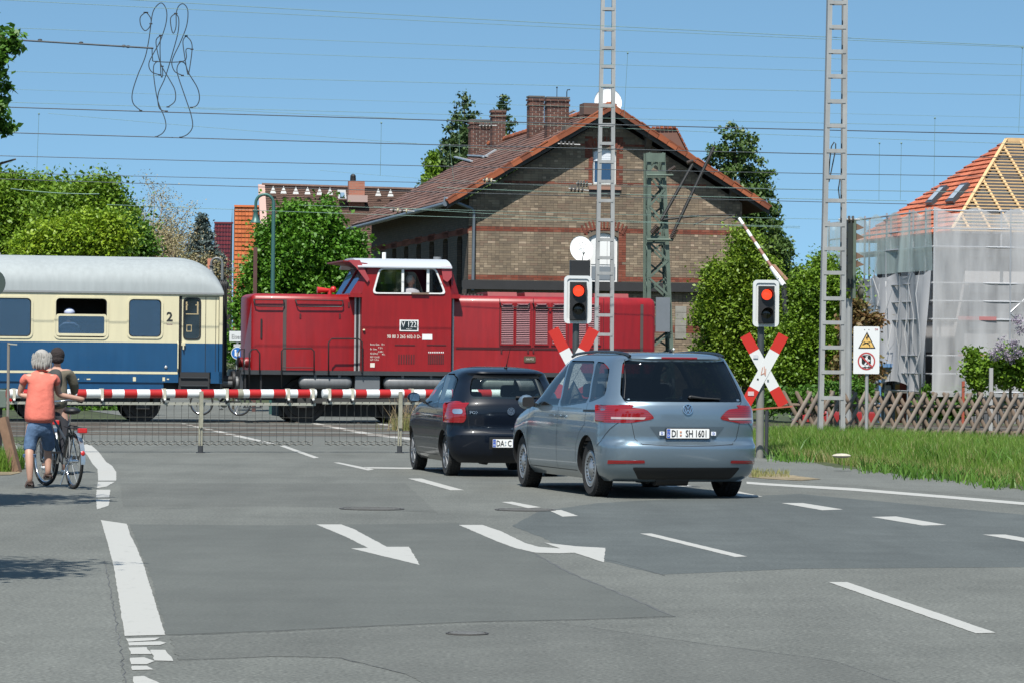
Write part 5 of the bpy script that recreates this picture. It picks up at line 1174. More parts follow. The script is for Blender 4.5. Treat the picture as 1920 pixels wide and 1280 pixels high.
def brick_house():
    t = thing('brick_station_house', 'old two storey brown brick gable house with red brick bands behind the locomotive', 'house', H0, HF.rz)
    g = lambda px, py: HF.pl(px, py, 0)
    W = g(1389, 668)[0]; zE = g(880, 372)[1]; zR = g(1388, 372)[1]; ap = g(1140, 222); LEN = 21.0
    zE = min(zE, zR)
    apx = ap[0]; zA = ap[1]+.02
    outer = [(0, -.3), (W, -.3), (W, zE), (apx, zA), (0, zE)]
    def rect(px0, py0, px1, py1): a = g(px0, py1); b = g(px1, py0); return (a[0], b[0], a[1], b[1])
    w_up = rect(1112, 280, 1156, 346); w_lo = rect(1104, 437, 1160, 530); 
    def arch(r_, rise): 
        x0, x1, z0, z1 = r_; n = 8; return [(x0, z0), (x1, z0)]+[(x1+(x0-x1)*i/n, z1-rise+rise*math.sin(math.pi*i/n)) for i in range(n+1)]
    hu = arch(w_up, .10); hl = arch(w_lo, .16); xm = rect(1246, 530, 1290, 640)
    holed(outer, [hu, hl], .25, 0.012).build('gable_wall', MORT, t)
    # zones of red brick
    def band(py0, py1): a = g(1130, py0)[1]; b = g(1130, py1)[1]; return (b, a)
    bands = [band(269, 276.5), band(342.5, 347.5), band(427.5, 438), band(519, 530), band(611, 622)]
    reveals = [(w_up[0]-.17, w_up[0], w_up[2]-.05, w_up[3]+.35), (w_up[1], w_up[1]+.17, w_up[2]-.05, w_up[3]+.35), (w_lo[0]-.17, w_lo[0], w_lo[2]-.05, w_lo[3]+.1), (w_lo[1], w_lo[1]+.19, w_lo[2]-.05, w_lo[3]+.1)]
    ch = .0770; bl = .250; rows = int((zA+.3)/ch); plain = []; red = []
    one = MB(); one.box(0, bl-.011, 0, .012, 0, ch-.010); me1 = one.mesh('brick', BRK); half = MB(); half.box(0, bl/2-.011, 0, .012, 0, ch-.010)
    def inwall(x0, x1, z0, z1):
        for x in (x0, x1):
            lim = zE+(zA-zE)*(x/apx if x < apx else (W-x)/(W-apx)) if True else 0
            if z1 > lim: return False
        return True
    def inhole(x0, x1, z0, z1, r_, arc):
        return x1 > r_[0] and x0 < r_[1] and z1 > r_[2] and z0 < r_[3]
    for r_ in range(rows):
        z = -.3+r_*ch; isb = any(a-.02 <= z < b-.02 for a, b in bands); x = -(bl/2) if r_ % 2 else 0
        while x < W:
            L_ = bl if random.random() < .42 else bl/2
            x0, x1 = max(0, x), min(W, x+L_)
            # gap for the openings
            cut = False
            for w_, hh in ((w_up, .12), (w_lo, .18)):
                if z+ch > w_[2] and z < w_[3] and x1 > w_[0] and x0 < w_[1]:
                    if x0 < w_[0]: x1 = w_[0]
                    elif x1 > w_[1]: x0 = w_[1]
                    else: cut = True
            if not cut and x1-x0 > .05 and inwall(x0, x1, z, z+ch):
                isr = isb or any(x0+.5*(x1-x0) > q[0] and x0+.5*(x1-x0) < q[1] and z > q[2] and z < q[3] for q in reveals)
                (red if isr else plain).append((x0, x1, z))
            x += L_
    def lump(lst, mat, nm):
        mb = MB()
        for x0, x1, z in lst: d = random.uniform(0, .005); mb.box(x0+.005, x1-.005, -d, .013, z, z+ch-.010)
        return stuff(mb.build(nm, mat, t))
    # the largest showing bricks singly: the ones right of the upper window
    zc = (w_up[2]+w_up[3])/2; plain.sort(key=lambda b: abs(b[2]-5.7)+abs(b[0]-6.0)*.25)
    single = [b for b in plain[:700] if abs(b[1]-b[0]-bl) < .01][:230]; ss = set(single)
    for b in single: obj_from('brick', me1, t, (b[0]+.005, -.002, b[2]))
    lump([b for b in plain if b not in ss], BRK, 'brickwork'); lump(red, BRKR, 'red_brickwork')
    # arches of upright red bricks
    for w_, rise, nm in ((w_up, .10, 0), (w_lo, .16, 0)):
        mb = MB(); n = 13; cx = (w_[0]+w_[1])/2; hw = (w_[1]-w_[0])/2+.13
        for i in range(n):
            a = -1+2*i/(n-1); x = cx+a*hw; z = w_[3]-.05+(rise+.04)*(1-a*a); an = a*.45
            p = Vector((x, -.004, z)); q = p+Vector((math.sin(an)*.30, 0, math.cos(an)*.30)); mb.bar(p, q, .062, .03, up=(0,1,0))
        stuff(mb.build('brick_arch', BRKR, t))
    MB().box(w_up[0]-.15, w_up[1]+.15, -.07, .012, w_up[2]-.17, w_up[2]-.04).build('window_sill', M('sandstone', (.30,.17,.125), .9, var=.2), t)
    MB().box(w_up[0]-.12, w_up[1]+.12, -.02, .012, w_up[2]-.34, w_up[2]-.18).build('sill_block', SOFF, t)
    # windows
    WH = M('window_plastic', (.80,.80,.79), .35); SH = M('shutter_white', (.72,.75,.80), .5, var=.04)
    wu = thing_part('window', t, (0, .10, 0)); x0, x1, z0, z1 = w_up
    sh = z1-.62*.62
    zs = z0+(z1-z0)*.66
    ring([(x0,z0),(x1,z0),(x1,z1-.02),(x0,z1-.02)], [(x0+.06,z0+.07),(x1-.06,z0+.07),(x1-.06,z1-.08),(x0+.06,z1-.08)], 0, .06).build('window_frame', WH, wu)
    MB().box(x0+.02, x1-.02, -.012, -.002, zs, z1-.005).build('roller_shutter', SH, wu)
    mb = MB()
    for i in range(5): mb.box(x0+.02, x1-.02, -.018, -.012, zs+i*.08, zs+i*.08+.065)
    stuff(mb.build('shutter_slats', SH, wu))
    MB().box(x0+.06, x1-.06, .03, .035, z0+.07, zs).build('pane', M('pane_blue', (.015,.05,.12), .06, coat=1), wu)
    MB().prism([(x1-.22, z0+.08), (x1-.06, z0+.08), (x1-.06, z0+.36), (x1-.12, z0+.16)], .02, .03).build('curtain', M('curtain_white', (.6,.6,.6), .9), wu)
    wl = thing_part('window', t, (0, .08, 0)); x0, x1, z0, z1 = w_lo
    zsp = z0+(z1-z0)*.34
    MB().prism(arch((x0+.02, x1-.02, z0, z1-.01), .15), .02, .05).build('window_frame', WH, wl)
    MB().box(x0+.09, x1-.09, .0, .02, zsp+.04, z1-.14).build('shutter_panel', WH, wl); MB().box(x0+.10, x1-.08, .0, .02, z0+.10, zsp-.02).build('pane', M('pane_grey', (.20,.22,.24), .15), wl)
    for k_ in (.33, .66): MB().box(x0+.09+(x1-x0-.18)*k_-.008, x0+.09+(x1-x0-.18)*k_+.008, -.006, .0, zsp+.04, z1-.14).build('panel_joint', M('joint_grey', (.4,.4,.4), .6), wl)
    # stone plaque on the lower wall, small fittings
    a = g(1266, 574); b = g(1286, 636); mb = MB()
    for i in range(5): mb.box(a[0], b[0], -.03, .012, b[1]+(a[1]-b[1])*i/5+.01, b[1]+(a[1]-b[1])*(i+1)/5)
    mb.build('stone_insert', M('stone_grey', (.26,.25,.22), .9, var=.25), t)
    # canopy strip over the lower floor
    za = g(1130, 543)[1]; zb_ = g(1130, 530)[1]
    mb = MB(); mb.box(-.2, W-1.2, -.16, -.012, za, zb_); mb.build('platform_canopy', M('canopy_felt', (.045,.042,.042), .9, var=.25), t)
    mb = MB(); mb.box(-.2, W-1.2, -.20, -.16, za-.05, zb_+.02); mb.build('canopy_fascia', M('fascia_dark', (.02,.02,.022), .7, var=.2), t)
    # side wall, its brick darkened for the shade of the eaves; far walls
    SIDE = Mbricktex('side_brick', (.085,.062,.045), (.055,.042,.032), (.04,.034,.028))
    wins = [1.6+i*2.75 for i in range(7)]
    bmh = []
    for wy in wins: bmh.append(rrect(wy-.5, wy+.5, 3.6, 5.5, .2))
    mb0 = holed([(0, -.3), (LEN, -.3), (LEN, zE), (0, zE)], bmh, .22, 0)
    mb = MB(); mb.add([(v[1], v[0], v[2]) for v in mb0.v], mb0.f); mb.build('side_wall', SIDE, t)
    for wy in wins:
        w_ = thing_part('window', t, (.14, wy, 0)); MB().box(0, .03, -.5, .5, 3.6, 5.5).build('pane', M('pane_dark', (.02,.022,.026), .1), w_)
        MB().box(-.02, .02, -.04, .04, 3.6, 5.5).build('mullion', WH, w_); MB().box(-.14, -.10, -.62, .62, 3.46, 3.58).build('sill', MATS['sandstone'], w_)
        mb = MB(); mb.box(-.16, -.14, -.66, .66, 5.52, 5.75); mb.build('lintel', BRKR, w_)
        # blind above the platform windows like in the row of dark posts
    MB().box(-.02, 0, .0, LEN, 3.2, 3.45).build('brick_course', BRKR, t)
    MB().box(-.02, 0, .0, LEN, g(880, 438)[1], g(880, 428)[1]).build('brick_course', BRKR, t)
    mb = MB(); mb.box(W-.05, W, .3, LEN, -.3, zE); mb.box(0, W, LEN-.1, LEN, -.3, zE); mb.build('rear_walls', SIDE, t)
    # roof
    OV = .62; EV = .78                                             # verge and eaves overhang
    sl = (zA-zE)/apx; sr = (zA-zE)/(W-apx); rz = zA+.32
    eL = (-EV, rz-sl*(apx+EV)); eR = (W+EV, rz-sr*(W+EV-apx))
    TH_ = .10
    for nm, e, sg in (('left_slope', eL, -1), ('right_slope', eR, 1)):
        mb = MB(); mb.prism([(apx, rz-TH_), (apx, rz), e, (e[0], e[1]-TH_)], -OV+.22, LEN+.5); mb.build('roof_'+nm.split('_')[1]+'_side' if False else 'roof_slope', M('roof_old', (.125,.068,.052), .9, var=.25, vs=1.5, streak=.1), t)
        n = Vector((0, 0, 1)); L_ = math.hypot(apx-e[0], rz-e[1]); d = Vector((e[0]-apx, 0, e[1]-rz)).normalized(); up = Vector((-d.z*sg if sg < 0 else -d.z, 0, abs(d.x)))
        up = Vector((abs(d.z)*sg, 0, abs(d.x)))
        rowsn = int(L_/.30); mb = MB(); cols = int((LEN+.3)/.55)
        for i in range(rowsn):
            for j in range(cols):
                a = Vector((apx, 0, rz))+d*(i*L_/rowsn); b = Vector((apx, 0, rz))+d*((i+1)*L_/rowsn+.02); y0 = -OV+.45+j*.55; h0, h1 = .012+random.uniform(0, .008), .032+random.uniform(0, .012)
                mb.add([a+up*h0+Vector((0,y0,0)), a+up*h0+Vector((0,y0+.53,0)), b+up*h1+Vector((0,y0+.53,0)), b+up*h1+Vector((0,y0,0)), b+Vector((0,y0+.53,0)), b+Vector((0,y0,0))], [(0,1,2,3),(3,2,4,5)])
        stuff(mb.build('roof_tiles', TILE, t))
        nv = int(L_/.34); vm = MB(); vm.prism([(0, 0), (.36, 0), (.36, .05), (0, .075)], 0, .30); vm.prism([(0, -.12), (.34, -.12), (.34, .03), (0, .03)], 0, .03)
        me = vm.mesh('verge_tile', TILEO); ang = math.atan2(-d.z, d.x)
        for i in range(nv):
            p = Vector((apx, 0, rz))+d*(i*L_/nv)+up*(.02+(i % 2)*.006); o = obj_from('verge_tile', me, t, (p.x, -OV, p.z))
            o.rotation_euler = (0, ang, 0) if sg > 0 else (0, ang, 0)
            if sg < 0: o.scale = (1, 1, -1)
        # dark soffit boards under the verge
        mb = MB(); mb.prism([(apx, rz-TH_-.03), (apx, rz-TH_-.005), (e[0], e[1]-TH_-.005), (e[0], e[1]-TH_-.03)], -OV+.20, -.02); mb.build('soffit', SOFF, t)
        mb = MB(); mb.prism([(apx, rz-TH_-.17), (apx, rz-.02), (e[0], e[1]-.02), (e[0], e[1]-TH_-.12)], -OV+.14, -OV+.20); mb.build('barge_board', M('barge_grey', (.07,.065,.06), .8, var=.3), t)
    mb = MB()
    for j in range(36): mb.cyl((apx, -OV+j*.62, rz+.03), (apx, -OV+.60+j*.62, rz+.05), .12, .13, 10)
    stuff(mb.build('ridge_tiles', TILEO, t))
    # purlin ends
    for px, py in ((1061, 246), (1214, 252), (1373, 348)):
        x, z = g(px, py); mb = MB(); mb.box(x-.12, x+.12, -OV+.1, .1, z-.12, z+.14); mb.prism([(-OV+.2, z-.12), (0, z-.12), (0, z-.55)], x-.10, x+.10, plane='yz'); mb.build('purlin_end', GREYW, t)
    # rafters feet under the left eaves
    mb = MB()
    for i in range(24): mb.bar((-EV+.05, .3+i*.88, eL[1]-.12), (.0, .3+i*.88, eL[1]-.12+sl*.75), .09, .12)
    stuff(mb.build('rafter_feet', M('rafter_dark', (.03,.026,.022), .9), t))
    # gutter and downpipe
    gx, gz = eL[0]-.06, eL[1]-.08
    mb = MB(); mb.tube([(gx, -OV+.1, gz), (gx, LEN+.4, gz-.05)], .075, 8); mb.build('gutter', ZINC, t, smooth=60)
    p1 = g(887, 394); p2 = g(888, 545); pe = g(828, 372)
    mb = MB(); mb.tube([(gx, -OV+.25, gz-.02), (gx+.02, -OV+.25, pe[1]), (gx+.10, -.5, pe[1]-.06), (p1[0]-.08, -.16, p1[1]+.04), (p1[0], -.14, p1[1]-.05), (p1[0], -.12, p2[1]+.1), (p1[0], -.12, p2[1])], .052, 8); mb.build('downpipe', ZINC, t, smooth=60)
    # light strips (snow boards) lying on the left slope
    def slope_pt(px, py):   # the view ray meets the left slope
        d = ray(px, py); o_ = CAMP; nn = HF.x*(-sl)+Vector((0,0,1)) ; c = HF.wor((apx, 0, rz+.04)); nn = (HF.x*sl*-1+Vector((0,0,1)))
        tt = (c-o_).dot(nn)/d.dot(nn); p = o_+d*tt; return HF.loc(p)
    for pts in (((880, 290), (948, 258)), ((1022, 238), (1078, 210)), ((990, 250), (1018, 232)), ((853, 297), (884, 305)), ((878, 294), (913, 296)), ((905, 299), (930, 284))):
        a = slope_pt(*pts[0]); b = slope_pt(*pts[1])
        if a.length > 60 or b.length > 60: continue
        mb = MB(); mb.bar(a+Vector((0,0,.05)), b+Vector((0,0,.05)), .10, .05); mb.build('roof_strip', M('strip_silver', (.50,.52,.54), .4, .4), t)
    # chimneys
    CB = Mbrick_random('chimney_brick', [(0,(.15,.075,.058)),(.3,(.115,.06,.048)),(.6,(.18,.09,.068)),(.85,(.09,.05,.042))]); CM = M('chimney_mortar', (.30,.27,.24), .95)
    for (pl_, pr_, pt, pb) in ((879, 919, 226, 282), (920, 946, 208, 270), (989, 1018, 182, 252), (1022, 1065, 184, 247)):
        b = slope_pt((pl_+pr_)/2, pb); 
        D = HF.wor(b).y; w_ = (pr_-pl_)/FPX*D*.98; zt_ = CAM_H+(at((pl_+pr_)/2, pt, D).z-CAM_H)
        c = thing_part('chimney', t, (b.x, b.y, 0)); z0 = b.z-.6; dp = .45
        MB().box(-w_/2+.012, w_/2-.012, -dp/2+.012, dp/2-.012, z0, zt_-.03).build('chimney_core', CM, c)
        mb = MB(); nr = int((zt_-z0)/.083)
        for i in range(nr):
            z = z0+i*.083; e = .035 if i in (nr-1, nr-3) else 0; off = .125 if i % 2 else 0; x = -w_/2-off
            while x < w_/2:
                a_, b_ = max(x, -w_/2)-e*(x <= -w_/2), min(x+.24, w_/2)+e*(x+.24 >= w_/2)
                if b_-a_ > .03: mb.box(a_, b_-.014, -dp/2-e, -dp/2+.014, z, z+.067)
                x += .25
            for s in (-1, 1): mb.box(s*w_/2-(.014 if s > 0 else -.0)+s*e-.0, s*w_/2+(.0 if s > 0 else .014)+s*e, -dp/2, dp/2, z, z+.067)
        stuff(mb.build('chimney_bricks', CB, c)); MB().box(-w_/2-.02, w_/2+.02, -dp/2-.02, dp/2+.02, zt_-.03, zt_+.02).build('chimney_cap', M('cap_cement', (.12,.11,.10), .9), c)
        if pl_ == 1022:
            mb = MB(); mb.cyl((0,0,zt_), (0,0,zt_+.32), .012); mb.ball((0,0,zt_+.34), .03); mb.tube([(w_*.45,0,zt_), (w_*.45,0,zt_+.2), (w_*.47,0,zt_+.27), (w_*.6,0,zt_+.28)], .016); mb.build('chimney_rods', STEELB, c)
    # dormer on the right slope
    q0 = HF.pl(1222, 242, 1.4); q1 = HF.pl(1268, 241, 1.4); q2 = HF.pl(1290, 285, 1.4)
    mb = MB(); mb.prism([q0, q1, q2, (q2[0]-.3, q2[1]-.4), (q0[0]-.1, q0[1]-.9)], 1.4, 3.4); mb.build('roof_dormer', TILE, t)
    for i in range(6):
        a = Vector((q0[0], 0, q0[1])).lerp(Vector((q1[0], 0, q1[1])), i/6); mb = MB(); mb.cyl((a.x, 1.36, a.z+.02), (a.x+.11, 1.36, a.z+.02), .05, .045, 8); mb.build('ridge_tile', TILEO, t)
    for i in range(5):
        a = Vector((q1[0], 0, q1[1])).lerp(Vector((q2[0], 0, q2[1])), i/5); b = Vector((q1[0], 0, q1[1])).lerp(Vector((q2[0], 0, q2[1])), (i+.9)/5); MB().bar((a.x, 1.37, a.z), (b.x, 1.37, b.z), .05).build('hip_tile', TILEO, t)
    # base of the ridge wall under the dish
    a = g(1101, 198); b = g(1163, 194); MB().box(a[0], b[0], .5, 1.2, rz-.2, b[1]+.02).build('ridge_block', M('ridge_dark', (.12,.07,.055), .9), t)
    return t, g, rz
house_o, HG, HRZ = brick_house()
# satellite dishes
def dish(name, lab, px, py, rpx, yo, sq=.85, cut=None, tilt=20):
    x, z = HF.pl(px, py, yo); p = HF.wor((x, yo, z)); r = rpx/FPX*p.y
    t = thing('satellite_dish', lab, 'satellite dish', p, HF.rz); mb = MB(); n = 28; prof = [(r*i/7, -.12*r*(1-(i/7)**2)*-1) for i in range(8)]; prof[0] = (.001, prof[0][1])
    mb.lathe(prof+[(r, -.015)], (0,0,0), (0,1,0), n); d = mb.build('reflector', M('dish_white', (.82,.83,.82), .4), t, smooth=50); d.scale = (sq, 1, 1); d.rotation_euler = (R(-tilt), 0, 0)
    mb = MB(); mb.tube([(0,-.02,-r*.95), (0,-.35*r,-r*.8), (0,-.8*r,-r*.35)], .018); mb.ball((0,-.82*r,-r*.30), .05, 1, 1, 1); mb.build('feed_arm', M('dish_arm', (.35,.36,.36), .5), t)
    mb = MB(); mb.cyl((0,.05,0), (0,.3,-r*.1), .03); mb.cyl((0,.3,-r*1.3), (0,.3,r*.2), .03); mb.build('mount', M('dish_arm', (.35,.36,.36), .5), t); return t
d1 = dish('satellite_dish', 'white oval satellite dish in front of the lower gable window of the brick house', 1090, 467, 26, -1.0, .84)
mb = MB(); q = HF.pl(1087, 505, -1.0)
for i, (px, pz) in enumerate(((-6, 3), (2, 6), (9, 2), (-2, -2))): mb.ball((px*.014, -.06, .12+pz*.012), .015)
mb.build('speckle', STEELB, d1)
d2 = dish('satellite_dish', 'large white satellite dish standing on the ridge of the brick house', 1140, 192, 27, 1.0, .98, tilt=10)
# ---- background houses on the left
def simple_roofhouse():
    D = 150
    # brown roofed house
    F = Frame(at(560, 668, D)*1.0 - Vector((0,0,at(560,668,D).z)), math.atan(.12)); t = thing('brown_roofed_house', 'long brown roofed house with a red chimney and white snow guards on its roof', 'house', F.o, F.rz)
    g = lambda px, py, y=0: F.pl(px, py, y)
    tl = g(491, 349, 5); tr = g(780, 358, 5); el = g(491, 500, 0); er = g(780, 505, 0)
    BR = M('brown_roof', (.135,.078,.058), .85, var=.22, vs=.8, streak=.2)
    mb = MB(); mb.add([(el[0], 0, el[1]), (er[0], 0, er[1]), (tr[0], 5, tr[1]), (tl[0], 5, tl[1]), (el[0], 10, el[1]), (er[0], 10, er[1])], [(0,1,2,3),(3,2,5,4)]); mb.build('roof', BR, t)
    mb = MB()
    for i in range(44):
        k = i/44; a = Vector((el[0], 0, el[1])).lerp(Vector((tl[0], 5, tl[1])), k); b = Vector((er[0], 0, er[1])).lerp(Vector((tr[0], 5, tr[1])), k); mb.bar(a+Vector((0,-.02,.02)), b+Vector((0,-.02,.02)), .03)
    stuff(mb.build('tile_courses', M('brown_course', (.10,.055,.042), .9, var=.2), t))
    mb = MB(); mb.box(el[0]+.1, er[0]-.1, .3, 9.7, -.3, el[1]+.1); mb.build('wall', M('render_tan', (.30,.20,.15), .9, var=.1), t)
    mb = MB(); mb.prism([(.3, el[1]), (5, tl[1]-.08), (9.7, el[1]), (9.7, -.3), (.3, -.3)], tl[0]+.02, tl[0]+.12, plane='yz'); mb.build('gable', MATS['render_tan'], t)
    mb = MB(); mb.bar((tl[0]-.02, 0, el[1]), (tl[0]-.02, 5, tl[1]), .30, .16); mb.build('barge_board', M('board_pink', (.46,.30,.26), .8), t)
    mb = MB(); mb.tube([(tl[0], 5, tl[1]+.05), (tr[0], 5, tr[1]+.05)], .09); mb.build('ridge', BR, t)
    gm = MB(); gm.prism([(-.13, 0), (.13, 0), (.10, .11), (-.10, .11)], -.06, 0); gm.prism([(-.08, .15), (.08, .15), (0, .33)], -.06, 0); me = gm.mesh('snow_guard', WF)
    for px, py in ((512, 363), (531.5, 363.5), (554.5, 364.5), (576.5, 365), (599, 366), (618.5, 366), (709, 368), (732, 369)):
        a = g(px, py, 4.1); obj_from('snow_guard', me, t, (a[0], 4.1, a[1]))
    a = g(654, 376, 3.6); b = g(684, 340, 3.6); MB().box(a[0], b[0], 3.6, 4.3, a[1]-.3, b[1]).build('chimney', Mbricktex('chimney_red', (.32,.12,.075), (.26,.09,.06), (.22,.15,.12)), t)
    a2 = g(662, 331, 3.9); mb = MB(); mb.cyl((a2[0], 3.9, b[1]), (a2[0], 3.9, b[1]+.15), .13); mb.ball((a2[0], 3.9, b[1]+.2), .13); mb.build('chimney_pot', STEELB, t)
    a = g(652, 377, 3.4); b = g(689, 370, 3.4); MB().box(a[0], b[0], 3.3, 4.4, a[1]-.05, a[1]+.25).build('flashing', M('flash_pink', (.42,.30,.27), .6), t)
    a = g(634, 373, 3.4); b = g(649, 356, 3.6); sk = thing_part('roof_window', t)
    MB().add([(a[0], 3.35, a[1]), (b[0], 3.35, a[1]), (b[0], 3.9, b[1]), (a[0], 3.9, b[1])], [(0,1,2,3)]).build('window_frame', M('frame_grey', (.35,.36,.36), .5), sk)
    MB().add([(a[0]+.07, 3.33, a[1]+.08), (b[0]-.07, 3.33, a[1]+.08), (b[0]-.07, 3.86, b[1]-.06), (a[0]+.07, 3.86, b[1]-.06)], [(0,1,2,3)]).build('pane', M('pane_sky', (.16,.24,.33), .1), sk)
    # orange tiled steep roof
    D2 = 240; F2 = Frame((at(437, 668, D2).x, D2, 0), math.atan(.088)); t2 = thing('orange_roofed_house', 'house front clad in bright orange tiles left of the brown roofed house', 'house', F2.o, F2.rz)
    g2 = lambda px, py, y=0: F2.pl(px, py, y)
    a = g2(437, 388); b = g2(487, 389); bt = g2(437, 560)
    OR = Mbrick_random('tile_orange', [(0,(.50,.135,.045)),(.3,(.45,.12,.042)),(.6,(.55,.155,.055)),(.85,(.40,.105,.04))])
    MB().prism([(0, -.2), (b[0]+.1, -.2), (b[0]+.1, b[1]), (.0, a[1])], .03, 6).build('wall', M('wall_orange_dark', (.30,.09,.04), .9), t2)
    tm = MB(); nt_ = 0; tw = .245; th = .30; nrow = int((a[1]-bt[1])/th)
    tm.add([(0,0,0),(tw-.02,0,0),(tw-.02,.03,th),(0,.03,th),(0,-.035,-.0),(tw-.02,-.035,-.0)], [(0,1,2,3),(4,5,1,0),(4,5,2,3)]); me = tm.mesh('tile', OR)
    for r_ in range(nrow):
        for c in range(8):
            obj_from('tile', me, t2, (c*tw+.02, -.0, a[1]-(r_+1)*th))
    MB().box(-.03, b[0]+.3, -.08, .1, a[1]-.02, a[1]+.12).build('top_course', OR, t2)
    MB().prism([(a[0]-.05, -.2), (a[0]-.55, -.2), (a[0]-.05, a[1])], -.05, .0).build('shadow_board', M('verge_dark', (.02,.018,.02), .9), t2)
    # dark red panel roof
    D3 = 250; F3 = Frame((at(400, 668, D3).x, D3, 0), math.atan(.092)); t3 = thing('red_panel_roof_house', 'narrow steep roof of dark red glazed tiles beside the blue spruce', 'house', F3.o, F3.rz)
    a = F3.pl(400, 419, 0); b = F3.pl(436, 420, 0); RP = M('glazed_red', (.15,.014,.012), .25, island=.2, coat=.6)
    MB().prism([(0, -.2), (b[0], -.2), (b[0], b[1]), (0, a[1])], .03, 5).build('wall', M('wall_red_dark', (.08,.012,.012), .7), t3)
    tm = MB(); tw = b[0]/6; th = .30; tm.add([(0,0,0),(tw*.5,-.05,0),(tw-.01,0,0),(tw-.01,.03,th),(tw*.5,-.02,th),(0,.03,th),(0,-.05,-.0),(tw-.01,-.05,-.0)], [(0,1,4,5),(1,2,3,4),(6,1,0),(1,7,2)]); me = tm.mesh('tile', RP)
    for r_ in range(22):
        for c in range(6): obj_from('tile', me, t3, (c*tw, 0, a[1]-(r_+1)*th))
    MB().box(-.05, b[0]+.05, -.08, .1, a[1]-.02, a[1]+.10).build('ridge', RP, t3)
    a = at(395, 485, 148); b = at(389, 500, 148); t4 = thing('small_chimney', 'small salmon coloured chimney peeking over the end of the coach roof', 'chimney', (b.x, 148, 0)); MB().box(0, (395-387)/FPX*148, 0, .4, 0, a.z).build('chimney_body', M('salmon_render', (.50,.20,.13), .8), t4)
simple_roofhouse()
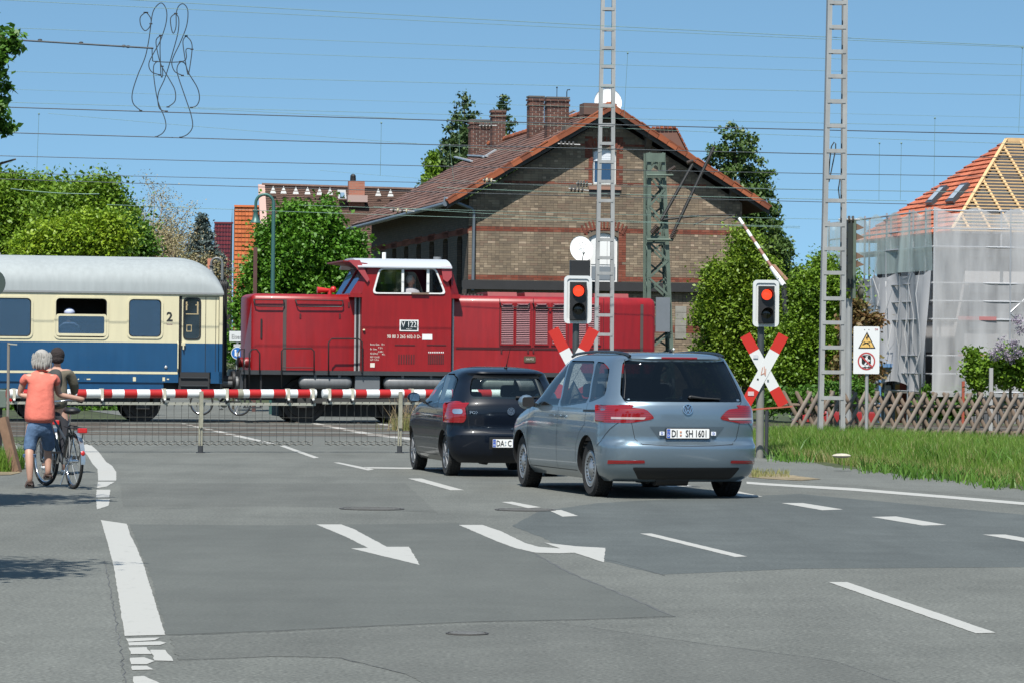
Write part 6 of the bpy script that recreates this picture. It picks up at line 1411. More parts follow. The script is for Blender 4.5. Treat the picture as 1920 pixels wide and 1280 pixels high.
# ---- scaffolded building
def scaffold_house():
    D0 = 97.0; c = at(1797, 679, D0); F = Frame((c.x, D0, 0), math.atan(.19)); t = thing('scaffolded_house', 'house with a half tiled orange roof standing inside its scaffold', 'house', F.o, F.rz)
    LW = 9.0; FW = 12.0
    ze = F.pl(1797, 430, 0)[1]; apP = F.pl(1886, 266, LW/2); WHW = M('render_white', (.62,.60,.60), .8, var=.05, vs=2); GR = M('render_grey', (.42,.41,.42), .85, var=.08, vs=1)
    rx, rz = apP
    g = lambda px, py: F.pl(px, py, 0)
    # walls (holes for windows on the long side facing the camera)
    MB().box(.25, FW, .25, .35, -1.2, ze).build('front_wall', GR, t); MB().box(.25, .35, .35, LW-.2, -1.2, ze).build('side_wall', WHW, t)  # side wall colour whitened to offset its shade
    MB().box(.35, FW, LW-.3, LW-.2, -1.2, ze).build('rear_wall', GR, t)
    z0 = lambda py: F.pl(1850, py, 0)[1]
    for (pa, pb) in ((470, 482), (531, 549), (584, 618), (652, 687)):
        for (xa, xb) in ((.35, 1.1), (1.2, 2.2), (2.3, 3.6)):
            MB().box(xa, xb, .18, .24, z0(pb), z0(pa)).build('wall_panel', WHW, t)
    for k in range(4):
        w_ = thing_part('window', t, (.2, 1.2+k*1.9, 0)); MB().box(-.02, .04, 0, 1.1, 3.3, 4.5).build('shutter_board', WHW, w_); MB().box(-.03, .03, 1.15, 1.55, 3.1, 4.3).build('opening', M('opening_dark', (.10,.10,.11), .8), w_)
        MB().box(-.03, .03, .0, 1.1, .6, 1.9).build('opening', MATS['opening_dark'], w_)
    # roof: orange hip and battened main slope
    OR2 = Mbrick_random('tile_salmon', [(0,(.50,.150,.078)),(.3,(.46,.13,.068)),(.6,(.54,.170,.09)),(.85,(.42,.12,.062))])
    ov = .35; A = Vector((rx, LW/2, rz)); B = Vector((-ov, -ov, ze-.1)); Cc = Vector((-ov, LW+ov, ze-.1)); Dd = Vector((FW, -ov, ze-.1)); E = Vector((FW, LW/2, rz)); G_ = Vector((FW, LW+ov, ze-.1))
    mb = MB(); mb.add([A, B, Cc], [(0,1,2)]); mb.build('roof_underlay', M('underlay', (.10,.10,.115), .85, var=.1), t)
    mb = MB(); mb.add([A-Vector((0,0,.06)), B-Vector((0,0,.06)), Dd-Vector((0,0,.06)), E-Vector((0,0,.06))], [(0,1,2,3)]); mb.build('roof_felt', M('felt_dark', (.045,.048,.055), .85, var=.3, vs=2), t)
    mb = MB(); mb.add([A, Cc, G_, E], [(0,1,2,3)]); mb.build('roof_felt', MATS['felt_dark'], t)
    nr = 19; nrm = (Cc-B).cross(A-B).normalized(); nrm = nrm if nrm.z > 0 else -nrm
    for r_ in range(nr):
        k0, k1 = r_/nr, (r_+1)/nr; p0 = B.lerp(A, k0); q0 = Cc.lerp(A, k0); p1 = B.lerp(A, k1); q1 = Cc.lerp(A, k1)
        mb = MB(); n = max(1, int((q0-p0).length/.25))
        for i in range(n):
            a = p0.lerp(q0, i/n); b = p0.lerp(q0, (i+.94)/n); c_ = p1.lerp(q1, (i+.94)/n); d_ = p1.lerp(q1, i/n)
            mb.add([a+nrm*.07, b+nrm*.07, c_+nrm*.03, d_+nrm*.03, a, b], [(0,1,2,3),(4,5,1,0)])
        stuff(mb.build('tile_row', OR2, t))
    WD = M('new_timber', (.60,.40,.20), .7, var=.15, vs=4)
    npl = (Dd-B).cross(A-B).normalized(); npl = npl if npl.z > 0 else -npl
    for i in range(30):
        k = i/29; a = B.lerp(A, k); b = Dd.lerp(E, k); MB().bar(a+npl*.06, b+npl*.06, .055, .035).build('batten', WD, t)
    for i in range(18):
        x = .2+i*.62; fx = min(1, x/ (rx+ov)); bot = Vector((x, -ov, ze-.1)); 
        top = B.lerp(A, (x+ov)/(rx+ov)) if x < rx else Vector((x, LW/2, rz)); MB().bar(bot+npl*.03, top+npl*.03, .07, .05).build('rafter', WD, t)
        if x < rx: pass
    MB().bar(B+npl*.07, A+npl*.07, .09, .06).build('hip_rafter', WD, t); MB().bar(A+Vector((0,0,.05)), E+Vector((0,0,.05)), .12, .12).build('ridge_beam', WD, t)
    # roof windows on the orange hip
    def hp(px, py):
        d = ray(px, py); o_ = F.wor(B); nw = F.x*nrm.x+F.y*nrm.y+Vector((0,0,nrm.z)); tt = (o_-CAMP).dot(nw)/d.dot(nw); return F.loc(CAMP+d*tt)
    for q in (((1740, 388), (1752, 388), (1782, 355), (1770, 356)), ((1778, 386), (1792, 385), (1822, 350), (1808, 352))):
        c_ = [hp(*z) for z in q]; w_ = thing_part('roof_window', t)
        mb = MB(); mb.add([p+nrm*.16 for p in c_]+[p for p in c_], [(0,1,2,3),(0,4,5,1),(1,5,6,2),(2,6,7,3),(3,7,4,0)]); mb.build('window_frame', M('frame_dark', (.05,.055,.06), .4), w_)
        ce = sum(c_, Vector())/4; mb = MB(); mb.add([ce.lerp(p, .72)+nrm*.175 for p in c_], [(0,1,2,3)]); mb.build('pane', M('pane_bright', (.45,.50,.55), .15), w_)
    # scaffold
    s = thing('scaffold', 'tube scaffold wrapped in torn translucent grey netting round the house under repair', 'scaffold', F.o, F.rz)
    ST = M('scaffold_tube', (.45,.46,.48), .45, .5); PL = M('scaffold_board', (.36,.33,.30), .85, var=.2); RB = M('red_board', (.42,.17,.17), .8)
    zt = F.pl(1800, 390, -1)[1]; ztl = F.pl(1625, 408, 0)[1]; SO = -1.15
    def tube(a, b, r=.028, m_=ST, nm='tube'): mb = MB(); mb.cyl(a, b, r, n=6); return mb.build(nm, m_, s)
    for x in (-1.1, 1.1, 3.3, 5.5):
        for y in (SO, -.35): tube((x, y, -1.2), (x, y, zt), nm='standard')
    for y in (1.0, 3.2, 5.4, 7.6, 9.2):
        for x in (SO, -.35): tube((x, y, -1.2), (x, y, zt), nm='standard')
    lv = [-1.2+2.0*i for i in range(1, 4)]
    for z in lv:
        for dz in (0, .5, 1.0):
            tube((SO, SO, z+dz), (6, SO, z+dz), nm='ledger'); tube((SO, SO, z+dz), (SO, 9.2, z+dz), nm='ledger')
        MB().box(SO, 6, SO+.05, -.35, z-.06, z-.01).build('deck', PL, s); MB().box(SO+.05, -.35, -.30, 9.2, z-.06, z-.01).build('deck', PL, s)
    for px0, px1, py0, py1 in ((1796, 1868, 594, 600), (1796, 1850, 664, 667)):
        a = F.pl(px0, py1, SO-.02); b = F.pl(px1, py0, SO-.02); MB().box(a[0], b[0], SO-.04, SO-.01, a[1], b[1]).build('toe_board', RB, s)
    for (a, b) in (((1.1, -1), (3.3, 1)), ((3.3, 1), (1.1, 3)), ((1.1, 3), (3.3, 5))): tube((a[0], SO, a[1]), (b[0], SO, b[1]), .022, nm='brace')
    # netting
    def Mnet(name, c, al):
        m_, t_, o_ = _new(name); L = t_.links; d = t_.nodes.new('ShaderNodeBsdfDiffuse'); d.inputs[0].default_value = (*c, 1); tl = t_.nodes.new('ShaderNodeBsdfTranslucent'); tl.inputs[0].default_value = (*c, 1); m1 = t_.nodes.new('ShaderNodeMixShader'); m1.inputs[0].default_value = .35; L.new(d.outputs[0], m1.inputs[1]); L.new(tl.outputs[0], m1.inputs[2])
        tr = t_.nodes.new('ShaderNodeBsdfTransparent'); ms = t_.nodes.new('ShaderNodeMixShader')
        tc = t_.nodes.new('ShaderNodeTexCoord'); mp_ = t_.nodes.new('ShaderNodeMapping'); mp_.inputs['Scale'].default_value = (2, 2, .35); L.new(tc.outputs['Object'], mp_.inputs[0]); n = t_.nodes.new('ShaderNodeTexNoise'); n.inputs['Scale'].default_value = 1.2; n.inputs['Detail'].default_value = 4; L.new(mp_.outputs[0], n.inputs['Vector'])
        mr = t_.nodes.new('ShaderNodeMapRange'); mr.inputs[1].default_value = .3; mr.inputs[2].default_value = .7; mr.inputs[3].default_value = al-.22; mr.inputs[4].default_value = al+.22; L.new(n.outputs[0], mr.inputs[0]); L.new(mr.outputs[0], ms.inputs[0])
        L.new(tr.outputs[0], ms.inputs[1]); L.new(m1.outputs[0], ms.inputs[2]); L.new(ms.outputs[0], o_.inputs[0]); return m_
    NET = Mnet('net_grey', (.50,.50,.515), .97); NET2 = Mnet('net_light', (.58,.58,.585), .60); NETG = Mnet('net_green', (.56,.66,.63), .62)
    def net(nm, P0, P1, z0a, z1a, mat, folds, amp, nx=70, nz=30, wav=.0):
        mb = MB(); vs = []; P0 = Vector(P0); P1 = Vector(P1); d = (P1-P0); nn = Vector((d.y, -d.x, 0)).normalized(); ph = [random.uniform(0, 6.28) for _ in range(6)]
        for j in range(nz+1):
            k = j/nz
            for i in range(nx+1):
                u = i/nx; f = sum(math.sin(u*folds*(q+1)*2.1+ph[q]+k*2.2*math.sin(ph[q]))/(q+1) for q in range(4)); sag = .18*math.sin(u*math.pi*6)**2*(1 if j == nz else 0)
                zb_ = z0a+wav*abs(math.sin(u*9+ph[0]))
                p = P0+d*u+nn*(amp*f*(.35+.65*(1-k))); vs.append((p.x, p.y, zb_+(z1a-zb_)*k-sag))
        mb.add(vs, [(j*(nx+1)+i, j*(nx+1)+i+1, (j+1)*(nx+1)+i+1, (j+1)*(nx+1)+i) for j in range(nz) for i in range(nx)]); return mb.build(nm, mat, s, smooth=80)
    zlo = F.pl(1700, 715, SO)[1]
    net('netting', (SO-.05, SO-.02, 0), (SO-.05, 9.3, 0), zlo-.5, zt-1.75, NET, 8, .17, nx=110, wav=.5)
    net('netting', (SO-.05, SO-.02, 0), (SO-.05, 9.3, 0), zt-1.75, zt, NETG, 7, .06, nz=10)
    net('netting', (SO, SO-.06, 0), (6.2, SO-.06, 0), zlo-.4, zt, NET2, 5, .07)
    for q in range(16):
        y_ = SO+.3+q*.6+random.uniform(-.2,.2); z_ = random.uniform(zlo, 2.4); mb = MB(); mb.tube([(SO-.32+random.uniform(-.1,.1), y_+random.uniform(-.3,.3)*k/3, z_+k*random.uniform(.5,.75)) for k in range(5)], [.006,.018,.012,.016,.005], 5); mb.build('net_fold', NET2, s, smooth=60)
    return t
scaffold_house()
# ============================================================ TREES AND PLANTS
def leaf_cloud(name, centers, N, size, mat, parent, clump=.28, per=14, flat=.35, shell=.55, seed=0):
    """leaf faces gathered in clumps through ellipsoids: centers = [(x,y,z,rx,ry,rz)]"""
    if size > .14 and size < .5: N = int(N*2.4); size *= .58; per = int(per*1.6)
    g = np.random.default_rng(seed+11); vol = np.array([c[3]*c[4]*c[5] for c in centers])**.67; pr = vol/vol.sum()
    nc = N//per; which = g.choice(len(centers), nc, p=pr); C = np.array(centers)[which]
    d = g.normal(size=(nc, 3)); d /= np.linalg.norm(d, axis=1)[:,None]; r = (shell+(1-shell)*g.random(nc))**(1/1.3)*g.uniform(.82, 1.10, nc)
    cc = C[:,:3]+d*r[:,None]*C[:,3:6]
    hol = g.normal(size=(9, 3)); hol /= np.linalg.norm(hol, axis=1)[:,None]; inh = ((d@hol.T) > .90).any(1); cc[inh] -= (d*C[:,3:6])[inh]*.42
    out = (g.random(nc) < .22) & ~inh; cc[out] += (d*C[:,3:6])[out]*g.uniform(.02, .34, (int(out.sum()), 1))
    ck = np.repeat(clump*g.uniform(.45, 1.6, nc)*np.where(out, .6, 1), per)[:,None]
    cc = np.repeat(cc, per, 0); n = len(cc); P_ = cc+g.normal(size=(n, 3))*ck*np.array([1, 1, .7])
    nrm = g.normal(size=(n, 3)); nrm[:,2] = np.abs(nrm[:,2])+flat; nrm /= np.linalg.norm(nrm, axis=1)[:,None]
    a = np.cross(nrm, g.normal(size=(n, 3))); a /= np.linalg.norm(a, axis=1)[:,None]; b = np.cross(nrm, a); s = size*g.uniform(.6, 1.35, n)[:,None]
    V = np.stack([P_-a*s*.5, P_-b*s*.30+nrm*s*.06, P_+a*s*.5, P_+b*s*.30+nrm*s*.06], 1)
    me = bpy.data.meshes.new(name); me.vertices.add(n*4); me.vertices.foreach_set('co', V.reshape(-1)); me.loops.add(n*4); me.loops.foreach_set('vertex_index', np.arange(n*4, dtype=np.int32))
    me.polygons.add(n); me.polygons.foreach_set('loop_start', np.arange(0, n*4, 4, dtype=np.int32)); me.update(calc_edges=True); me.validate(); me.materials.append(mat)
    o = bpy.data.objects.new(name, me); COL.objects.link(o); o.parent = parent; stuff(o); return o
BARK = M('bark', (.085,.065,.048), .95, var=.35, vs=6, bump=.4, bs=12); BARKL = M('bark_pale', (.25,.20,.15), .95, var=.3, vs=6)
def trunk(parent, h, r, limbs, mat=BARK, lean=(0,0)):
    mb = MB(); mb.tube([(0,0,-.3), (lean[0]*.3, lean[1]*.3, h*.35), (lean[0], lean[1], h)], [r*1.25, r*.85, r*.35], 10); mb.build('trunk', mat, parent, smooth=60)
    for (z, x, y, zz, rr) in limbs:
        mb = MB(); b = Vector((lean[0]*z/h, lean[1]*z/h, z)); e = Vector((x, y, zz)); m_ = b.lerp(e, .5)+Vector((0, 0, -.06*(e-b).length)); mb.tube([b, m_, e], [rr, rr*.7, rr*.2], 7); mb.build('limb', mat, parent, smooth=60)
def tree(name, lab, px, D, blobs, N, size, mat, group=None, base=0.0, clump=.28, tr=.16, seed=1, per=14, cat='tree', shell=.55, barkm=None):
    """blobs in photo pixels (px, py, rx, rz) with depth fraction; turned into ellipsoids at distance D"""
    b0 = at(px, 668, D); t = thing(name, lab, cat, (b0.x, D, base), 0, group); k = D/FPX; cs = []
    rb = random.Random(seed*7); ex = []
    for q in blobs:
        for _ in range(4 if len(blobs) < 14 and q[2] > 20 else 0):
            a = rb.uniform(0, 6.28); f = rb.uniform(.88, 1.12); m_ = rb.uniform(.16, .32); ex.append((q[0]+math.cos(a)*q[2]*f, q[1]-abs(math.sin(a))*q[3]*f, q[2]*m_, q[3]*m_*.9))
    for q in list(blobs)+ex:
        p = at(q[0], q[1], D+(q[4] if len(q) > 4 else 0)); cs.append((p.x-b0.x, p.y-D, p.z-base, q[2]*k, (q[5] if len(q) > 5 else (q[2]+q[3])/2)*k, q[3]*k))
    top = max(c[2] for c in cs); lm = []
    for c in cs[:9]: lm.append((max(.3, min(c[2]*.75, top*.6)), c[0]*.85, c[1]*.85, c[2], tr*.5))
    trunk(t, top*.9, tr, lm, barkm or BARK); leaf_cloud('crown', cs, N, size, mat, t, clump, per, seed=seed, shell=shell); return t
G_MID = Mfol('leaf_mid', (.070,.150,.010), (.19,.30,.025)); G_YEL = Mfol('leaf_yellow_green', (.13,.24,.012), (.27,.36,.025)); G_DARK = Mfol('leaf_dark', (.035,.105,.010), (.095,.19,.020))
G_CHEST = Mfol('leaf_chestnut', (.040,.130,.008), (.11,.235,.020), tr=.3); G_BIRCH = Mfol('leaf_fresh', (.085,.165,.012), (.22,.31,.03)); N_BLUE = Mfol('needles_blue', (.045,.075,.070), (.11,.14,.135), tr=.1)
N_DARK = Mfol('needles_dark', (.022,.050,.018), (.070,.11,.025), tr=.1); N_FIR = Mfol('needles_fir', (.030,.070,.015), (.085,.135,.025), tr=.15); TWIG = Mfol('twig_buds', (.30,.23,.13), (.22,.22,.09), tr=.2)
# trees beyond the coach
GL = 'trees in a row beyond the coach'
tree('bushy_tree', 'tall mid green tree farthest left beyond the coach roof', 40, 152, [(20,400,70,60),(90,390,60,50),(-60,420,70,60),(50,450,80,50),(30,365,30,22),(95,360,24,18)], 22000, .34, G_MID, GL, tr=.25, seed=2, clump=.38)
tree('bushy_tree', 'dark green round tree just right of the tallest one beyond the coach', 185, 148, [(170,400,50,52),(130,420,50,55),(215,440,40,50),(190,372,26,24)], 16000, .32, G_MID, GL, tr=.22, seed=3, clump=.36)
tree('bushy_tree', 'low yellow green tree in front of its darker neighbours beyond the coach roof', 165, 138, [(130,455,60,42),(180,450,45,45),(90,470,45,32),(60,480,35,25)], 16000, .28, G_YEL, GL, tr=.18, seed=4, clump=.30)
tree('bushy_tree', 'deep green bushy tree nearest the bare branches beyond the coach', 240, 142, [(232,460,32,42),(258,468,22,32),(210,440,25,28)], 9000, .28, G_DARK, GL, tr=.16, seed=5, clump=.28)
def bare_tree(px, D, lab, spread, top, seed, base=0):
    b0 = at(px, 668, D); t = thing('budding_tree', lab, 'tree', (b0.x, D, base), 0, None); rr = random.Random(seed); mb = MB(); k = D/FPX; H_ = at(px, top, D).z-base; tips = []
    def br(p, d, L_, r, lv):
        e = p+d*L_; mb.tube([p, p.lerp(e, .5)+Vector((rr.uniform(-.05,.05), rr.uniform(-.05,.05), 0))*L_, e], [r, r*.8, r*.55], 5); 
        if lv == 0: tips.append(e); return
        for _ in range(4 if lv > 1 else 5):
            nd = (d+Vector((rr.gauss(0,.45), rr.gauss(0,.45), rr.gauss(.05,.25)))).normalized(); br(p.lerp(e, rr.uniform(.45, 1)), nd, L_*rr.uniform(.55,.8), r*.55, lv-1)
    for _ in range(5): br(Vector((rr.uniform(-.3,.3)*spread*k, rr.uniform(-.3,.3)*spread*k, 0)), Vector((rr.gauss(0,.18), rr.gauss(0,.15), 1)).normalized(), H_*.42, .09, 3)
    mb.build('branches', BARKL, t); stuff(t.children[0])
    cs = [(e.x, e.y, e.z, .35, .35, .35) for e in tips]; leaf_cloud('buds', cs, 9000, .15, TWIG, t, .22, 6, seed=seed); return t
bare_tree(235, 160, 'tall pale budding tree with bare twigs showing behind the green crowns', 60, 350, 5)
bare_tree(285, 156, 'lower brownish budding tree at the right end of the tree row beyond the coach', 40, 415, 6)
bare_tree(110, 165, 'bare topped tree whose pale twigs rise above the leftmost green crown', 60, 335, 9)
def conifer(name, lab, px, D, top, wpx, bot, mat, seed, N=9000, size=.30, droop=.25, levels=16, ragged=.35, cat='conifer', wtop=0.0, base=0.0):
    b0 = at(px, 668, D); t = thing(name, lab, cat, (b0.x, D, base)); H_ = at(px, top, D).z-base; zb = at(px, bot, D).z-base; k = D/FPX; Wd = wpx*k
    mb = MB(); mb.tube([(0,0,-.3), (0,0,H_*.5), (0,0,H_)], [.20,.13,.02], 8); mb.build('trunk', BARK, t, smooth=60); g = np.random.default_rng(seed); cs = []; rr = random.Random(seed)
    for i in range(levels):
        f = i/(levels-1); z = zb+(H_-zb)*f; R_ = Wd*(wtop+(1-wtop)*(1-f)**.8)*(.85+.3*rr.random()); nb = max(3, int(9*(1-f)+3))
        for j in range(nb):
            a = 2*math.pi*j/nb+rr.random(); L_ = R_*(1-ragged*rr.random()); 
            for q in (.35, .65, .92): cs.append((math.cos(a)*L_*q, math.sin(a)*L_*q, z-droop*L_*q+.02*H_*rr.random(), max(.10, L_*.22), max(.10, L_*.22), max(.07, L_*.13)))
    leaf_cloud('crown', cs, N, size, mat, t, clump=size*.35, per=8, flat=.1, seed=seed); return t
conifer('blue_spruce', 'blue grey spruce standing left of the dark red roof', 377, 158, 410, 50, 520, N_BLUE, 21, 12000, .26, .15, 18, .2)
conifer('spruce', 'dark spruce behind the left chimneys of the brick house', 866, 150, 186, 105, 350, N_DARK, 22, 12000, .30, .22, 12, .45)
conifer('spruce', 'spruce tip showing between the chimney pairs of the brick house', 940, 155, 192, 75, 330, N_DARK, 23, 8000, .28, .22, 11, .5)
conifer('small_spruce', 'young light green conifer peeking over the roof edge of the brick house', 808, 146, 298, 26, 380, G_MID, 24, 3500, .26, -.05, 8, .4)
conifer('fir', 'tall dense fir rising behind the right slope of the brick house', 1375, 132, 243, 112, 560, N_FIR, 25, 30000, .28, .12, 24, .12, wtop=.32)
conifer('fir', 'shorter fir behind and right of the tall one', 1448, 136, 392, 80, 600, N_FIR, 26, 14000, .28, .0, 15, .35)
# street side trees
tree('chestnut_tree', 'round green chestnut tree behind the bonnet of the locomotive', 575, 101, [(575,450,62,55),(530,500,60,60),(640,500,45,60),(560,410,25,30),(615,420,25,38),(510,560,55,60),(590,560,75,60),(480,600,40,55),(460,650,28,40),(650,560,35,40),(560,480,75,60),(660,470,24,26)], 30000, .23, G_CHEST, None, tr=.20, seed=31, clump=.17, per=9)
tree('birch_bush', 'fresh light green bush behind the right warning light and in front of the brick house', 1400, 93, [(1400,520,48,60),(1370,570,45,55),(1345,620,40,50),(1420,610,50,60),(1360,680,50,55),(1430,690,45,60),(1400,460,26,34),(1330,580,22,26),(1460,560,30,40),(1340,530,22,28)], 24000, .17, G_BIRCH, None, tr=.12, seed=32, clump=.15, per=9, cat='bush')
tree('dark_bush', 'deep green bush between the right warning light and the tall lattice mast', 1530, 91, [(1520,560,36,60),(1560,560,40,70),(1500,640,36,60),(1560,650,48,70),(1590,560,20,50),(1530,710,60,40),(1480,700,30,45)], 24000, .16, G_MID, None, tr=.12, seed=33, clump=.14, per=9, cat='bush')
tree('leafy_shrub', 'shrub with reddish young leaves left of the warning board', 1600, 89, [(1600,620,22,50),(1615,700,28,40),(1640,600,12,14),(1590,680,20,40)], 6000, .14, Mfol('leaf_reddish', (.10,.12,.03), (.22,.10,.05)), None, tr=.06, seed=34, clump=.12, per=8, cat='bush')
LIL = Mfol('lilac_bloom', (.28,.23,.30), (.40,.36,.40))
for (px, D, bl, N_, lb) in ((1895, 84, [(1895,680,34,30),(1880,705,34,24),(1925,700,30,40),(1860,690,16,18)], 7000, 'lilac bush with pale purple flowers at the right edge behind the lattice fence'), (1835, 86, [(1835,710,20,22),(1822,665,10,12),(1826,690,9,20)], 2200, 'slender shrub left of the lilac bush behind the lattice fence')):
    t = tree('lilac_bush', lb, px, D, bl, N_, .12, G_MID, None, tr=.05, seed=35+N_, clump=.10, per=8, cat='bush')
    if N_ == 7000:
        cs = [(c[0], c[1], c[2]) for c in [(at(x, y, 83).x-t.location.x, -.6, at(x, y, 83).z) for x, y in ((1880,650),(1890,665),(1872,660),(1905,645),(1915,660),(1900,670),(1885,640),(1865,668),(1912,600),(1918,620))]]
        leaf_cloud('flowers', [(*c, .10, .10, .13) for c in cs], 1300, .055, LIL, t, .05, 8, seed=40)
for i, (px, w_, h_, lb) in enumerate(((1780, 50, 22, 'low ivy hedge behind the small red and white car'), (1880, 46, 20, 'dark low hedge under the lilac bush'))):
    tree('low_hedge', lb, px, 96+i*2, [(px-25,755,w_*.6,h_),(px+20,752,w_*.6,h_),(px,765,w_,h_)], 5000, .14, G_DARK, None, tr=.04, seed=50+i, clump=.10, per=8, cat='hedge', base=-.6)
tree('thicket', 'dark thicket around the foot of the warning board', 1560, 80, [(1540,745,50,22),(1600,742,40,22),(1500,750,40,20),(1450,755,40,18)], 9000, .11, G_DARK, None, tr=.03, seed=52, clump=.09, per=8, cat='bush')
tree('flowering_shrub', 'white flowering shrub in the gap between coach and locomotive', 438, 104, [(432,690,18,32),(446,720,16,18)], 2500, .09, Mfol('leaf_white', (.10,.15,.05), (.50,.50,.42)), None, tr=.03, seed=53, clump=.09, per=6, cat='bush')
# dry weeds by the right barrier post
t = thing('dry_weeds', 'dry brown weeds behind the right barrier post', 'weeds', gp(764, 806), 0)
mb = MB()
for i in range(60):
    a = random.uniform(0, 6.28); x = random.gauss(0, .18); y = random.gauss(0, .25); h = random.uniform(.25, .85); mb.tube([(x, y, 0), (x+.1*math.cos(a), y+.1*math.sin(a), h*.6), (x+.25*math.cos(a), y+.2*math.sin(a), h)], [.006, .004, .002], 4)
stuff(mb.build('stems', M('dry_stem', (.30,.22,.12), .9, island=.3), t))
o = blades('leaves', [(t.location.x*0+random.gauss(0,.2), random.gauss(0,.25), 0) for _ in range(500)], .35, .012, DRY); o.parent = t; stuff(o)
# the near street tree at the left edge (its twigs hang into the frame) and its neighbour along the pavement
def near_tree(x, y, lab, vis, seed):
    t = thing('street_tree', lab, 'tree', (x, y, 0), 0, 'street trees along the left pavement'); rr = random.Random(seed)
    trunk(t, 5.0, .16, [(2.6, 1.3, -.2, 4.4, .06), (2.9, .8, 1.2, 4.8, .05), (2.7, -1.2, .4, 4.6, .06), (3.0, .2, -1.3, 4.9, .05), (3.3, 1.5, .3, 3.6, .045), (2.8, 1.2, 0, 3.3, .035)])
    cs = [(0,0,5.0,1.3,1.3,1.0), (-.8,.3,4.6,1.0,1.0,.8), (.5,.8,4.8,.9,.9,.8), (.3,-.8,4.7,.9,.9,.7)]+(vis if seed == 62 else [])
    leaf_cloud('crown', cs, 9000, .13, Mfol('leaf_near', (.045,.13,.012), (.10,.21,.03), tr=.35), t, .14, 8, seed=seed, shell=.2)
    return t
TX, TY = -6.6, 35.2
vis = []
for (px, py, r) in ((6,80,24),(22,85,16),(36,80,14),(8,110,20),(4,140,16),(14,165,12),(6,185,14),(10,205,12),(4,230,16),(18,248,12),(32,240,9),(40,68,8)):
    p = at(px-8, py, TY); vis.append((p.x-TX, random.uniform(-.15,.15), p.z, r/FPX*TY*.85, r/FPX*TY*.9, r/FPX*TY*.8))
nt_ = near_tree(TX, TY, 'leafy street tree hanging into the top left corner of the view', vis, 61)
leaf_cloud('hanging_twigs', vis, 1500, .085, MATS['leaf_near'], nt_, .035, 8, seed=66, shell=.05)
for v in vis[::2]:
    mb = MB(); mb.tube([(v[0]-.9, v[1], v[2]+.25), (v[0]-.3, v[1], v[2]+.12), (v[0], v[1], v[2])], [.02,.012,.005], 5); mb.build('twig', BARK, nt_)
near_tree(-5.3, 22.6, 'street tree beside the pavement left of the view whose shadow falls on the asphalt', [(1.3,.2,3.9,.35,.4,.3),(1.15,.5,3.6,.3,.3,.25)], 62)
# grass tuft at the left kerb
gpts = [(gp(random.uniform(-20, 18), 884).x+random.gauss(0,.03), gp(0, 884).y+random.uniform(-.1, 1.6), 0) for _ in range(1500)]
tl = stuff(blades('kerb_grass', gpts, .30, .010, GRASS))
struct(gsheet('kerb_earth', [(-60, 892), (20, 889), (38, 885), (30, 860), (-60, 840)], .006, EARTH))
# unseen trees and houses added behind the camera for the cars to mirror
for i, (x, y, h, w_) in enumerate(((-26, -24, 8.5, 3.6), (-18, -34, 9.5, 4.0), (-8, -46, 9, 4.2), (12, -44, 10, 4.4), (24, -30, 9, 4.0), (33, -18, 8, 3.6))):
    t = thing('added_tree', ('broad unseen green tree added behind the photographer, far left by the cream house', 'unseen green tree added behind the photographer, second from the left', 'unseen green tree added behind the photographer, left of the beige house', 'wide unseen green tree added behind the photographer, right of the beige house', 'unseen green tree added behind the photographer beside the brick coloured house', 'smallest unseen green tree added behind the photographer, far right')[i], 'tree', (x, y, 0), 0, 'unseen trees added behind the photographer for the car reflections'); trunk(t, h*.7, .22, [(h*.4, w_*.5, 0, h*.7, .08), (h*.4, -w_*.5, 0, h*.7, .08)])
    leaf_cloud('crown', [(0,0,h*.65,w_,w_,h*.33),(w_*.4,0,h*.5,w_*.7,w_*.7,h*.22),(-w_*.4,.3,h*.52,w_*.7,w_*.7,h*.22)], 5000, .55, G_MID, t, .45, 10, seed=70+i, shell=.4)
for i, (x, y, w_, d_, h, c, nm) in enumerate(((-40, -30, 12, 9, 6, (.50,.44,.32), 'cream'), (2, -66, 14, 9, 6.5, (.45,.40,.36), 'beige'), (44, -36, 12, 10, 6, (.38,.22,.16), 'brick'))):
    t = thing('added_house', nm+' coloured two storey house added behind the photographer for the car reflections, out of frame', 'house', (x, y, 0), R((-20, 0, 20)[i]))
    MB().box(-w_/2, w_/2, -d_/2, d_/2, 0, h).build('wall', M('street_wall_'+nm, c, .9, var=.1), t); MB().prism([(-w_/2-.4, h), (w_/2+.4, h), (0, h+4)], -d_/2-.3, d_/2+.3).build('roof', M('roof_old'), t)
    for k in range(5):
        for z in (.9, 3.7): MB().box(-w_/2+1+k*2.4, -w_/2+2.1+k*2.4, d_/2, d_/2+.05, z, z+1.4).build('window', MATS['pane_dark'], t)

tree('low_hedge', 'dark low hedge beyond the tracks glimpsed under the coach', 60, 100, [(-40,775,60,26),(60,772,70,28),(160,775,60,26),(225,778,36,20)], 9000, .14, G_DARK, None, tr=.04, seed=57, clump=.12, per=8, cat='hedge')
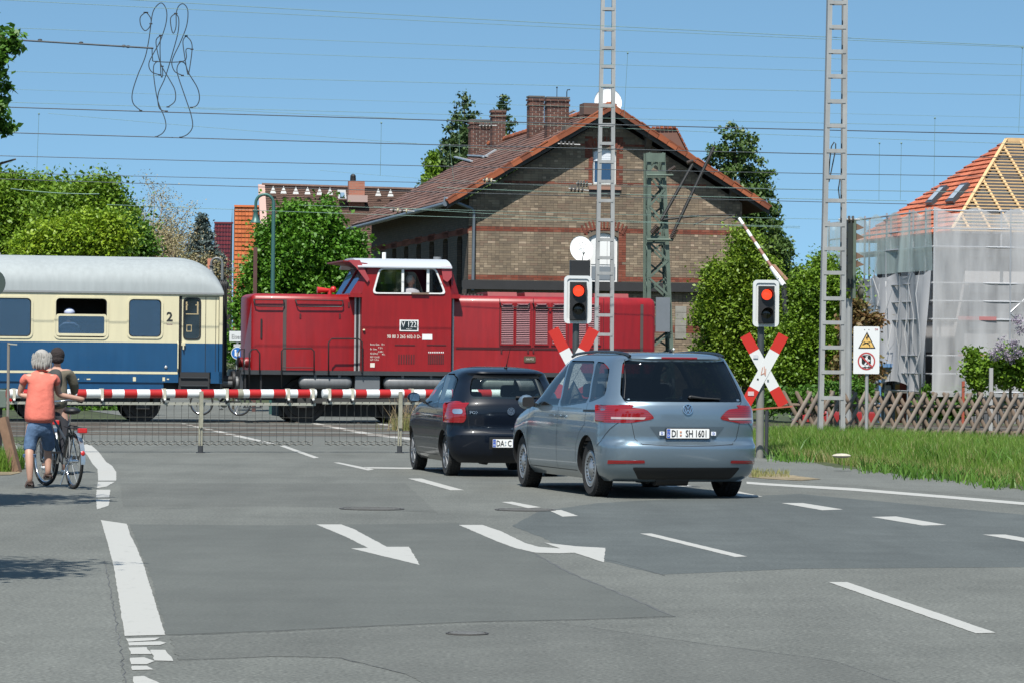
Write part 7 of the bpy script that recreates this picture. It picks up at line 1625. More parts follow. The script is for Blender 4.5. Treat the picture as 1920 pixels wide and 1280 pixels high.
# ============================================================ CROSSING EQUIPMENT
TB = math.atan(.35)
BR0 = gp(375, 848); BF = Frame((BR0.x, BR0.y, 0), TB)
BW = M('boom_white', (.72,.74,.74), .35, var=.08, vs=3); BRD = M('boom_red', (.42,.014,.012), .35, var=.1, vs=3); ALU = M('aluminium_dull', (.42,.41,.34), .5, .3, var=.2, vs=4); WIRE = M('thin_steel', (.10,.10,.09), .5, .5)
POST = M('post_worn', (.30,.29,.22), .7, var=.4, vs=9)
def boom(name, lab, stripes, px0, px1, rail_py, posts, endcaps, grey=None):
    """stripes: pixel x where colours change, starting with red"""
    t = thing(name, lab, 'barrier', BF.o, TB, 'level crossing barriers'); R_ = .072
    def X(px): return BF.pl(px, 737, 0)[0]
    zc = lambda px: BF.pl(px, 737.2+(px-375)*0.0, 0)[1]
    cur = [px0]+[s for s in stripes if px0 < s < px1]+[px1]
    for i, (a, b) in enumerate(zip(cur, cur[1:])):
        red = (sum(1 for s in stripes if s <= a) % 2 == 1); mt = BRD if red else BW
        mb = MB(); mb.cyl((X(a), 0, zc(a)), (X(b), 0, zc(b)), R_, n=16); mb.build('boom_section', mt, t, smooth=40)
    if grey:
        for a, b in grey: mb = MB(); mb.cyl((X(a), 0, zc(a)), (X(b), 0, zc(b)), R_+.004, n=16); mb.build('joint_sleeve', POST, t, smooth=40)
    for e in endcaps:
        mb = MB(); mb.ball((X(e), 0, zc(e)), R_, .15, 1, 1, 14); mb.build('end_cap', BW, t, smooth=60)
    zr = BF.pl((px0+px1)/2, rail_py, 0)[1]
    for a, b in endcaps and [(px0, px1)] or [(px0, px1)]:
        mb = MB(); mb.box(X(a), X(b), -.012, .012, BF.pl(a, rail_py, 0)[1]-.016, zr+.016); mb.build('lower_rail', ALU, t)
    # hangers with reflector dots
    for px in [p for p in (190, 307, 424, 539, 585, 616, 659, 771, 853, 25) if px0 <= p <= px1]:
        h = thing_part('hanger', t, (X(px), 0, 0)); MB().box(-.022, .022, -.085, .085, zc(px)-.085, zc(px)+.085).build('clamp', M('clamp_cream', (.55,.52,.42), .6), h)
        MB().box(-.018, .018, -.02, .02, zr, zc(px)-.07).build('hanger_bar', STEELB, h); mb = MB(); mb.ball((0, -.09, zc(px)-.10), .022); mb.build('reflector', WF, h, smooth=60)
    # hanging grid: rods with a double bottom chain
    zb = BF.pl(375, 832, 0)[1]; step = .125; n = int((X(px1)-X(px0)-.1)/step); rod = MB(); rod.cyl((0,0,0), (0,0,1), .0034, n=5); me = rod.mesh('rod', WIRE)
    for i in range(n+1):
        o = obj_from('rod', me, t, (X(px0)+.05+i*step+random.uniform(-.01,.01), 0, zb)); o.scale = (1, 1, zr-zb); o.rotation_euler = (random.uniform(-.02,.02), random.uniform(-.02,.02), 0)
        if i % 2 == 0:
            pass
    mb = MB()
    for i in range(n+1):
        x = X(px0)+.05+i*step; mb.cyl((x, 0, zr-.05), (x+.02, -.01, zr+.02), .008, n=5)
    stuff(mb.build('rod_hooks', WIRE, t))
    for dz, r in ((0, .008), (.045, .006)):
        pts = []; N = n*4
        for i in range(N+1):
            x = X(px0)+.05+i*step/4; pts.append((x, 0, zb+dz+.012*math.sin(i*math.pi/2+dz*40)))
        mb = MB(); mb.tube(pts, r, 4); mb.build('bottom_chain', WIRE, t)
    for k in (.33, .66): mb = MB(); mb.cyl((X(px0)+.05, 0, zb+(zr-zb)*k), (X(px1)-.05, 0, zb+(zr-zb)*k), .0025, n=4); mb.build('cross_wire', WIRE, t)
    for px in posts:
        p = thing_part('support_post', t, (X(px), 0, 0)); MB().box(-.030, .030, -.11, -.075, .42, zc(px)+.04).build('post_plate', POST, p)
        mb = MB(); mb.cyl((-.022, -.07, .06), (-.018, -.07, .62), .016, n=8); mb.cyl((.022, -.07, .06), (.018, -.07, .62), .016, n=8); mb.build('post_legs', POST, p); mb = MB(); mb.cyl((0, -.07, 0), (0, -.07, .12), .045, n=10); mb.cyl((0,-.07,0),(0,-.07,.015),.075,n=12); mb.build('post_foot', DGREY, p)
    return t
boom('barrier', 'long red and white barrier lowered on the left with a hanging rod curtain', [12, 17, 42, 65, 88, 115, 143, 161, 188, 209, 232, 256, 280, 303, 327, 350, 376, 400, 427, 445, 466.5, 488, 511.5, 534, 557, 580], 12, 592, 755, (375,), (592,), grey=((445, 455),))
boom('barrier', 'short red and white barrier lowered on the right, ending behind the black hatchback', [619, 641, 665, 686, 710, 731, 756, 773, 796, 820, 845, 870, 895, 920], 605, 960, 755, (748,), (605,))
# barrier drive box, disc and poles at the left edge
b0 = gp(-14, 846)
t = thing('barrier_drive', 'grey green barrier drive box on the left edge at the end of the long barrier', 'barrier drive', b0, TB)
MB().box(-.30, .18, -.25, .25, .72, 1.02).build('drive_box', M('grey_green', (.13,.17,.145), .6, var=.15), t, bevel=.02); MB().box(-.22, .12, -.18, .18, 0, .72).build('drive_column', STEELB, t); MB().box(.16, .34, -.05, .05, .82, .94).build('boom_root', M('boom_red'), t)
p0 = gp(14, 850); tp = at(14, 642, p0.y)
t = thing('thin_pole', 'thin grey pole standing in front of the blue coach side at the left edge', 'pole', p0)
mb = MB(); mb.cyl((0,0,0), (0,0,tp.z), .024, n=8); mb.build('pole_tube', M('pole_grey_brown', (.20,.18,.155), .7), t); mb = MB(); mb.bar((0,-.02,tp.z-.02), (.14,-.02,tp.z-.03), .02); mb.build('bracket', ALU, t)
p0 = gp(-22, 846, 0); c = at(-17, 531, p0.y)
t = thing('round_target', 'dark green round disc on a pole, cut by the left edge of the view', 'round sign', p0); mb = MB(); mb.cyl((c.x-p0.x, 0, c.z), (c.x-p0.x, .04, c.z), .235, n=28); mb.build('disc', M('disc_green', (.035,.055,.048), .6), t); MB().cyl((c.x-p0.x, .06, 0), (c.x-p0.x, .06, c.z), .04).build('disc_pole', DGREY, t)
a = gp(34, 884, 0); b = at(4, 782, a.y)
t = thing('leaning_post', 'brown wooden post leaning left beside the grass tuft at the left edge', 'post', a); mb = MB(); mb.bar((0,0,-.1), (b.x-a.x, .05, b.z), .12, .12); mb.build('post_wood', M('post_wood', (.20,.12,.075), .9, var=.3, vs=6), t)
# ---- road signals with crosses
def signal(name, lab, px, D, box, lit_y, cross, hood_sg, pole_bot, zb=0.0, stickers=False, bot=True):
    b0 = at(px, 668, D); F = Frame((b0.x, D, 0), R(4)); t = thing(name, lab, 'crossing signal', F.o, F.rz, 'crossing signals with red lights'); g = lambda x, y, yo=0: F.pl(x, y, yo)
    x0, z1 = g(box[0], box[1]); x1, z0 = g(box[2], box[3]); 
    MB().prism(rrect(x0, x1, z0, z1, .07, 6), .0, .025).build('back_board', M('board_white', (.62,.64,.64), .4), t)
    ring(rrect(x0, x1, z0, z1, .07, 6), rrect(x0+.05, x1-.05, z0+.05, z1-.05, .045, 6), -.02, .0).build('board_rim', MATS['board_white'], t)
    w_ = x1-x0; h_ = z1-z0; bx0, bx1, bz0, bz1 = x0+w_*.20, x1-w_*.20, z0+h_*.07, z1-h_*.13
    BKM = M('signal_black', (.012,.012,.013), .5); MB().box(bx0, bx1, -.10, .0, bz0, bz1).build('signal_case', BKM, t, bevel=.008)
    cx = (bx0+bx1)/2
    for i, py in enumerate(lit_y):
        zc = g(px, py)[1]; r = (bx1-bx0)*.36; l_ = thing_part('lamp', t, (cx, -.10, zc))
        mb = MB(); mb.lathe([(.001, -.02), (r*.5, -.018), (r*.92, -.004)], (0,0,0), (0,1,0), 24)
        if i == 0: lens = mb.build('lens', M('lens_red_lit', (.35,.01,.005), .3, emit=(1.0, .05, .018), es=1.15), l_, smooth=60)
        else: lens = mb.build('lens', M('lens_dark', (.02,.018,.012), .15), l_, smooth=60)
        # hood: a half tube above the lens
        vs = []; n = 14
        for k in range(n+1):
            a = R(-20)+R(220)*k/n
            for dy, rr in ((0, r*1.05), (-.19*(.35+.65*max(0, math.sin(a))), r*1.05)): vs.append((math.cos(a)*rr, dy, math.sin(a)*rr))
        mb = MB(); mb.add(vs, [(2*k, 2*k+1, 2*k+3, 2*k+2) for k in range(n)]); mb.build('hood', BKM, l_)
    pole_x, _ = g(px, 600, .06); zt = z0+.2
    mb = MB(); mb.cyl((pole_x, .07, zb-.2), (pole_x, .07, zt), .055, n=14); mb.build('pole', M('pole_dark', (.045,.055,.058), .5), t, smooth=40)
    mb = MB(); mb.cyl((pole_x, .07, zb-.2), (pole_x, .07, g(px, 700)[1]), .066, n=14); mb.build('pole_sleeve', M('pole_concrete', (.20,.20,.18), .8, var=.2), t, smooth=40)
    # St Andrew cross
    (ax, ay), (bx_, by), (cx_, cy), (dx, dy), hw, redk = cross
    for k, (p, q) in enumerate((((ax, ay), (cx_, cy)), ((bx_, by), (dx, dy)))):
        A = Vector((*g(*p, -.03), 0)); B = Vector((*g(*q, -.03), 0)); A = Vector((A.x, A.y, 0)); B = Vector((B.x, B.y, 0)); d = (B-A).normalized(); n = Vector((-d.y, d.x, 0))*hw; yo = -.03-.008*k
        arm = thing_part('cross_arm', t); L_ = (B-A).length
        def blade(s0, s1, mt, nm, e0=0, e1=0):
            P = [A+d*(s0+e0*hw*.55)+n, A+d*(s0-e0*hw*.0)-n, A+d*(s1-e1*hw*.0)-n, A+d*(s1)+n]; P = [A+d*s0+n, A+d*s0-n, A+d*s1-n, A+d*s1+n]
            MB().prism([(v.x, v.y) for v in P], yo, yo+.004).build(nm, mt, arm)
        CRD = M('sign_red', (.50,.022,.012), .4); CWH = M('sign_white', (.66,.67,.66), .4)
        blade(0, L_*redk, CRD, 'red_end'); blade(L_*redk, L_*(1-redk), CWH, 'white_middle'); blade(L_*(1-redk), L_, CRD, 'red_end')
    mb = MB(); cc = g((ax+cx_)/2, (ay+cy)/2, 0); mb.bar((cc[0]-.03, -.0, cc[1]+.05), (pole_x, .07, cc[1]+.05), .05); mb.build('cross_bracket', ALU, t)
    return t, F, g, pole_x
DS = 57.5
s1, F1, g1, _ = signal('crossing_signal', 'crossing signal with lit red lamp and its cross half hidden by the silver minivan', 1080, DS, (1058, 517, 1109, 607), (546, 580), ((1037, 617), (1114, 617), (1114, 762), (1037, 762), .092, .27), 1, 0)
s1b = signal('crossing_signal', 'crossing signal with lit red lamp and full white cross standing right of the silver minivan', 1427, DS, (1412, 525, 1460, 613), (553, 588), ((1397, 628), (1469, 628), (1469, 759), (1397, 759), .092, .235), -1, 0)
# dark bell housing on top of the left signal
a = g1(1069, 518, .03); b = g1(1107, 488, .03); MB().box(a[0], b[0], .03, .2, a[1], b[1]).build('bell_housing', M('signal_black'), s1, bevel=.01)
# stickers, scribble and the red bar under the right cross
t2, F2_, g2_, _ = s1b
mb = MB()
for p, q in (((1430,688),(1427,702)), ((1427,702),(1434,698)), ((1433,686),(1434,702)), ((1436,690),(1435,704))): mb.bar((g2_(*p, -.05)[0], -.044, g2_(*p, -.05)[1]), (g2_(*q, -.05)[0], -.044, g2_(*q, -.05)[1]), .012, .002, up=(0,1,0))
mb.build('scribble', M('faded_red', (.50,.25,.18), .6), t2)
for px, py, w_, mt in ((1408, 737, .10, 'sticker_pink'), (1417, 668, .08, 'sticker_pale'), (1421, 710, .03, 'signal_black'), (1440, 712, .03, 'grey_green')):
    x, z = g2_(px, py, -.05); MB().box(x-w_/2, x+w_/2, -.047, -.043, z-w_*.35, z+w_*.35).build('sticker', M(mt, (.58,.42,.42) if 'pink' in mt else (.52,.54,.57)), t2)
a = at(1398, 768, DS-.4); b = at(1486, 761, DS-.4); fb = thing('red_bar', 'thin weathered red bar lying across behind the foot of the right crossing signal', 'bar', a); MB().bar((0,0,0), b-a, .03, .025).build('bar_profile', M('faded_red_bar', (.36,.09,.05), .7), fb)
mb = MB(); mb.cyl((.35, 0, -.75), (.35, 0, 0), .03); mb.build('bar_post', DGREY, fb)
# ---- catenary masts of pale steel
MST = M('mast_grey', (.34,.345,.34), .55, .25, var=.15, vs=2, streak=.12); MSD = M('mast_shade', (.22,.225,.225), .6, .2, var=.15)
def mast(name, lab, D, px_b, w_b, px_t, w_t, py_t, ry, zb=-.2, group='pale ladder masts of the overhead line'):
    """two channel uprights joined by flat rungs"""
    b0 = at(px_b, 668, D); t = thing(name, lab, 'mast', (b0.x, D, 0), R(3), group); k = D/FPX; zt = at(px_t, py_t, D).z; xt = at(px_t, py_t, D).x-b0.x
    def side(z, s): f = z/zt; return Vector((xt*f+s*(w_b*(1-f)+w_t*f)*k/2, 0, z))
    for s in (-1, 1):
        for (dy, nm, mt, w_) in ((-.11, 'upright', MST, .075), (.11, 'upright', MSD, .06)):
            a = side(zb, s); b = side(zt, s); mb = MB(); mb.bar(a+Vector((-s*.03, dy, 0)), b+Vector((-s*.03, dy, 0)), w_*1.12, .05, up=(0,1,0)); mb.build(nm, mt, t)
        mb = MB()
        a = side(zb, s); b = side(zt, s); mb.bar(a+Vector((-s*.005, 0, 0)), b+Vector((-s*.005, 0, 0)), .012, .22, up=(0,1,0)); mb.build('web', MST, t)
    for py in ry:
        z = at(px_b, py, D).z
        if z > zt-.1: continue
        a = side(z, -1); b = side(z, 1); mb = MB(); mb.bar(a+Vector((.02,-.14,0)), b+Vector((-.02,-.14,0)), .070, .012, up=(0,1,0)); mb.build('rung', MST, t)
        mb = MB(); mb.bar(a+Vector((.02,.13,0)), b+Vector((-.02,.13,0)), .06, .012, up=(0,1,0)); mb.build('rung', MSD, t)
    return t, side
ryr = [745, 697, 651, 605, 560, 512, 467, 422, 377, 333, 284, 237, 191, 144, 98, 52, 6, -40, -84]
m1, sd1 = mast('lattice_mast', 'wide pale grey ladder mast rising out of the frame left of the warning board', 64.0, 1559, 48, 1571, 33, -120, ryr, zb=.1)
ryl = [627, 591, 554, 513, 484, 450, 413, 377, 341, 304, 270, 235, 199, 162, 126, 91, 56, 18, -16, -50]
m2, sd2 = mast('lattice_mast', 'slim pale grey ladder mast standing in front of the brick house gable', 79.0, 1131, 37, 1141.5, 24, -100, ryl, zb=-.1)
mb = MB(); pts = [at(x, y, 64) - m1.location for x, y in ((1553,340),(1556,300),(1559,275),(1564,267),(1567,270),(1567,280),(1559,320),(1554,342))]; mb.tube(pts, .012, 5); o = mb.build('earth_cable', WIRE, m1); o.matrix_parent_inverse.identity()
mb = MB(); pts = [at(x, y, 64) - m1.location for x, y in ((1575,335),(1572,355),(1574,372),(1578,380))]; mb.tube(pts, .012, 5); mb.build('earth_cable', WIRE, m1)
# ---- green lattice mast in front of the gable
GM = M('mast_green', (.105,.145,.115), .7, .1, var=.25, vs=3); D3_ = 90.5
b0 = at(1235, 668, D3_); gm = thing('green_lattice_mast', 'dark green riveted lattice mast in front of the gable with black cantilever tubes', 'mast', (b0.x, D3_, 0), TH); k = D3_/FPX
GX = Frame(gm.location, TH)
def gpx(px, py, yo=0): return GX.pl(px, py, yo)
zt = gpx(1232, 288)[1]; xb0, xb1 = gpx(1213, 690)[0], gpx(1262, 690)[0]; xt0, xt1 = gpx(1214, 288)[0], gpx(1240, 288)[0]
def leg(i, z, dy): f = z/zt; return Vector(((xb0, xb1)[i]*(1-f)+(xt0, xt1)[i]*f, dy, z))
for i in (0, 1):
    for dy in (-.22, .22): mb = MB(); mb.bar(leg(i, -.2, dy), leg(i, zt, dy), .10, .03, up=(0,1,0)); mb.bar(leg(i, -.2, dy+.04*(1 if dy < 0 else -1)), leg(i, zt, dy+.04*(1 if dy < 0 else -1)), .02, .08, up=(0,1,0)); mb.build('corner_leg', GM, gm)
n = 15
for j in range(n):
    z0 = zt*j/n; z1 = zt*(j+1)/n
    for dy in (-.24, .24):
        mb = MB(); a = leg(j % 2, z0, dy); b = leg(1-j % 2, z1, dy); mb.bar(a, b, .055, .012, up=(0,1,0)); mb.build('brace', GM, gm)
        if dy < 0: mb = MB(); mb.bar(leg(1-j % 2, z0+.1, .24), leg(j % 2, z1, .24), .05, .012, up=(0,1,0)); mb.build('brace', GM, gm)
    for i in (0, 1): mb = MB(); mb.bar(leg(i, z0, -.22 if j % 2 else .22), leg(i, z1, .22 if j % 2 else -.22), .012, .045, up=(0,1,0)); mb.build('side_brace', GM, gm)
for (py0, py1) in ((288, 304), (322, 334), (443, 457)):
    a = gpx(1213, py1, -.26); b = gpx(1245, py0, -.26); MB().box(a[0]-.03, b[0]+.02, -.28, -.26, a[1], b[1]).build('gusset_plate', GM, gm)
a = gpx(1229, 622, -.3); b = gpx(1256, 558, -.3); MB().box(a[0], b[0], -.34, -.28, a[1], b[1]).build('grey_board', M('board_slate', (.15,.17,.19), .6, var=.1, vs=2), gm)
for nm, mt, lst in (('bracket', GM, (((1213,329),(1262,329),.06), ((1213,450),(1262,450),.07))),
        ('cantilever_tube', M('tube_black', (.015,.014,.013), .5), (((1240,413),(1299,308),.085), ((1258,446),(1339,276),.085), ((1238,413),(1310,405),.055), ((1310,405),(1378,403),.035), ((1300,422),(1330,409),.03), ((1350,416),(1378,404),.03))),
        ('insulator', M('insulator_brown', (.06,.04,.03), .3), (((1222,438),(1233,424),.13), ((1259,448),(1268,430),.13), ((1253,322),(1266,314),.09), ((1288,306),(1300,302),.09)))):
    for p, q, w_ in lst:
        A = gpx(*p, -.35); B = gpx(*q, -.35); mb = MB()
        if nm == 'insulator':
            P0 = Vector((A[0], -.35, A[1])); P1 = Vector((B[0], -.35, B[1])); mb.cyl(P0, P1, w_*.2)
            for i in range(6): c = P0.lerp(P1, (i+.5)/6); d = (P1-P0).normalized()*.012; mb.cyl(c-d, c+d, w_*.55, n=12)
        else: mb.cyl((A[0], -.35, A[1]), (B[0], -.35, B[1]), w_/2, n=8)
        mb.build(nm, mt, gm)
# raised barrier on the far side: white and dark bands behind the fresh bush
A = at(1386, 410, 92); B = at(1470, 536, 91); t = thing('raised_barrier', 'raised far barrier arm slanting up behind the fresh green bush', 'barrier', A); d = (B-A); N = 11
for i in range(N):
    mb = MB(); mb.cyl(d*(i/N), d*((i+1)/N), .045+.03*(i > 7), n=10); mb.build('arm_section', BW if i % 2 == 0 or i > 8 else M('arm_dark', (.25,.12,.09), .6), t, smooth=40)
mb = MB(); mb.cyl(d, d+Vector((.25, 0, -3.4)), .08); mb.build('arm_post', DGREY, t); mb = MB(); mb.bar(d*.72+Vector((.05,0,.05)), d*.98+Vector((.12,0,.10)), .16, .03); mb.build('counter_plate', M('plate_rust', (.30,.16,.10), .7), t)
# ---- railway light signal seen from the side
D4 = 72.0; b0 = at(1602, 668, D4); sg = thing('rail_signal', 'railway light signal seen from its side with brown hoods behind the wide mast', 'rail signal', (b0.x, D4, 0)); k = D4/FPX; S4 = Frame(sg.location, 0)
q = lambda px, py: S4.pl(px, py, 0)
a = q(1588, 540); b = q(1598, 412); MB().box(a[0], b[0], -.15, .35, a[1], b[1]).build('signal_case', M('case_green_black', (.012,.018,.014), .6), sg)
a = q(1597, 560); b = q(1604, 412); MB().box(a[0], b[0], -.2, .3, a[1], b[1]).build('signal_frame', M('case_green', (.09,.12,.085), .7), sg)
for py in (427, 445, 481, 496): 
    c = q(1603, py); mb = MB(); mb.prism([(c[0], c[1]+.09), (c[0]+.17, c[1]-.0), (c[0]+.17, c[1]-.015), (c[0], c[1]-.07)], -.12, .12); mb.build('lamp_hood', M('hood_brown', (.16,.095,.06), .7), sg)
for py in (438, 470, 500, 520): c = q(1586, py); MB().box(c[0]-.03, c[0]+.04, -.05, .2, c[1]-.10, c[1]+.04).build('lamp_housing', M('case_green_black'), sg)
c = q(1612, 540); mb = MB(); mb.lathe([(.001,.0),(.11,.02),(.16,.06),(.13,.12)], (c[0]-.05, 0, c[1]-.08), (1,0,0), 16); mb.build('side_lamp', M('lamp_olive', (.12,.12,.08), .6), sg, smooth=50)
mb = MB(); c = q(1600, 560); mb.cyl((c[0]-.08, .1, -.2), (c[0]-.08, .1, c[1]), .07); mb.build('signal_post', MST, sg); c = q(1585, 545); mb = MB(); mb.cyl((c[0]-.1, .1, c[1]), (c[0]+.3, .1, c[1]), .02); mb.build('ladder_rung', MST, sg)
# ---- warning board
D5 = 63.5; b0 = at(1626, 668, D5); F5 = Frame((b0.x, D5, 0), R(3)); wb = thing('warning_sign', 'white board with a yellow warning triangle and a red crossed out climbing man', 'warning sign', F5.o, F5.rz); g5 = lambda x, y: F5.pl(x, y, 0)
x0, z1 = g5(1600.5, 612); x1, z0 = g5(1648.5, 700.5); MB().prism(rrect(x0, x1, z0, z1, .02), -.006, 0).build('board', M('sign_face', (.70,.71,.71), .4), wb)
YL = M('sign_yellow', (.72,.46,.13), .5); BLK = M('sign_black', (.012,.012,.012), .5); RDS = M('sign_red_dull', (.42,.05,.05), .5)
T = [g5(1609, 653), g5(1641.5, 653), g5(1625.5, 622)]; MB().prism(T, -.009, -.006).build('triangle_border', BLK, wb); c = (sum(p[0] for p in T)/3, sum(p[1] for p in T)/3); MB().prism([(c[0]+(p[0]-c[0])*.80, c[1]+(p[1]-c[1])*.80) for p in T], -.011, -.009).build('triangle_field', YL, wb)
mb = MB()
for p, q_ in (((1617,646),(1624,643)), ((1624,643),(1630,646)), ((1624,643),(1632,641)), ((1619,641),(1624,643)), ((1630,646),(1631,650)), ((1626,637),(1624,632)), ((1624,632),(1628,633)), ((1628,633),(1626,628))):
    A = g5(*p); B = g5(*q_); mb.bar((A[0], -.012, A[1]), (B[0], -.012, B[1]), .018, .002, up=(0,1,0))
mb.build('falling_figure', BLK, wb)
c = g5(1624.5, 676.5); r = (g5(1641, 676)[0]-g5(1608, 676)[0])/2; mb = MB(); mb.lathe([(r*.84, 0), (r, 0)], (c[0], -.009, c[1]), (0,1,0), 36); mb.build('ban_ring', RDS, wb)
a = g5(1615.5, 683); b = g5(1633, 665); MB().prism(rrect(a[0], b[0], a[1], b[1], .04), -.009, -.007).build('window_block', BLK, wb)
mb = MB()
for p, q_, w_ in (((1622,686),(1622,690),.02), ((1629,686),(1629,690),.02), ((1617,688),(1633,688),.015)): A = g5(*p); B = g5(*q_); mb.bar((A[0], -.010, A[1]), (B[0], -.010, B[1]), w_, .002, up=(0,1,0))
mb.build('window_feet', BLK, wb); mb = MB()
for p, q_, w_ in (((1624,670),(1626,679),.05), ((1626,673),(1631,676),.025), ((1624,679),(1621,684),.025), ((1627,679),(1629,684),.025), ((1625,667),(1625.5,669),.04)): A = g5(*p); B = g5(*q_); mb.bar((A[0], -.012, A[1]), (B[0], -.012, B[1]), w_, .002, up=(0,1,0))
mb.build('leaning_figure', M('sign_face'), wb); A = g5(1613.5, 666); B = g5(1636, 688); MB().bar((A[0], -.016, A[1]), (B[0], -.016, B[1]), .028, .002, up=(0,1,0)).build('ban_bar', RDS, wb)
for px in (1621, 1629): A = g5(px, 618); mb = MB(); mb.cyl((A[0], -.012, A[1]), (A[0], -.006, A[1]), .010); mb.build('bolt', MST, wb)
A = g5(1643, 618); put_text('DB', .045, RDS, wb, (A[0], -.009, A[1]), name='small_lettering')
mb = MB(); cx = g5(1626, 720)[0]; mb.cyl((cx, .05, 0), (cx, .05, z1-.1), .033, n=12); mb.build('sign_post', MST, wb, smooth=40)
# ---- hunter's fence of crossed half round laths
DF = 66.5; A0 = at(1490, 668, DF); FF = Frame((A0.x, DF, 0), R(2)); fe = thing('lattice_fence', 'low weathered wooden fence of crossed diagonal laths behind the grass verge', 'fence', FF.o, FF.rz)
LATH = M('lath_wood', (.175,.145,.120), .9, var=.3, vs=5, island=.15); LATB = M('lath_back', (.15,.108,.078), .9, var=.3, vs=5)  # back laths a darker wood tone for their shade behind the front row
zt = FF.pl(1700, 744, 0)[1]; zg = .0; sp = FF.pl(1621.5, 750, 0)[0]-FF.pl(1600, 750, 0)[0]
fl = MB(); H_ = zt-zg; run = .50; 
def lath_mesh(sgn, mat):
    mb = MB(); p0 = Vector((0,0,0)); p1 = Vector((sgn*run, 0, H_)); d = (p1-p0).normalized(); s_ = Vector((d.z, 0, -d.x))*.036
    prof = [(-1, 0), (-.7, -.6), (0, -.9), (.7, -.6), (1, 0)]; vs = [p+s_*a+Vector((0, b*.030, 0)) for p in (p0, p1-d*.03) for a, b in prof]+[p1]
    mb.add(vs, [(i, i+1, 5+i+1, 5+i) for i in range(4)]+[(0, 5, 9, 4)]+[(5+i, 5+i+1, 10) for i in range(4)]+[(9, 5, 10)]); return mb.mesh('lath', mat, 60)
mf = lath_mesh(1, LATH); mbk = lath_mesh(-1, LATB); x = FF.pl(1470, 750, 0)[0]; i = 0; xe_ = FF.pl(1990, 750, 0)[0]
while x < xe_:
    hz = hgt(FF.wor((x, 0, 0)).x, DF)-.02
    o = obj_from('lath', mf, fe, (x+random.uniform(-.012,.012), -.03, hz*.6+random.uniform(-.02,.01))); o.rotation_euler = (0, random.uniform(-.03,.03), 0)
    o = obj_from('lath', mbk, fe, (x+run+random.uniform(-.012,.012), .012, hz*.6+random.uniform(-.02,.01))); o.rotation_euler = (0, random.uniform(-.03,.03), 0); x += sp
for z in (zt-.17, .28): mb = MB(); mb.cyl((FF.pl(1470, 750, 0)[0], .06, z), (xe_, .06, z), .035, n=8); mb.build('rail', LATB, fe, smooth=50)
xx = FF.pl(1502, 750, 0)[0]
while xx < xe_: mb = MB(); mb.cyl((xx, .11, -.2), (xx, .11, zt-.02), .045, n=10); mb.build('post', LATB, fe, smooth=50); xx += 2.4
# ---- wires
WD_ = M('wire_dark', (.050,.062,.072), .5, .3); WT = M('wire_patina', (.16,.26,.22), .6, .2)
def wire(pts, D, lab, r=.008, mt=WD_, slope=.2, nm='overhead_wire', group='overhead wires across the sky', sag=0):
    P = []
    for i, (px, py) in enumerate(pts):
        X = (px-960)/FPX*D; P.append(at(px, py, (D+0)/(1-slope*(px-960)/FPX)))
    o_ = P[0].copy(); t = thing(nm, lab, 'wire', o_, 0, group); mb = MB(); mb.tube([p-o_ for p in P], r, 5); mb.build('strand', mt, t, smooth=60); return t
def L2(a, b, n=14, sag=0): return [(a[0]+(b[0]-a[0])*i/n, a[1]+(b[1]-a[1])*i/n+sag*4*(i/n)*(1-i/n)) for i in range(n+1)]
WL = [((-60,199),(1980,254),76,.014,WD_,'thick dark wire, uppermost of the dark ones, crossing just above the looped jumper ends'), ((-60,247),(1980,298),72,.012,WD_,'second dark wire from the top, crossing the lower loop ends'),
      ((-60,291),(1980,333),70,.009,WD_,'third dark wire from the top, over the tree row'), ((-60,323),(1980,363),82,.009,WD_,'dark wire grazing the crowns of the tree row'), ((-60,334),(1980,389),80,.010,WD_,'lowest long dark wire passing the mast feet of the sky'),
      ((200,384),(1500,425),84,.007,WT,'low wire crossing the orange roof and the gable'), ((20,354),(186,364),86,.011,WT,'short pale green wire in front of the tree row'),
      ((190,-3),(1980,90),64,.007,WT,'thin greenish wire from the top left corner to the right pole wire'), ((-60,-3),(1980,92),66,.006,WT,'topmost thin greenish wire entering at the left top corner'),
      ((-60,49),(1980,124),68,.005,WT,'thin greenish wire high above the gable'), ((365,95),(1980,144),70,.005,WT,'thin greenish wire starting at the jumper loops'), ((-60,132),(1980,180),72,.006,WT,'thin greenish wire above the roof ridge'),
      ((-60,165),(1980,223),76,.004,WT,'very faint wire level with the chimney tops'), ((-60,190),(1980,240),78,.006,WT,'thin greenish wire just above the thick dark wire'), ((345,203),(1980,273),80,.006,WT,'greenish wire touching the brick chimneys'),
      ((90,213),(1000,285),84,.005,WT,'faint slanting wire dropping towards the chimneys'), ((560,385),(1920,418),86,.006,WT,'faint wire under the roof edge of the brick house'), ((820,352),(1700,377),80,.008,WT,'wire with insulators at the gable wall'),
      ((700,388),(1500,428),83,.007,WT,'wire through the left gable corner'), ((1040,342),(1920,362),81,.006,WT,'greenish wire crossing the upper gable window sill'), ((600,320),(1100,352),88,.004,WT,'faint wire above the brown roof')]
for a, b, D, r, mt, lab in WL: wire(L2(a, b, 16, 3), D, lab, r*.8, mt)
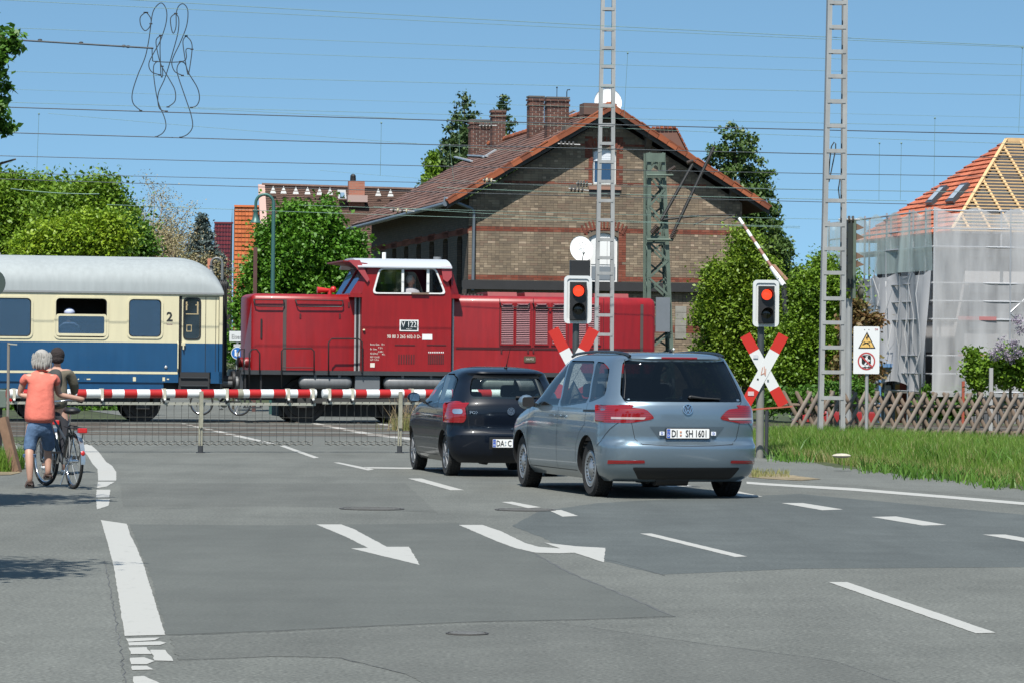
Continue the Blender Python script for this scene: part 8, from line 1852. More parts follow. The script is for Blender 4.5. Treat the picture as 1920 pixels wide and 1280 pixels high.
# droppers between wires
for (x0, y0, x1, y1) in ((73,214,69,320), (715,231,713,330), (860,235,862,296), (843,272,851,341), (1177,100,1170,222), (1753,222,1751,361), (1690,269,1688,375), (1649,269,1648,376), (1917,90,1910,248)):
    a = at(x0, y0, 76); b = at(x1, y1, 76); t = thing('dropper_wire', 'temp', 'wire', a, 0, 'thin droppers between the wires'); mb = MB(); mb.cyl((0,0,0), b-a, .004, n=4); mb.build('strand', WT, t); mb = MB(); mb.ball((0,0,0), .022); mb.build('clamp', WT, t)
    t['label'] = {73:'thin dropper wire above the tree row at far left', 715:'thin dropper wire above the brown roof', 860:'thin dropper wire beside the dark spruce', 843:'slightly slanting dropper wire left of the downpipe', 1177:'long dropper wire right of the slim mast', 1753:'double long dropper wire over the orange roof', 1690:'faint dropper wire above the scaffold', 1649:'faint dropper wire right of the wide mast', 1917:'dropper wire with hook at the right frame edge'}[x0]
# the looped jumpers
LOOPS = [[(272,24),(263,33),(264,48),(272,58),(281,50),(283,36),(275,24)], [(283,45),(279,75),(272,108),(258,142),(248,175),(250,195),(264,208)],
         [(283,45),(288,20),(302,6),(312,20),(311,45),(300,78),(288,100),(279,120),(284,135),(300,141)],
         [(329,26),(320,34),(321,52),(325,63),(330,50),(330,26)], [(329,26),(335,35),(334,60),(325,95),(310,145),(298,172),(296,190),(300,205),(312,209)],
         [(330,26),(335,12),(344,8),(352,20),(350,48),(338,80),(326,105),(322,120),(328,135),(342,142)],
         [(301,67),(293,75),(294,92),(302,122),(318,150),(328,170),(328,190),(315,201)], [(301,67),(300,95),(302,143),(305,140),(304,125)],
         [(349,68),(343,78),(346,105),(351,135),(354,137),(360,95),(358,78),(349,68)], [(294,116),(288,125),(289,150),(296,190),(308,220),(311,238),(305,250),(293,257)],
         [(339,116),(333,124),(333,140),(348,185),(358,215),(361,238),(352,252),(339,258)], [(339,116),(347,120),(354,138),(370,165),(374,185),(369,198),(359,202)],
         [(285,91),(286,110),(292,116),(345,115),(349,93),(360,93)]]
def smooth_pts(P, n=5):
    out = []; Q = [P[0]]+P+[P[-1]]
    for i in range(1, len(Q)-2):
        for j in range(n):
            t = j/n; a, b, c, d = Q[i-1], Q[i], Q[i+1], Q[i+2]
            out.append(tuple(.5*((2*b[k])+(-a[k]+c[k])*t+(2*a[k]-5*b[k]+4*c[k]-d[k])*t*t+(-a[k]+3*b[k]-3*c[k]+d[k])*t**3) for k in (0, 1)))
    return out+[P[-1]]
o_ = at(310, 120, 70); jt = thing('jumper_loops', 'bundle of looped dark jumper cables hanging from the wires at top left', 'cable bundle', o_)
for i, L_ in enumerate(LOOPS):
    D = 69+ (i % 5)*.6; mb = MB(); mb.tube([at(x, y, D)-o_ for x, y in smooth_pts(L_)], .0105, 5); mb.build('cable_loop', WD_, jt, smooth=60)
    for e in (L_[0], L_[-1]): mb = MB(); p = at(*e, D)-o_; mb.bar(p-Vector((.03,0,0)), p+Vector((.03,0,0)), .025); mb.build('clamp', STEELB, jt)
tb = wire(L2((-60,70),(287,91), 6), 70, 'thick dark tube coming from the left frame edge to the looped cables', .018, WD_, nm='bracket_tube')
for px, py in ((75,76),(152,81),(232,87),(240,88)): p = at(px, py, 70*1.0); mb = MB(); mb.ball(tuple(p-tb.location), .03, 1.6, 1, 1); mb.build('clamp', STEELB, tb)
# insulator strings on the wires
IN_ = M('insulator_cream', (.42,.38,.24), .3); IND = M('insulator_dark', (.05,.045,.04), .3)
for (x0, y0, x1, y1, lab, mt) in ((731,394,777,397,'cream insulator string under the left eaves of the brick house',IN_), (905,338,929,340,'cream insulator string left of the gable brackets',IN_), (1046,270,1088,272,'dark insulator string above the gable band',IND), (1066,354,1104,358,'dark insulator string lower left of the upper window',IND), (1080,344,1110,346,'dark insulator string touching the upper window frame',IND), (898,236,932,236,'pale insulator string in front of the left chimneys',IND), (1572,412,1612,412,'dark insulator string on top of the rail signal',IND)):
    dd = 71 if x0 > 1500 else (104 if x0 < 1000 else 88); a = at(x0, y0, dd); b = at(x1, y1, dd); t = thing('insulator_string', lab, 'insulator', a, 0, 'insulator strings in the wires'); d = b-a
    mb = MB(); mb.cyl((0,0,0), d, .018); mb.build('core', MST, t)
    for i in range(4): mb = MB(); c = d*((i+.8)/5.6); e = d.normalized()*.022; mb.cyl(c-e, c+e, .075, n=12); mb.build('insulator_disc', mt if i % 2 else IND, t)
# ============================================================ PEOPLE AND BICYCLES
def skin_mesh(name, V, E, mat, parent, sub=2, root=0):
    """body grown round a skeleton: V = [(x,y,z,rx,ry)]"""
    me = bpy.data.meshes.new(name); me.from_pydata([v[:3] for v in V], E, []); o = bpy.data.objects.new(name, me); COL.objects.link(o)
    md = o.modifiers.new('s', 'SKIN'); md.use_smooth_shade = True; md.branch_smoothing = .6
    lay = me.skin_vertices[0].data
    for i, v in enumerate(V): lay[i].radius = (v[3], v[4] if len(v) > 4 else v[3]); lay[i].use_root = (i == root)
    sb = o.modifiers.new('d', 'SUBSURF'); sb.levels = sub; sb.render_levels = sub
    m2 = baked(o); bpy.data.objects.remove(o); bpy.data.meshes.remove(me); m2.name = name; m2.materials.clear(); m2.materials.append(mat); m2.shade_smooth(); return obj_from(name, m2, parent)
def chain(*pts): return list(pts), [(i, i+1) for i in range(len(pts)-1)]
SKINM = M('skin', (.45,.26,.19), .55)
def hand(name, parent, c, d, side, mat):
    """palm, four fingers and a thumb curled round a handlebar grip; d = direction the knuckles point"""
    h = thing_part(name, parent, c); d = Vector(d).normalized(); ax = Vector((1,0,0)); dn = d.cross(ax).normalized()
    V, E = chain((0,0,0,.022,.028), (*(d*.05),.024,.034), (*(d*.085),.020,.036)); skin_mesh('palm', V, E, mat, h, 2)
    for i, L_ in enumerate((.9, 1.0, .95, .75)):
        b = d*.085+ax*(-.027+.018*i); p1 = b+d*.030*L_-dn*.006; p2 = p1-dn*.026*L_; p3 = p2-d*.018*L_; V, E = chain((*b,.009), (*p1,.0085), (*p2,.008), (*p3,.007)); skin_mesh('finger', V, E, mat, h, 1)
    b = d*.03+ax*(.026*side); p1 = b+d*.03+ax*.012*side-dn*.012; p2 = p1+d*.014-dn*.02; V, E = chain((*b,.011), (*p1,.010), (*p2,.0085)); skin_mesh('thumb', V, E, mat, h, 1); return h
def bicycle(name, lab, loc, rz, steer=0.0, col=(.06,.065,.07), turn_front=0.0):
    """heading local +y, rear wheel contact at the origin"""
    t = thing(name, lab, 'bicycle', loc, rz, 'bicycles of the two waiting people'); FRM = M('bike_frame', col, .35, .4); CH = MATS['chrome']; r = .335; wb = 1.06
    def whl(parent, y, nm, ang=0):
        w_ = thing_part(nm, parent, (0, y, r)); w_.rotation_euler = (0, 0, ang)
        mb = MB(); pts = [(0, math.cos(2*math.pi*i/40)*(r-.02), math.sin(2*math.pi*i/40)*(r-.02)) for i in range(40)]; mb.tube(pts, .021, 8, closed=True); mb.build('tyre', RUBBER, w_, smooth=60)
        mb = MB(); pts = [(0, math.cos(2*math.pi*i/40)*(r-.046), math.sin(2*math.pi*i/40)*(r-.046)) for i in range(40)]; mb.tube(pts, .011, 6, closed=True); mb.build('rim', CH, w_, smooth=60)
        mb = MB(); mb.cyl((-.05,0,0), (.05,0,0), .022, n=10); mb.build('hub', CH, w_, smooth=40); mb = MB()
        for i in range(28): a = 2*math.pi*i/28; mb.cyl((.03*(-1)**i, math.cos(a+.5)*.02, math.sin(a+.5)*.02), (0, math.cos(a)*(r-.05), math.sin(a)*(r-.05)), .0014, n=3)
        mb.build('spokes', CH, w_); return w_
    whl(t, 0, 'rear_wheel', 0)
    fr = thing_part('fork', t, (0, wb-.10, 0)); fr.rotation_euler = (0, 0, turn_front)
    whl(fr, .10, 'front_wheel', 0)
    mb = MB()
    for s in (-.05, .05): mb.tube([(s, .10, r), (s*.9, .05, r+.32), (0, -.02, r+.40)], .011, 6)
    mb.cyl((0,-.02,r+.38), (0,-.07,r+.66), .017, n=8); mb.build('fork_blades', FRM, fr, smooth=50)
    mb = MB(); mb.tube([(-.26,-.30,r+.70), (-.24,-.16,r+.72), (-.06,-.06,r+.70), (.06,-.06,r+.70), (.24,-.16,r+.72), (.26,-.30,r+.70)], .012, 8); mb.build('handlebar', CH, fr, smooth=60)
    for s in (-1, 1): mb = MB(); mb.cyl((s*.255,-.20,r+.715), (s*.26,-.33,r+.70), .018, n=10); mb.build('grip', RUBBER, fr, smooth=50)
    mb = MB(); bb = (0,.44,r-.04); seat = (0,.20,r+.42); head = (0, wb-.16, r+.52)
    mb.cyl(bb, seat, .016, n=8); mb.cyl(bb, (0, wb-.13, r+.42), .019, n=8); mb.cyl((0,.28,r+.22), head, .015, n=8)
    for s in (-.055, .055): mb.cyl(bb, (s,0,r), .010, n=6); mb.cyl(seat, (s,0,r), .009, n=6)
    mb.build('frame', FRM, t, smooth=50)
    mb = MB(); mb.cyl(seat, (0,.15,r+.58), .013, n=8); mb.build('seat_post', CH, t)
    mb = MB(); mb.ball((0,.10,r+.60), .11, .95, 1.15, .42, 14); mb.ball((0,.26,r+.61), .05, .7, 1.6, .6, 10); mb.build('saddle', BLACKP, t, smooth=60)
    mb = MB(); mb.lathe([(.09,-.004),(.09,.004)], (.055,.44,r-.04), (1,0,0), 28); mb.lathe([(.001,0),(.088,0)], (.055,.44,r-.04), (1,0,0), 28); mb.build('chain_wheel', CH, t); MB().box(.045,.065,.0,.46,r-.01,r+.06).build('chain_guard', BLACKP, t)
    for s, a in ((1, .9), (-1, .9+math.pi)):
        c = Vector((s*.07,.44,r-.04)); e = c+Vector((0, math.cos(a)*.17, -math.sin(a)*.17)); pk = thing_part('crank', t); mb = MB(); mb.cyl(c, e, .011, n=6); mb.build('crank_arm', CH, pk); MB().box(min(e.x, e.x+s*.10), max(e.x, e.x+s*.10), e.y-.04, e.y+.04, e.z-.012, e.z+.012).build('pedal', BLACKP, pk)
    n = 16; mb = MB(); L_ = []
    for i in range(n+1): a = R(20+165*i/n); L_ += [(-.027, math.cos(a)*(r+.025), r+math.sin(a)*(r+.025)), (.027, math.cos(a)*(r+.025), r+math.sin(a)*(r+.025))]
    mb.add(L_, [(2*i, 2*i+1, 2*i+3, 2*i+2) for i in range(n)]); mb.build('mudguard', M('guard_silver', (.55,.58,.60), .25, .8), t, smooth=60)
    L2_ = []; mb = MB()
    for i in range(n+1): a = R(10+120*i/n); L2_ += [(-.025, .10+math.cos(a)*(r+.025), r+math.sin(a)*(r+.025)), (.025, .10+math.cos(a)*(r+.025), r+math.sin(a)*(r+.025))]
    mb.add(L2_, [(2*i, 2*i+1, 2*i+3, 2*i+2) for i in range(n)]); mb.build('front_mudguard', BLACKP, fr, smooth=60)
    mb = MB(); mb.cyl((0,-.10,r+.42),(0,.20,r+.42),.008)
    for s in (-.06,.06): mb.cyl((s,-.28,r+.39),(s,.20,r+.41),.007); mb.cyl((s,-.18,r+.39),(s,0,r),.006)
    for y in (-.28,-.12,.05): mb.cyl((-.06,y,r+.40),(.06,y,r+.40),.006)
    mb.build('rack', BLACKP, t)
    MB().box(-.055,.055,-.34,-.28,r+.34,r+.40).build('rear_light', M('bike_light', (.55,.015,.012), .25, coat=1), t, bevel=.01); mb = MB(); mb.ball((0,-.345,r+.10), .028, 1, .5, 1.2); mb.build('reflector', M('bike_light'), t, smooth=60)
    mb = MB(); mb.cyl((-.04,0,r),(-.12,.0,r),.045,n=14); mb.build('hub_gear', CH, t, smooth=40)
    for s in (-1,):
        mb = MB(); mb.cyl((s*.06,.02,r),(s*.13,.10,.05),.009); mb.build('kick_stand', CH, t)
    return t
# the woman in the salmon top stands astride her bicycle, left foot on the ground
rc = gp(138, 916); fc = gp(99, 905); hd = math.atan2(-(fc.x-rc.x), fc.y-rc.y)
bike1 = bicycle('bicycle', 'silver black bicycle with a red rear light, held by the woman in the salmon top', (rc.x, rc.y, 0), R(25), turn_front=R(9))
BK = Frame((rc.x, rc.y, 0), R(25))
FT = gp(54, 914); WZ = R(10); W0 = Frame((FT.x+.11, FT.y-.02, 0), WZ)
wo = thing('person', 'white haired woman in a salmon sleeveless top and rolled jeans astride her bicycle', 'person', W0.o, WZ)
def grip_at(F, B, s, turn):
    p = Vector((s*.26, -.30, 1.045)); c, q = math.cos(turn), math.sin(turn); p = Vector((p.x*c-p.y*q, p.x*q+p.y*c+.96, p.z)); return F.loc(B.wor(p))
gl, gr = grip_at(W0, BK, -1, R(9)), grip_at(W0, BK, 1, R(9))
V = [(0.02,.10,.86,.13,.10), (.02,.11,1.00,.125,.095), (.03,.13,1.18,.13,.10), (.03,.17,1.32,.125,.085), (.03,.19,1.40,.05,.05), (.035,.22,1.47,.048,.05), (.04,.25,1.55,.075,.088), (.04,.26,1.60,.065,.075),
     (-.15,.16,1.335,.052), (-.225,.24,1.12,.040), (*(gl+Vector((-.02,-.20,.02))),.030), (*(gl+Vector((0,-.09,.025))),.024),
     (.20,.18,1.335,.052), (.25,.26,1.12,.040), (*(gr+Vector((.02,-.20,.02))),.030), (*(gr+Vector((0,-.09,.025))),.024),
     (-.08,.09,.80,.088), (-.10,.08,.46,.058), (-.105,.03,.42,.058), (-.10,-.02,.26,.052), (-.095,-.03,.10,.034), (-.095,.02,.05,.032), (-.095,.12,.035,.028),
     (.12,.10,.80,.088), (.13,.28,.50,.060), (.13,.26,.34,.052), (.13,.22,.20,.036), (.13,.24,.15,.033), (.13,.34,.13,.028)]
E = [(0,1),(1,2),(2,3),(3,4),(4,5),(5,6),(6,7),(3,8),(8,9),(9,10),(10,11),(3,12),(12,13),(13,14),(14,15),(0,16),(16,17),(17,18),(18,19),(19,20),(20,21),(21,22),(0,23),(23,24),(24,25),(25,26),(26,27),(27,28)]
skin_mesh('body', V, E, SKINM, wo, 2)
SAL = M('salmon_cloth', (.64,.160,.115), .9, var=.16, vs=7, bump=1.0, bs=7); JNS = M('jeans_blue', (.085,.15,.26), .9, var=.30, vs=14, bump=1.0, bs=9); HW = M('hair_white', (.33,.315,.29), .8, var=.45, vs=30, bump=.5, bs=60)
V = [(.02,.10,.76,.20,.17), (.02,.10,.86,.20,.165), (.02,.11,.98,.195,.155), (.03,.14,1.22,.19,.135), (.03,.165,1.33,.165,.105), (.03,.19,1.40,.095,.085), (-.155,.165,1.325,.075,.07), (-.205,.19,1.23,.060), (.20,.18,1.325,.075,.07), (.245,.20,1.23,.060)]
skin_mesh('top', V, [(0,1),(1,2),(2,3),(3,4),(4,5),(4,6),(6,7),(4,8),(8,9)], SAL, wo, 2)
V = [(.02,.09,.88,.165,.14), (.02,.09,.76,.175,.145), (-.085,.09,.66,.100), (-.095,.09,.50,.086), (-.10,.07,.42,.082), (.12,.13,.66,.100), (.135,.24,.52,.085), (.135,.26,.44,.078)]
skin_mesh('jeans', V, [(0,1),(1,2),(2,3),(3,4),(1,5),(5,6),(6,7)], JNS, wo, 2)
mb = MB(); mb.lathe([(.072,-.02),(.080,-.02),(.082,.015),(.074,.02)], (-.10,.065,.39), (0,0,1), 18); mb.build('trouser_cuff', JNS, wo, smooth=60)
hr = thing_part('hair', wo, (.04,.235,1.545)); mb = MB(); mb.ball((0,0,.012), .108, .94, 1.0, 1.04, 18); mb.ball((0,-.02,-.055), .100, 1.10, .95, .85, 16)
rr = random.Random(4)
for i in range(90):
    a = rr.uniform(-2.9, -.25); r_ = .10; p = Vector((math.cos(a)*r_, math.sin(a)*r_*.95, rr.uniform(-.01,.09))); q_ = p+Vector((math.cos(a)*.018+rr.uniform(-.012,.012), math.sin(a)*.012, -rr.uniform(.07,.12))); mb.tube([p, p.lerp(q_,.5)+Vector((math.cos(a),math.sin(a),0))*.012, q_], [.008,.011,.003], 5)
mb.build('hair_strands', HW, hr, smooth=70)
for s in (-1, 1): mb = MB(); mb.ball((.04+s*.080,.27,1.545), .022, .5, 1, 1.4); mb.build('ear', SKINM, wo, smooth=60)
fc_ = thing_part('face', wo, (.04,.25,1.55)); mb = MB(); mb.ball((0,.092,-.01), .016, .8, 1.3, 1.4); mb.build('nose', SKINM, fc_, smooth=60)
for s in (-1, 1): mb = MB(); mb.ball((s*.03,.080,.015), .011, 1.2, .5, .8); mb.build('eye', BLACKP, fc_, smooth=60)
mb = MB(); mb.ball((0,.085,-.045), .02, 1.2, .4, .3); mb.build('mouth', M('lip', (.40,.12,.10), .6), fc_, smooth=60)
hand('hand', wo, gl+Vector((0,-.09,.025)), (0,1,-.15), 1, SKINM); hand('hand', wo, gr+Vector((0,-.09,.025)), (0,1,-.15), -1, SKINM)
for (x, y, z) in ((-.095, .055, 0), (.13, .28, .095)):
    sn = thing_part('sandal', wo, (x, y, z)); MB().prism(rpoly([(-.045,-.11),(.045,-.11),(.05,.13),(-.05,.13)], .04), 0, .022, plane='xy').build('sole', M('sole_black', (.02,.018,.016), .8), sn, smooth=40)
    for yy, hh in ((-.03,.075), (.06,.055)): mb = MB(); mb.tube([(-.05,yy,.015), (-.035,yy,hh), (0,yy+.01,hh+.012), (.035,yy,hh), (.05,yy,.015)], .011, 6); mb.build('strap', M('sandal_brown', (.06,.035,.03), .7), sn, smooth=60)
    mb = MB(); mb.tube([(-.04,-.03,.03), (-.03,-.10,.05), (.03,-.10,.05), (.04,-.03,.03)], .009, 6); mb.build('heel_strap', M('sandal_brown'), sn, smooth=60)
# the companion further ahead, dark hair, olive jacket
C0 = gp(102, 889); cz = thing('person', 'dark haired person in an olive black jacket on a bicycle ahead of the woman', 'person', C0, R(8)); CL = Frame(C0, R(8))
V = [(.0,.10,.92,.13,.11), (.01,.13,1.08,.125,.10), (.015,.18,1.24,.14,.10), (.02,.22,1.36,.12,.085), (.02,.25,1.44,.048), (.025,.27,1.50,.05), (.025,.29,1.575,.078,.09), (.03,.30,1.62,.066,.075),
     (-.16,.22,1.365,.055), (-.22,.30,1.18,.046), (-.20,.52,1.08,.036), (-.20,.60,1.06,.028), (.20,.22,1.365,.055), (.26,.30,1.18,.046), (.25,.52,1.08,.036), (.24,.60,1.06,.028),
     (-.09,.14,.86,.09), (-.12,.40,.62,.062), (-.13,.34,.30,.045), (-.13,.32,.12,.038), (-.13,.42,.08,.035), (.10,.14,.86,.09), (.13,.10,.50,.062), (.13,.02,.22,.045), (.13,.0,.08,.038), (.13,.10,.05,.035)]
E = [(0,1),(1,2),(2,3),(3,4),(4,5),(5,6),(6,7),(3,8),(8,9),(9,10),(10,11),(3,12),(12,13),(13,14),(14,15),(0,16),(16,17),(17,18),(18,19),(19,20),(0,21),(21,22),(22,23),(23,24),(24,25)]
skin_mesh('body', V, E, SKINM, cz, 2)
JK = M('jacket_olive', (.115,.100,.070), .9, var=.35, vs=5, bump=1.0, bs=6); JB = M('jacket_dark', (.035,.036,.034), .8, var=.25, vs=6); TRS = M('trousers_dark', (.018,.018,.024), .85)
skin_mesh('jacket', [(.0,.10,.84,.19,.16), (.01,.13,1.06,.175,.145), (.015,.18,1.24,.18,.135), (.02,.235,1.395,.13,.105), (-.15,.215,1.36,.085), (-.22,.29,1.18,.068), (-.205,.48,1.09,.054), (.19,.215,1.36,.085), (.26,.29,1.18,.068), (.255,.48,1.09,.054)], [(0,1),(1,2),(2,3),(3,4),(4,5),(5,6),(3,7),(7,8),(8,9)], JK, cz, 2)
skin_mesh('backpack', [(-.02,.06,1.10,.10,.06), (-.01,.08,1.30,.12,.06), (0,.13,1.42,.09,.05)], [(0,1),(1,2)], JB, cz, 2)
skin_mesh('trousers', [(.0,.12,.90,.155,.13), (0,.14,.84,.15,.13), (-.10,.20,.78,.105), (-.125,.38,.60,.085), (-.135,.33,.30,.066), (-.13,.32,.14,.062), (.11,.14,.76,.105), (.135,.09,.50,.085), (.135,.02,.24,.068), (.13,.0,.12,.062)], [(0,1),(1,2),(2,3),(3,4),(4,5),(1,6),(6,7),(7,8),(8,9)], TRS, cz, 2)
mb = MB(); mb.ball((.025,.28,1.595), .108, .92, 1.02, 1.0, 16); mb.ball((.025,.25,1.54), .095, .95, .9, .7, 14); mb.build('hair', M('hair_dark', (.020,.013,.012), .9, var=.5, vs=25, bump=.8, bs=40), cz, smooth=60)
hand('hand', cz, (-.20,.60,1.06), (.1,1,-.1), 1, SKINM); hand('hand', cz, (.24,.60,1.06), (-.1,1,-.1), -1, SKINM)
for (x, y, z) in ((-.13,.38,.05), (.13,.06,.01)): mb = MB(); mb.ball((x, y+.03, z+.035), .06, .8, 2.1, .65, 14); mb.build('shoe', M('shoe_white', (.72,.72,.72), .6), cz, smooth=60)
b2 = CL.wor((0, -.02, 0)); bicycle('bicycle', 'dark bicycle of the olive jacketed person, mostly hidden behind the woman', b2, R(8), col=(.02,.02,.022))
# the pedestrian waiting beyond the train, seen in the gap under the coach
P0 = at(279, 668, 92); pd = thing('person', 'pedestrian in light jeans and dark top standing beyond the train under the coach side', 'person', (P0.x, 92, 0), R(180))
V = [(0,0,.92,.13,.10), (0,0,1.15,.125,.10), (0,0,1.38,.13,.09), (0,0,1.48,.05), (0,-.0,1.60,.08,.09), (0,0,1.66,.07,.08), (-.19,0,1.38,.05), (-.24,0,1.12,.04), (-.24,.08,.86,.03), (.19,0,1.38,.05), (.24,0,1.12,.04), (.24,.08,.86,.03), (-.10,0,.86,.09), (-.11,.02,.48,.06), (-.12,0,.10,.045), (-.12,.10,.04,.035), (.10,0,.86,.09), (.11,.02,.48,.06), (.12,0,.10,.045), (.12,.10,.04,.035)]
skin_mesh('body', V, [(0,1),(1,2),(2,3),(3,4),(4,5),(2,6),(6,7),(7,8),(2,9),(9,10),(10,11),(0,12),(12,13),(13,14),(14,15),(0,16),(16,17),(17,18),(18,19)], SKINM, pd, 2)
skin_mesh('jeans', [(0,0,.95,.15,.12), (0,0,.86,.15,.12), (-.105,.01,.66,.10), (-.115,.01,.40,.085), (-.12,0,.12,.08), (.105,.01,.66,.10), (.115,.01,.40,.085), (.12,0,.12,.08)], [(0,1),(1,2),(2,3),(3,4),(1,5),(5,6),(6,7)], M('jeans_light', (.22,.33,.45), .9, var=.2, vs=9), pd, 2)
skin_mesh('top', [(0,0,.96,.16,.13), (0,0,1.20,.155,.12), (0,0,1.40,.13,.10), (-.19,0,1.37,.07), (-.24,0,1.16,.06), (.19,0,1.37,.07), (.24,0,1.16,.06)], [(0,1),(1,2),(2,3),(3,4),(2,5),(5,6)], M('top_navy', (.02,.025,.10), .85), pd, 2)
mb = MB(); mb.ball((0,-.02,1.63), .10, .95, 1, 1); mb.build('hair', MATS['hair_brown'], pd, smooth=60)
for s in (-.12,.12): mb = MB(); mb.ball((s,.06,.04), .06, .8, 2.0, .65); mb.build('shoe', M('shoe_white'), pd, smooth=60)
b3 = bicycle('bicycle', 'dark bicycle beyond the train seen side on under the coupling gap', (at(450, 668, 93).x, 93, 0), R(78), col=(.02,.02,.02)); b3['group'] = 'bicycles beyond the train'
# ============================================================ STREET FURNITURE IN THE DISTANCE
GLM = M('lamp_green', (.045,.13,.115), .45, .2)
def street_lamp(name, lab, D, px_p, px_h, py_top, py_head, py_rim, half_w, mat, base=0):
    b0 = at(px_p, 668, D); t = thing(name, lab, 'street lamp', (b0.x, D, base)); q = lambda px, py: at(px, py, D)-Vector((b0.x, D, base))
    a = q(px_p+3, 390); top = q((px_p+px_h)/2, py_top); hx = q(px_h, py_head); mb = MB(); R_ = (a.x-hx.x)/2; cx = (a.x+hx.x)/2; zc = top.z-R_*1.0
    pts = [(0,0,0), (a.x*.5,0,zc*.5), (a.x,0,zc)]+[(cx+R_*math.cos(R(180*i/12)), 0, zc+R_*math.sin(R(180*i/12))) for i in range(1, 13)]+[(hx.x,0,hx.z)]
    mb.tube(pts, [.07,.06,.05]+[.042]*12+[.04], 10); mb.build('lamp_pole', mat, t, smooth=60)
    r = half_w/FPX*D; zr = q(px_h, py_rim).z; hh = hx.z-zr; mb = MB(); mb.lathe([(.05,hh),(.09,hh*.95),(r*.38,hh*.75),(r*.45,hh*.45),(r*.62,hh*.22),(r,0)], (hx.x,0,zr), (0,0,1), 24); mb.build('lamp_shade', mat, t, smooth=50)
    mb = MB(); mb.lathe([(.001,-.02),(r*.6,0)], (hx.x,0,zr+.02), (0,0,1), 20); mb.build('lamp_glass', M('lamp_glass', (.5,.5,.45), .3), t); return t
street_lamp('street_lamp', 'green arched street lamp with a bell shaped shade in front of the chestnut tree', 96, 510, 479.5, 365, 393, 418, 11.5, GLM)
street_lamp('street_lamp', 'grey arched lamp post just above the end of the coach roof', 120, 415, 396, 484, 498, 512, 7, M('lamp_grey', (.16,.17,.17), .5, .3))
b0 = at(477, 668, 100); z = at(477, 464, 100).z; t = thing('rust_pole', 'rust brown steel pole left of the chestnut tree', 'pole', (b0.x, 100, 0)); MB().box(-.055, .055, -.05, .05, 0, z).build('pole_profile', M('rust_brown', (.085,.035,.030), .8, var=.2), t)
# station sign with blue round sign
DS_ = 97.0; b0 = at(446, 668, DS_); F6 = Frame((b0.x, DS_, 0), 0); t = thing('street_name_sign', 'white sign lettered Eisenbahn over a blue round path sign between coach and locomotive', 'street sign', F6.o, 0); g6 = lambda x, y: F6.pl(x, y, 0)
a = g6(430, 640); b = g6(470, 621); MB().box(a[0], b[0], -.02, 0, a[1], b[1]).build('name_board', M('board_white'), t); c = g6(434, 631.5); put_text('Eisenbahn', .17, M('letter_grey', (.25,.25,.25), .6), t, (c[0], -.025, c[1]), name='name_lettering', align='LEFT', sx=.85)
c = g6(445, 661.5); r = g6(456.5, 661)[0]-c[0]; mb = MB(); mb.lathe([(.001,0),(r*.92,0)], (c[0],-.03,c[1]), (0,1,0), 28); mb.build('blue_disc', M('path_blue', (.02,.14,.45), .4), t); mb = MB(); mb.lathe([(r*.92,0),(r,0)], (c[0],-.031,c[1]), (0,1,0), 28); mb.build('disc_rim', WF, t)
mb = MB(); mb.box(c[0]-.02, c[0]+.03, -.036, -.031, c[1]-.10, c[1]+.02); mb.ball((c[0]-.05,-.034,c[1]+.07), .03, 1, .1, 1); mb.ball((c[0]+.05,-.034,c[1]+.03), .022, 1, .1, 1); mb.box(c[0]-.07, c[0]-.03, -.036, -.031, c[1]-.08, c[1]+.04); mb.box(c[0]+.035, c[0]+.065, -.036, -.031, c[1]-.08, c[1]+.01); mb.build('pictogram', WF, t)
mb = MB(); mb.cyl((c[0], .04, 0), (c[0], .04, b[1]), .04, n=10); mb.build('sign_pole', MST, t); a = g6(438, 657); b = g6(451, 645); MB().box(a[0], b[0], -.02, 0, a[1]+.10, b[1]).build('extra_plate', M('board_grey_pale', (.45,.46,.47), .5), t)
# shelter with a blue edged roof, small car, bin and posts behind the fence
DSH = 99.0; F7 = Frame((at(1650, 668, DSH).x, DSH, -.95), R(4)); g7 = lambda x, y, yo=0: F7.pl(x, y, yo); t = thing('shelter', 'glazed shelter with a blue edged flat roof behind the warning board', 'shelter', F7.o, F7.rz)
a = g7(1640, 687.5); b = g7(1720, 683); SB = M('shelter_blue', (.10,.22,.42), .5); MB().box(a[0], b[0], -.1, 1.6, a[1], b[1]+.02).build('roof', SB, t)
for px in (1650, 1712, 1716.5): x = g7(px, 700)[0]; MB().box(x-.03, x+.03, -.03, .03, -.0, a[1]).build('post', SB if px < 1715 else MST, t)
for (x0, x1) in ((1652, 1690), (1690, 1711)): p = g7(x0, 740, 1.5)[0]; q_ = g7(x1, 740, 1.5)[0]; MB().box(p+.02, q_-.02, 1.5, 1.51, .3, a[1]-.1).build('pane', Mglass('shelter_glass', (.55,.6,.62), .12), t)
p = g7(1692, 714); q_ = g7(1708, 690); MB().box(p[0], q_[0], 1.3, 1.36, p[1], q_[1]).build('notice_panel', M('panel_green', (.05,.08,.06), .4), t); p = g7(1669, 738); q_ = g7(1680, 722); MB().box(p[0], q_[0], .8, .84, p[1], q_[1]).build('paper_notice', WF, t)
for px, mt, w_, py in ((1688, ('post_ochre', (.45,.27,.08)), .06, 720), (1698, ('post_redbrown', (.30,.06,.03)), .09, 714)): x, z = g7(px, py); MB().box(x-w_, x+w_, .4, .46, 0, z).build('side_post', M(*mt, .7), t)
WHB = M('car_white', (.62,.63,.65), .3, coat=1); REDB = M('car_red', (.30,.02,.02), .35, coat=1)
CS = CarShape(yr=[(.2,.1),(.45,0),(.85,.05),(1.0,.15),(1.38,.5),(1.45,.7)], yf=[(.2,3.6),(.6,3.7),(.85,3.3),(.95,2.7),(1.35,1.9),(1.45,1.5)], w=[(.2,.76),(.5,.82),(.9,.80),(1.3,.62),(1.45,.45)], ar=.4, pr=3, af=.6, pf=3)
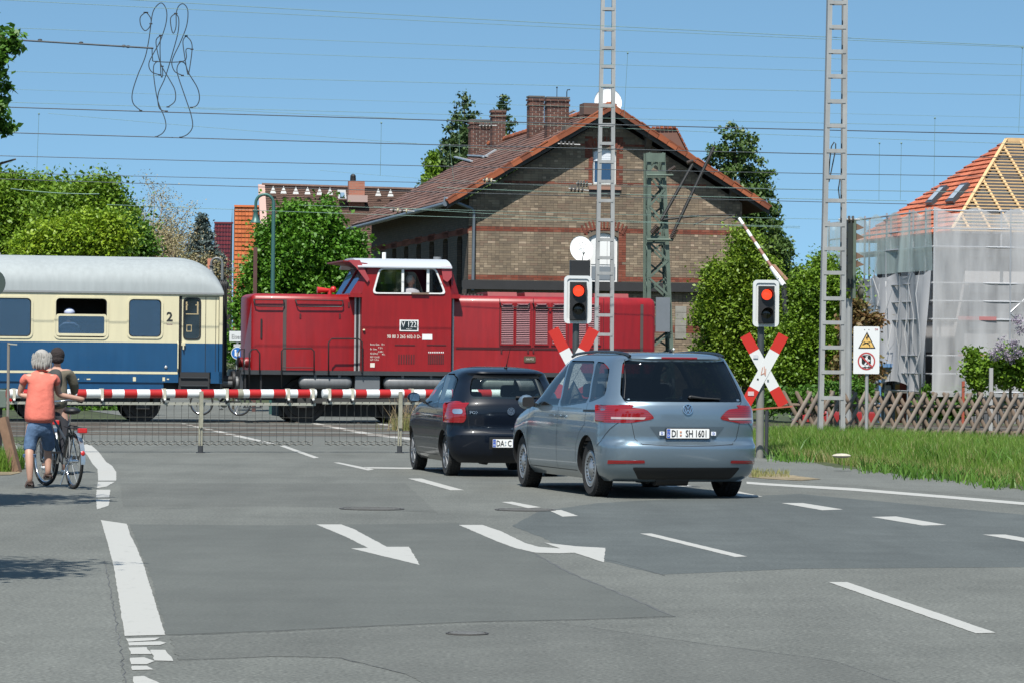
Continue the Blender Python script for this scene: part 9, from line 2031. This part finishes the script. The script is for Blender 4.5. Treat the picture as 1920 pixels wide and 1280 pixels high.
for (px, D, rz, mt, lb, base) in ((1742, 108, -62, WHB, 'small white hatchback parked behind the fence with a red tail light', -1.12), (1690, 118, 80, REDB, 'dark red parked car just showing between shelter posts and fence', -1.0), (1845, 112, 85, M('car_navy', (.012,.018,.04), .3, coat=1), 'dark parked car hidden in the greenery behind the right part of the fence', -1.05)):
    b0 = at(px, 668, D); t = thing('parked_car', lb, 'car', (b0.x, D, base), R(rz)); CS.loft([.2,.3,.45,.6,.75,.85,.92,1.0,1.1,1.2,1.3,1.38,1.42,1.45]).build('body', mt, t, smooth=40)
    for sg in (-1, 1):
        patch(CS, 'side', [(.55,.93),(2.55,.93),(1.95,1.34),(.85,1.34)], .004, 0, sg, r=.08).build('side_windows', M('pane_dark'), t, smooth=60)
        patch(CS, 'rear', [(sg*.60,.72),(sg*.76,.72),(sg*.74,.90),(sg*.60,.90)], .006, 0, 1, r=.02).build('tail_light', LAMP, t)
        for y in (.65, 2.95): mb = MB(); mb.lathe([(.001,-.08),(.2,-.09),(.30,-.08),(.31,0),(.30,.08),(.2,.09),(.001,.08)], (sg*.72, y, .30), (1,0,0), 24); mb.build('wheel', RUBBER, t, smooth=50)
    patch(CS, 'rear', [(-.60,.98),(.60,.98),(.52,1.32),(-.52,1.32)], .004, 0, 1, r=.05).build('rear_window', M('pane_dark'), t, smooth=60)
def post_obj(name, lab, px, D, py0, py1, w_, mt, base=-1.0, cat='post'):
    b0 = at(px, 668, D); t = thing(name, lab, cat, (b0.x, D, base)); z = at(px, py0, D).z-base; MB().box(-w_/2, w_/2, -w_/2, w_/2, 0, z).build('post_body', mt, t); return t
post_obj('concrete_post', 'thick pale concrete post behind the lattice fence beside the lilac', 1858.5, 80, 689, 0, .085, M('concrete_pale', (.33,.33,.32), .85), -.1)
post_obj('red_post', 'rusty red post behind the fence right of the white car', 1806.5, 90, 714, 0, .07, M('post_redbrown'), -.5)
post_obj('thin_post', 'thin dark green post behind the lattice fence near the shelter', 1726, 88, 700, 0, .035, M('case_green_black'), -.3)
b0 = at(1787, 716, 104); t = thing('yellow_hose_reel', 'small yellow object lying at the foot of the scaffold netting', 'tool', (b0.x, 104, b0.z-.15)); mb = MB(); mb.lathe([(.10,-.04),(.16,-.04),(.16,.04),(.10,.04)], (0,0,.08), (0,1,0), 16, closed=True); mb.build('reel_rim', M('tool_yellow', (.65,.40,.04), .5), t); mb = MB(); mb.bar((.1,0,.2),(.28,0,.32),.03); mb.build('reel_handle', WF, t)
b0 = at(1590, 668, 120); t = thing('red_shed', 'small red brick shed partly hidden by the shrub and rail signal', 'shed', (b0.x, 120, -1)); z = at(1600, 518, 120).z+1; MB().box(-.6, .55, 0, 3, 0, z-.5).build('wall', M('shed_brick', (.26,.10,.07), .9, var=.2), t); MB().prism([(-.8, z-.5), (.75, z-.5), (.6, z-.1), (-.7, z)], -.2, 3.2).build('roof', M('shed_roof', (.22,.06,.045), .9), t)
# picket railing behind the fence
rl = thing('iron_railing', 'thin dark iron railing behind the lattice fence in front of the parked cars', 'railing', (at(1700, 668, 96).x, 96, -.9)); pm = MB(); pm.box(-.012,.012,-.012,.012,0,1.25); me = pm.mesh('picket', STEELB)
for i in range(34): obj_from('picket', me, rl, (-.2+i*.13, 0, 0))
for z in (.3, 1.12): MB().box(-.25, 4.3, -.012, .012, z-.02, z+.02).build('rail_bar', STEELB, rl)
# stone lying in the verge and litter on the road
c = gp(1578, 851, .25); st = thing('flat_stone', 'pale flat stone lying in the grass of the verge', 'stone', (c.x, c.y, c.z-.02)); mb = MB(); mb.ball((0,0,0), .14, 1, .7, .25, 12); mb.build('stone_body', M('stone_pale', (.45,.42,.34), .9, var=.2, vs=9), st, smooth=30)
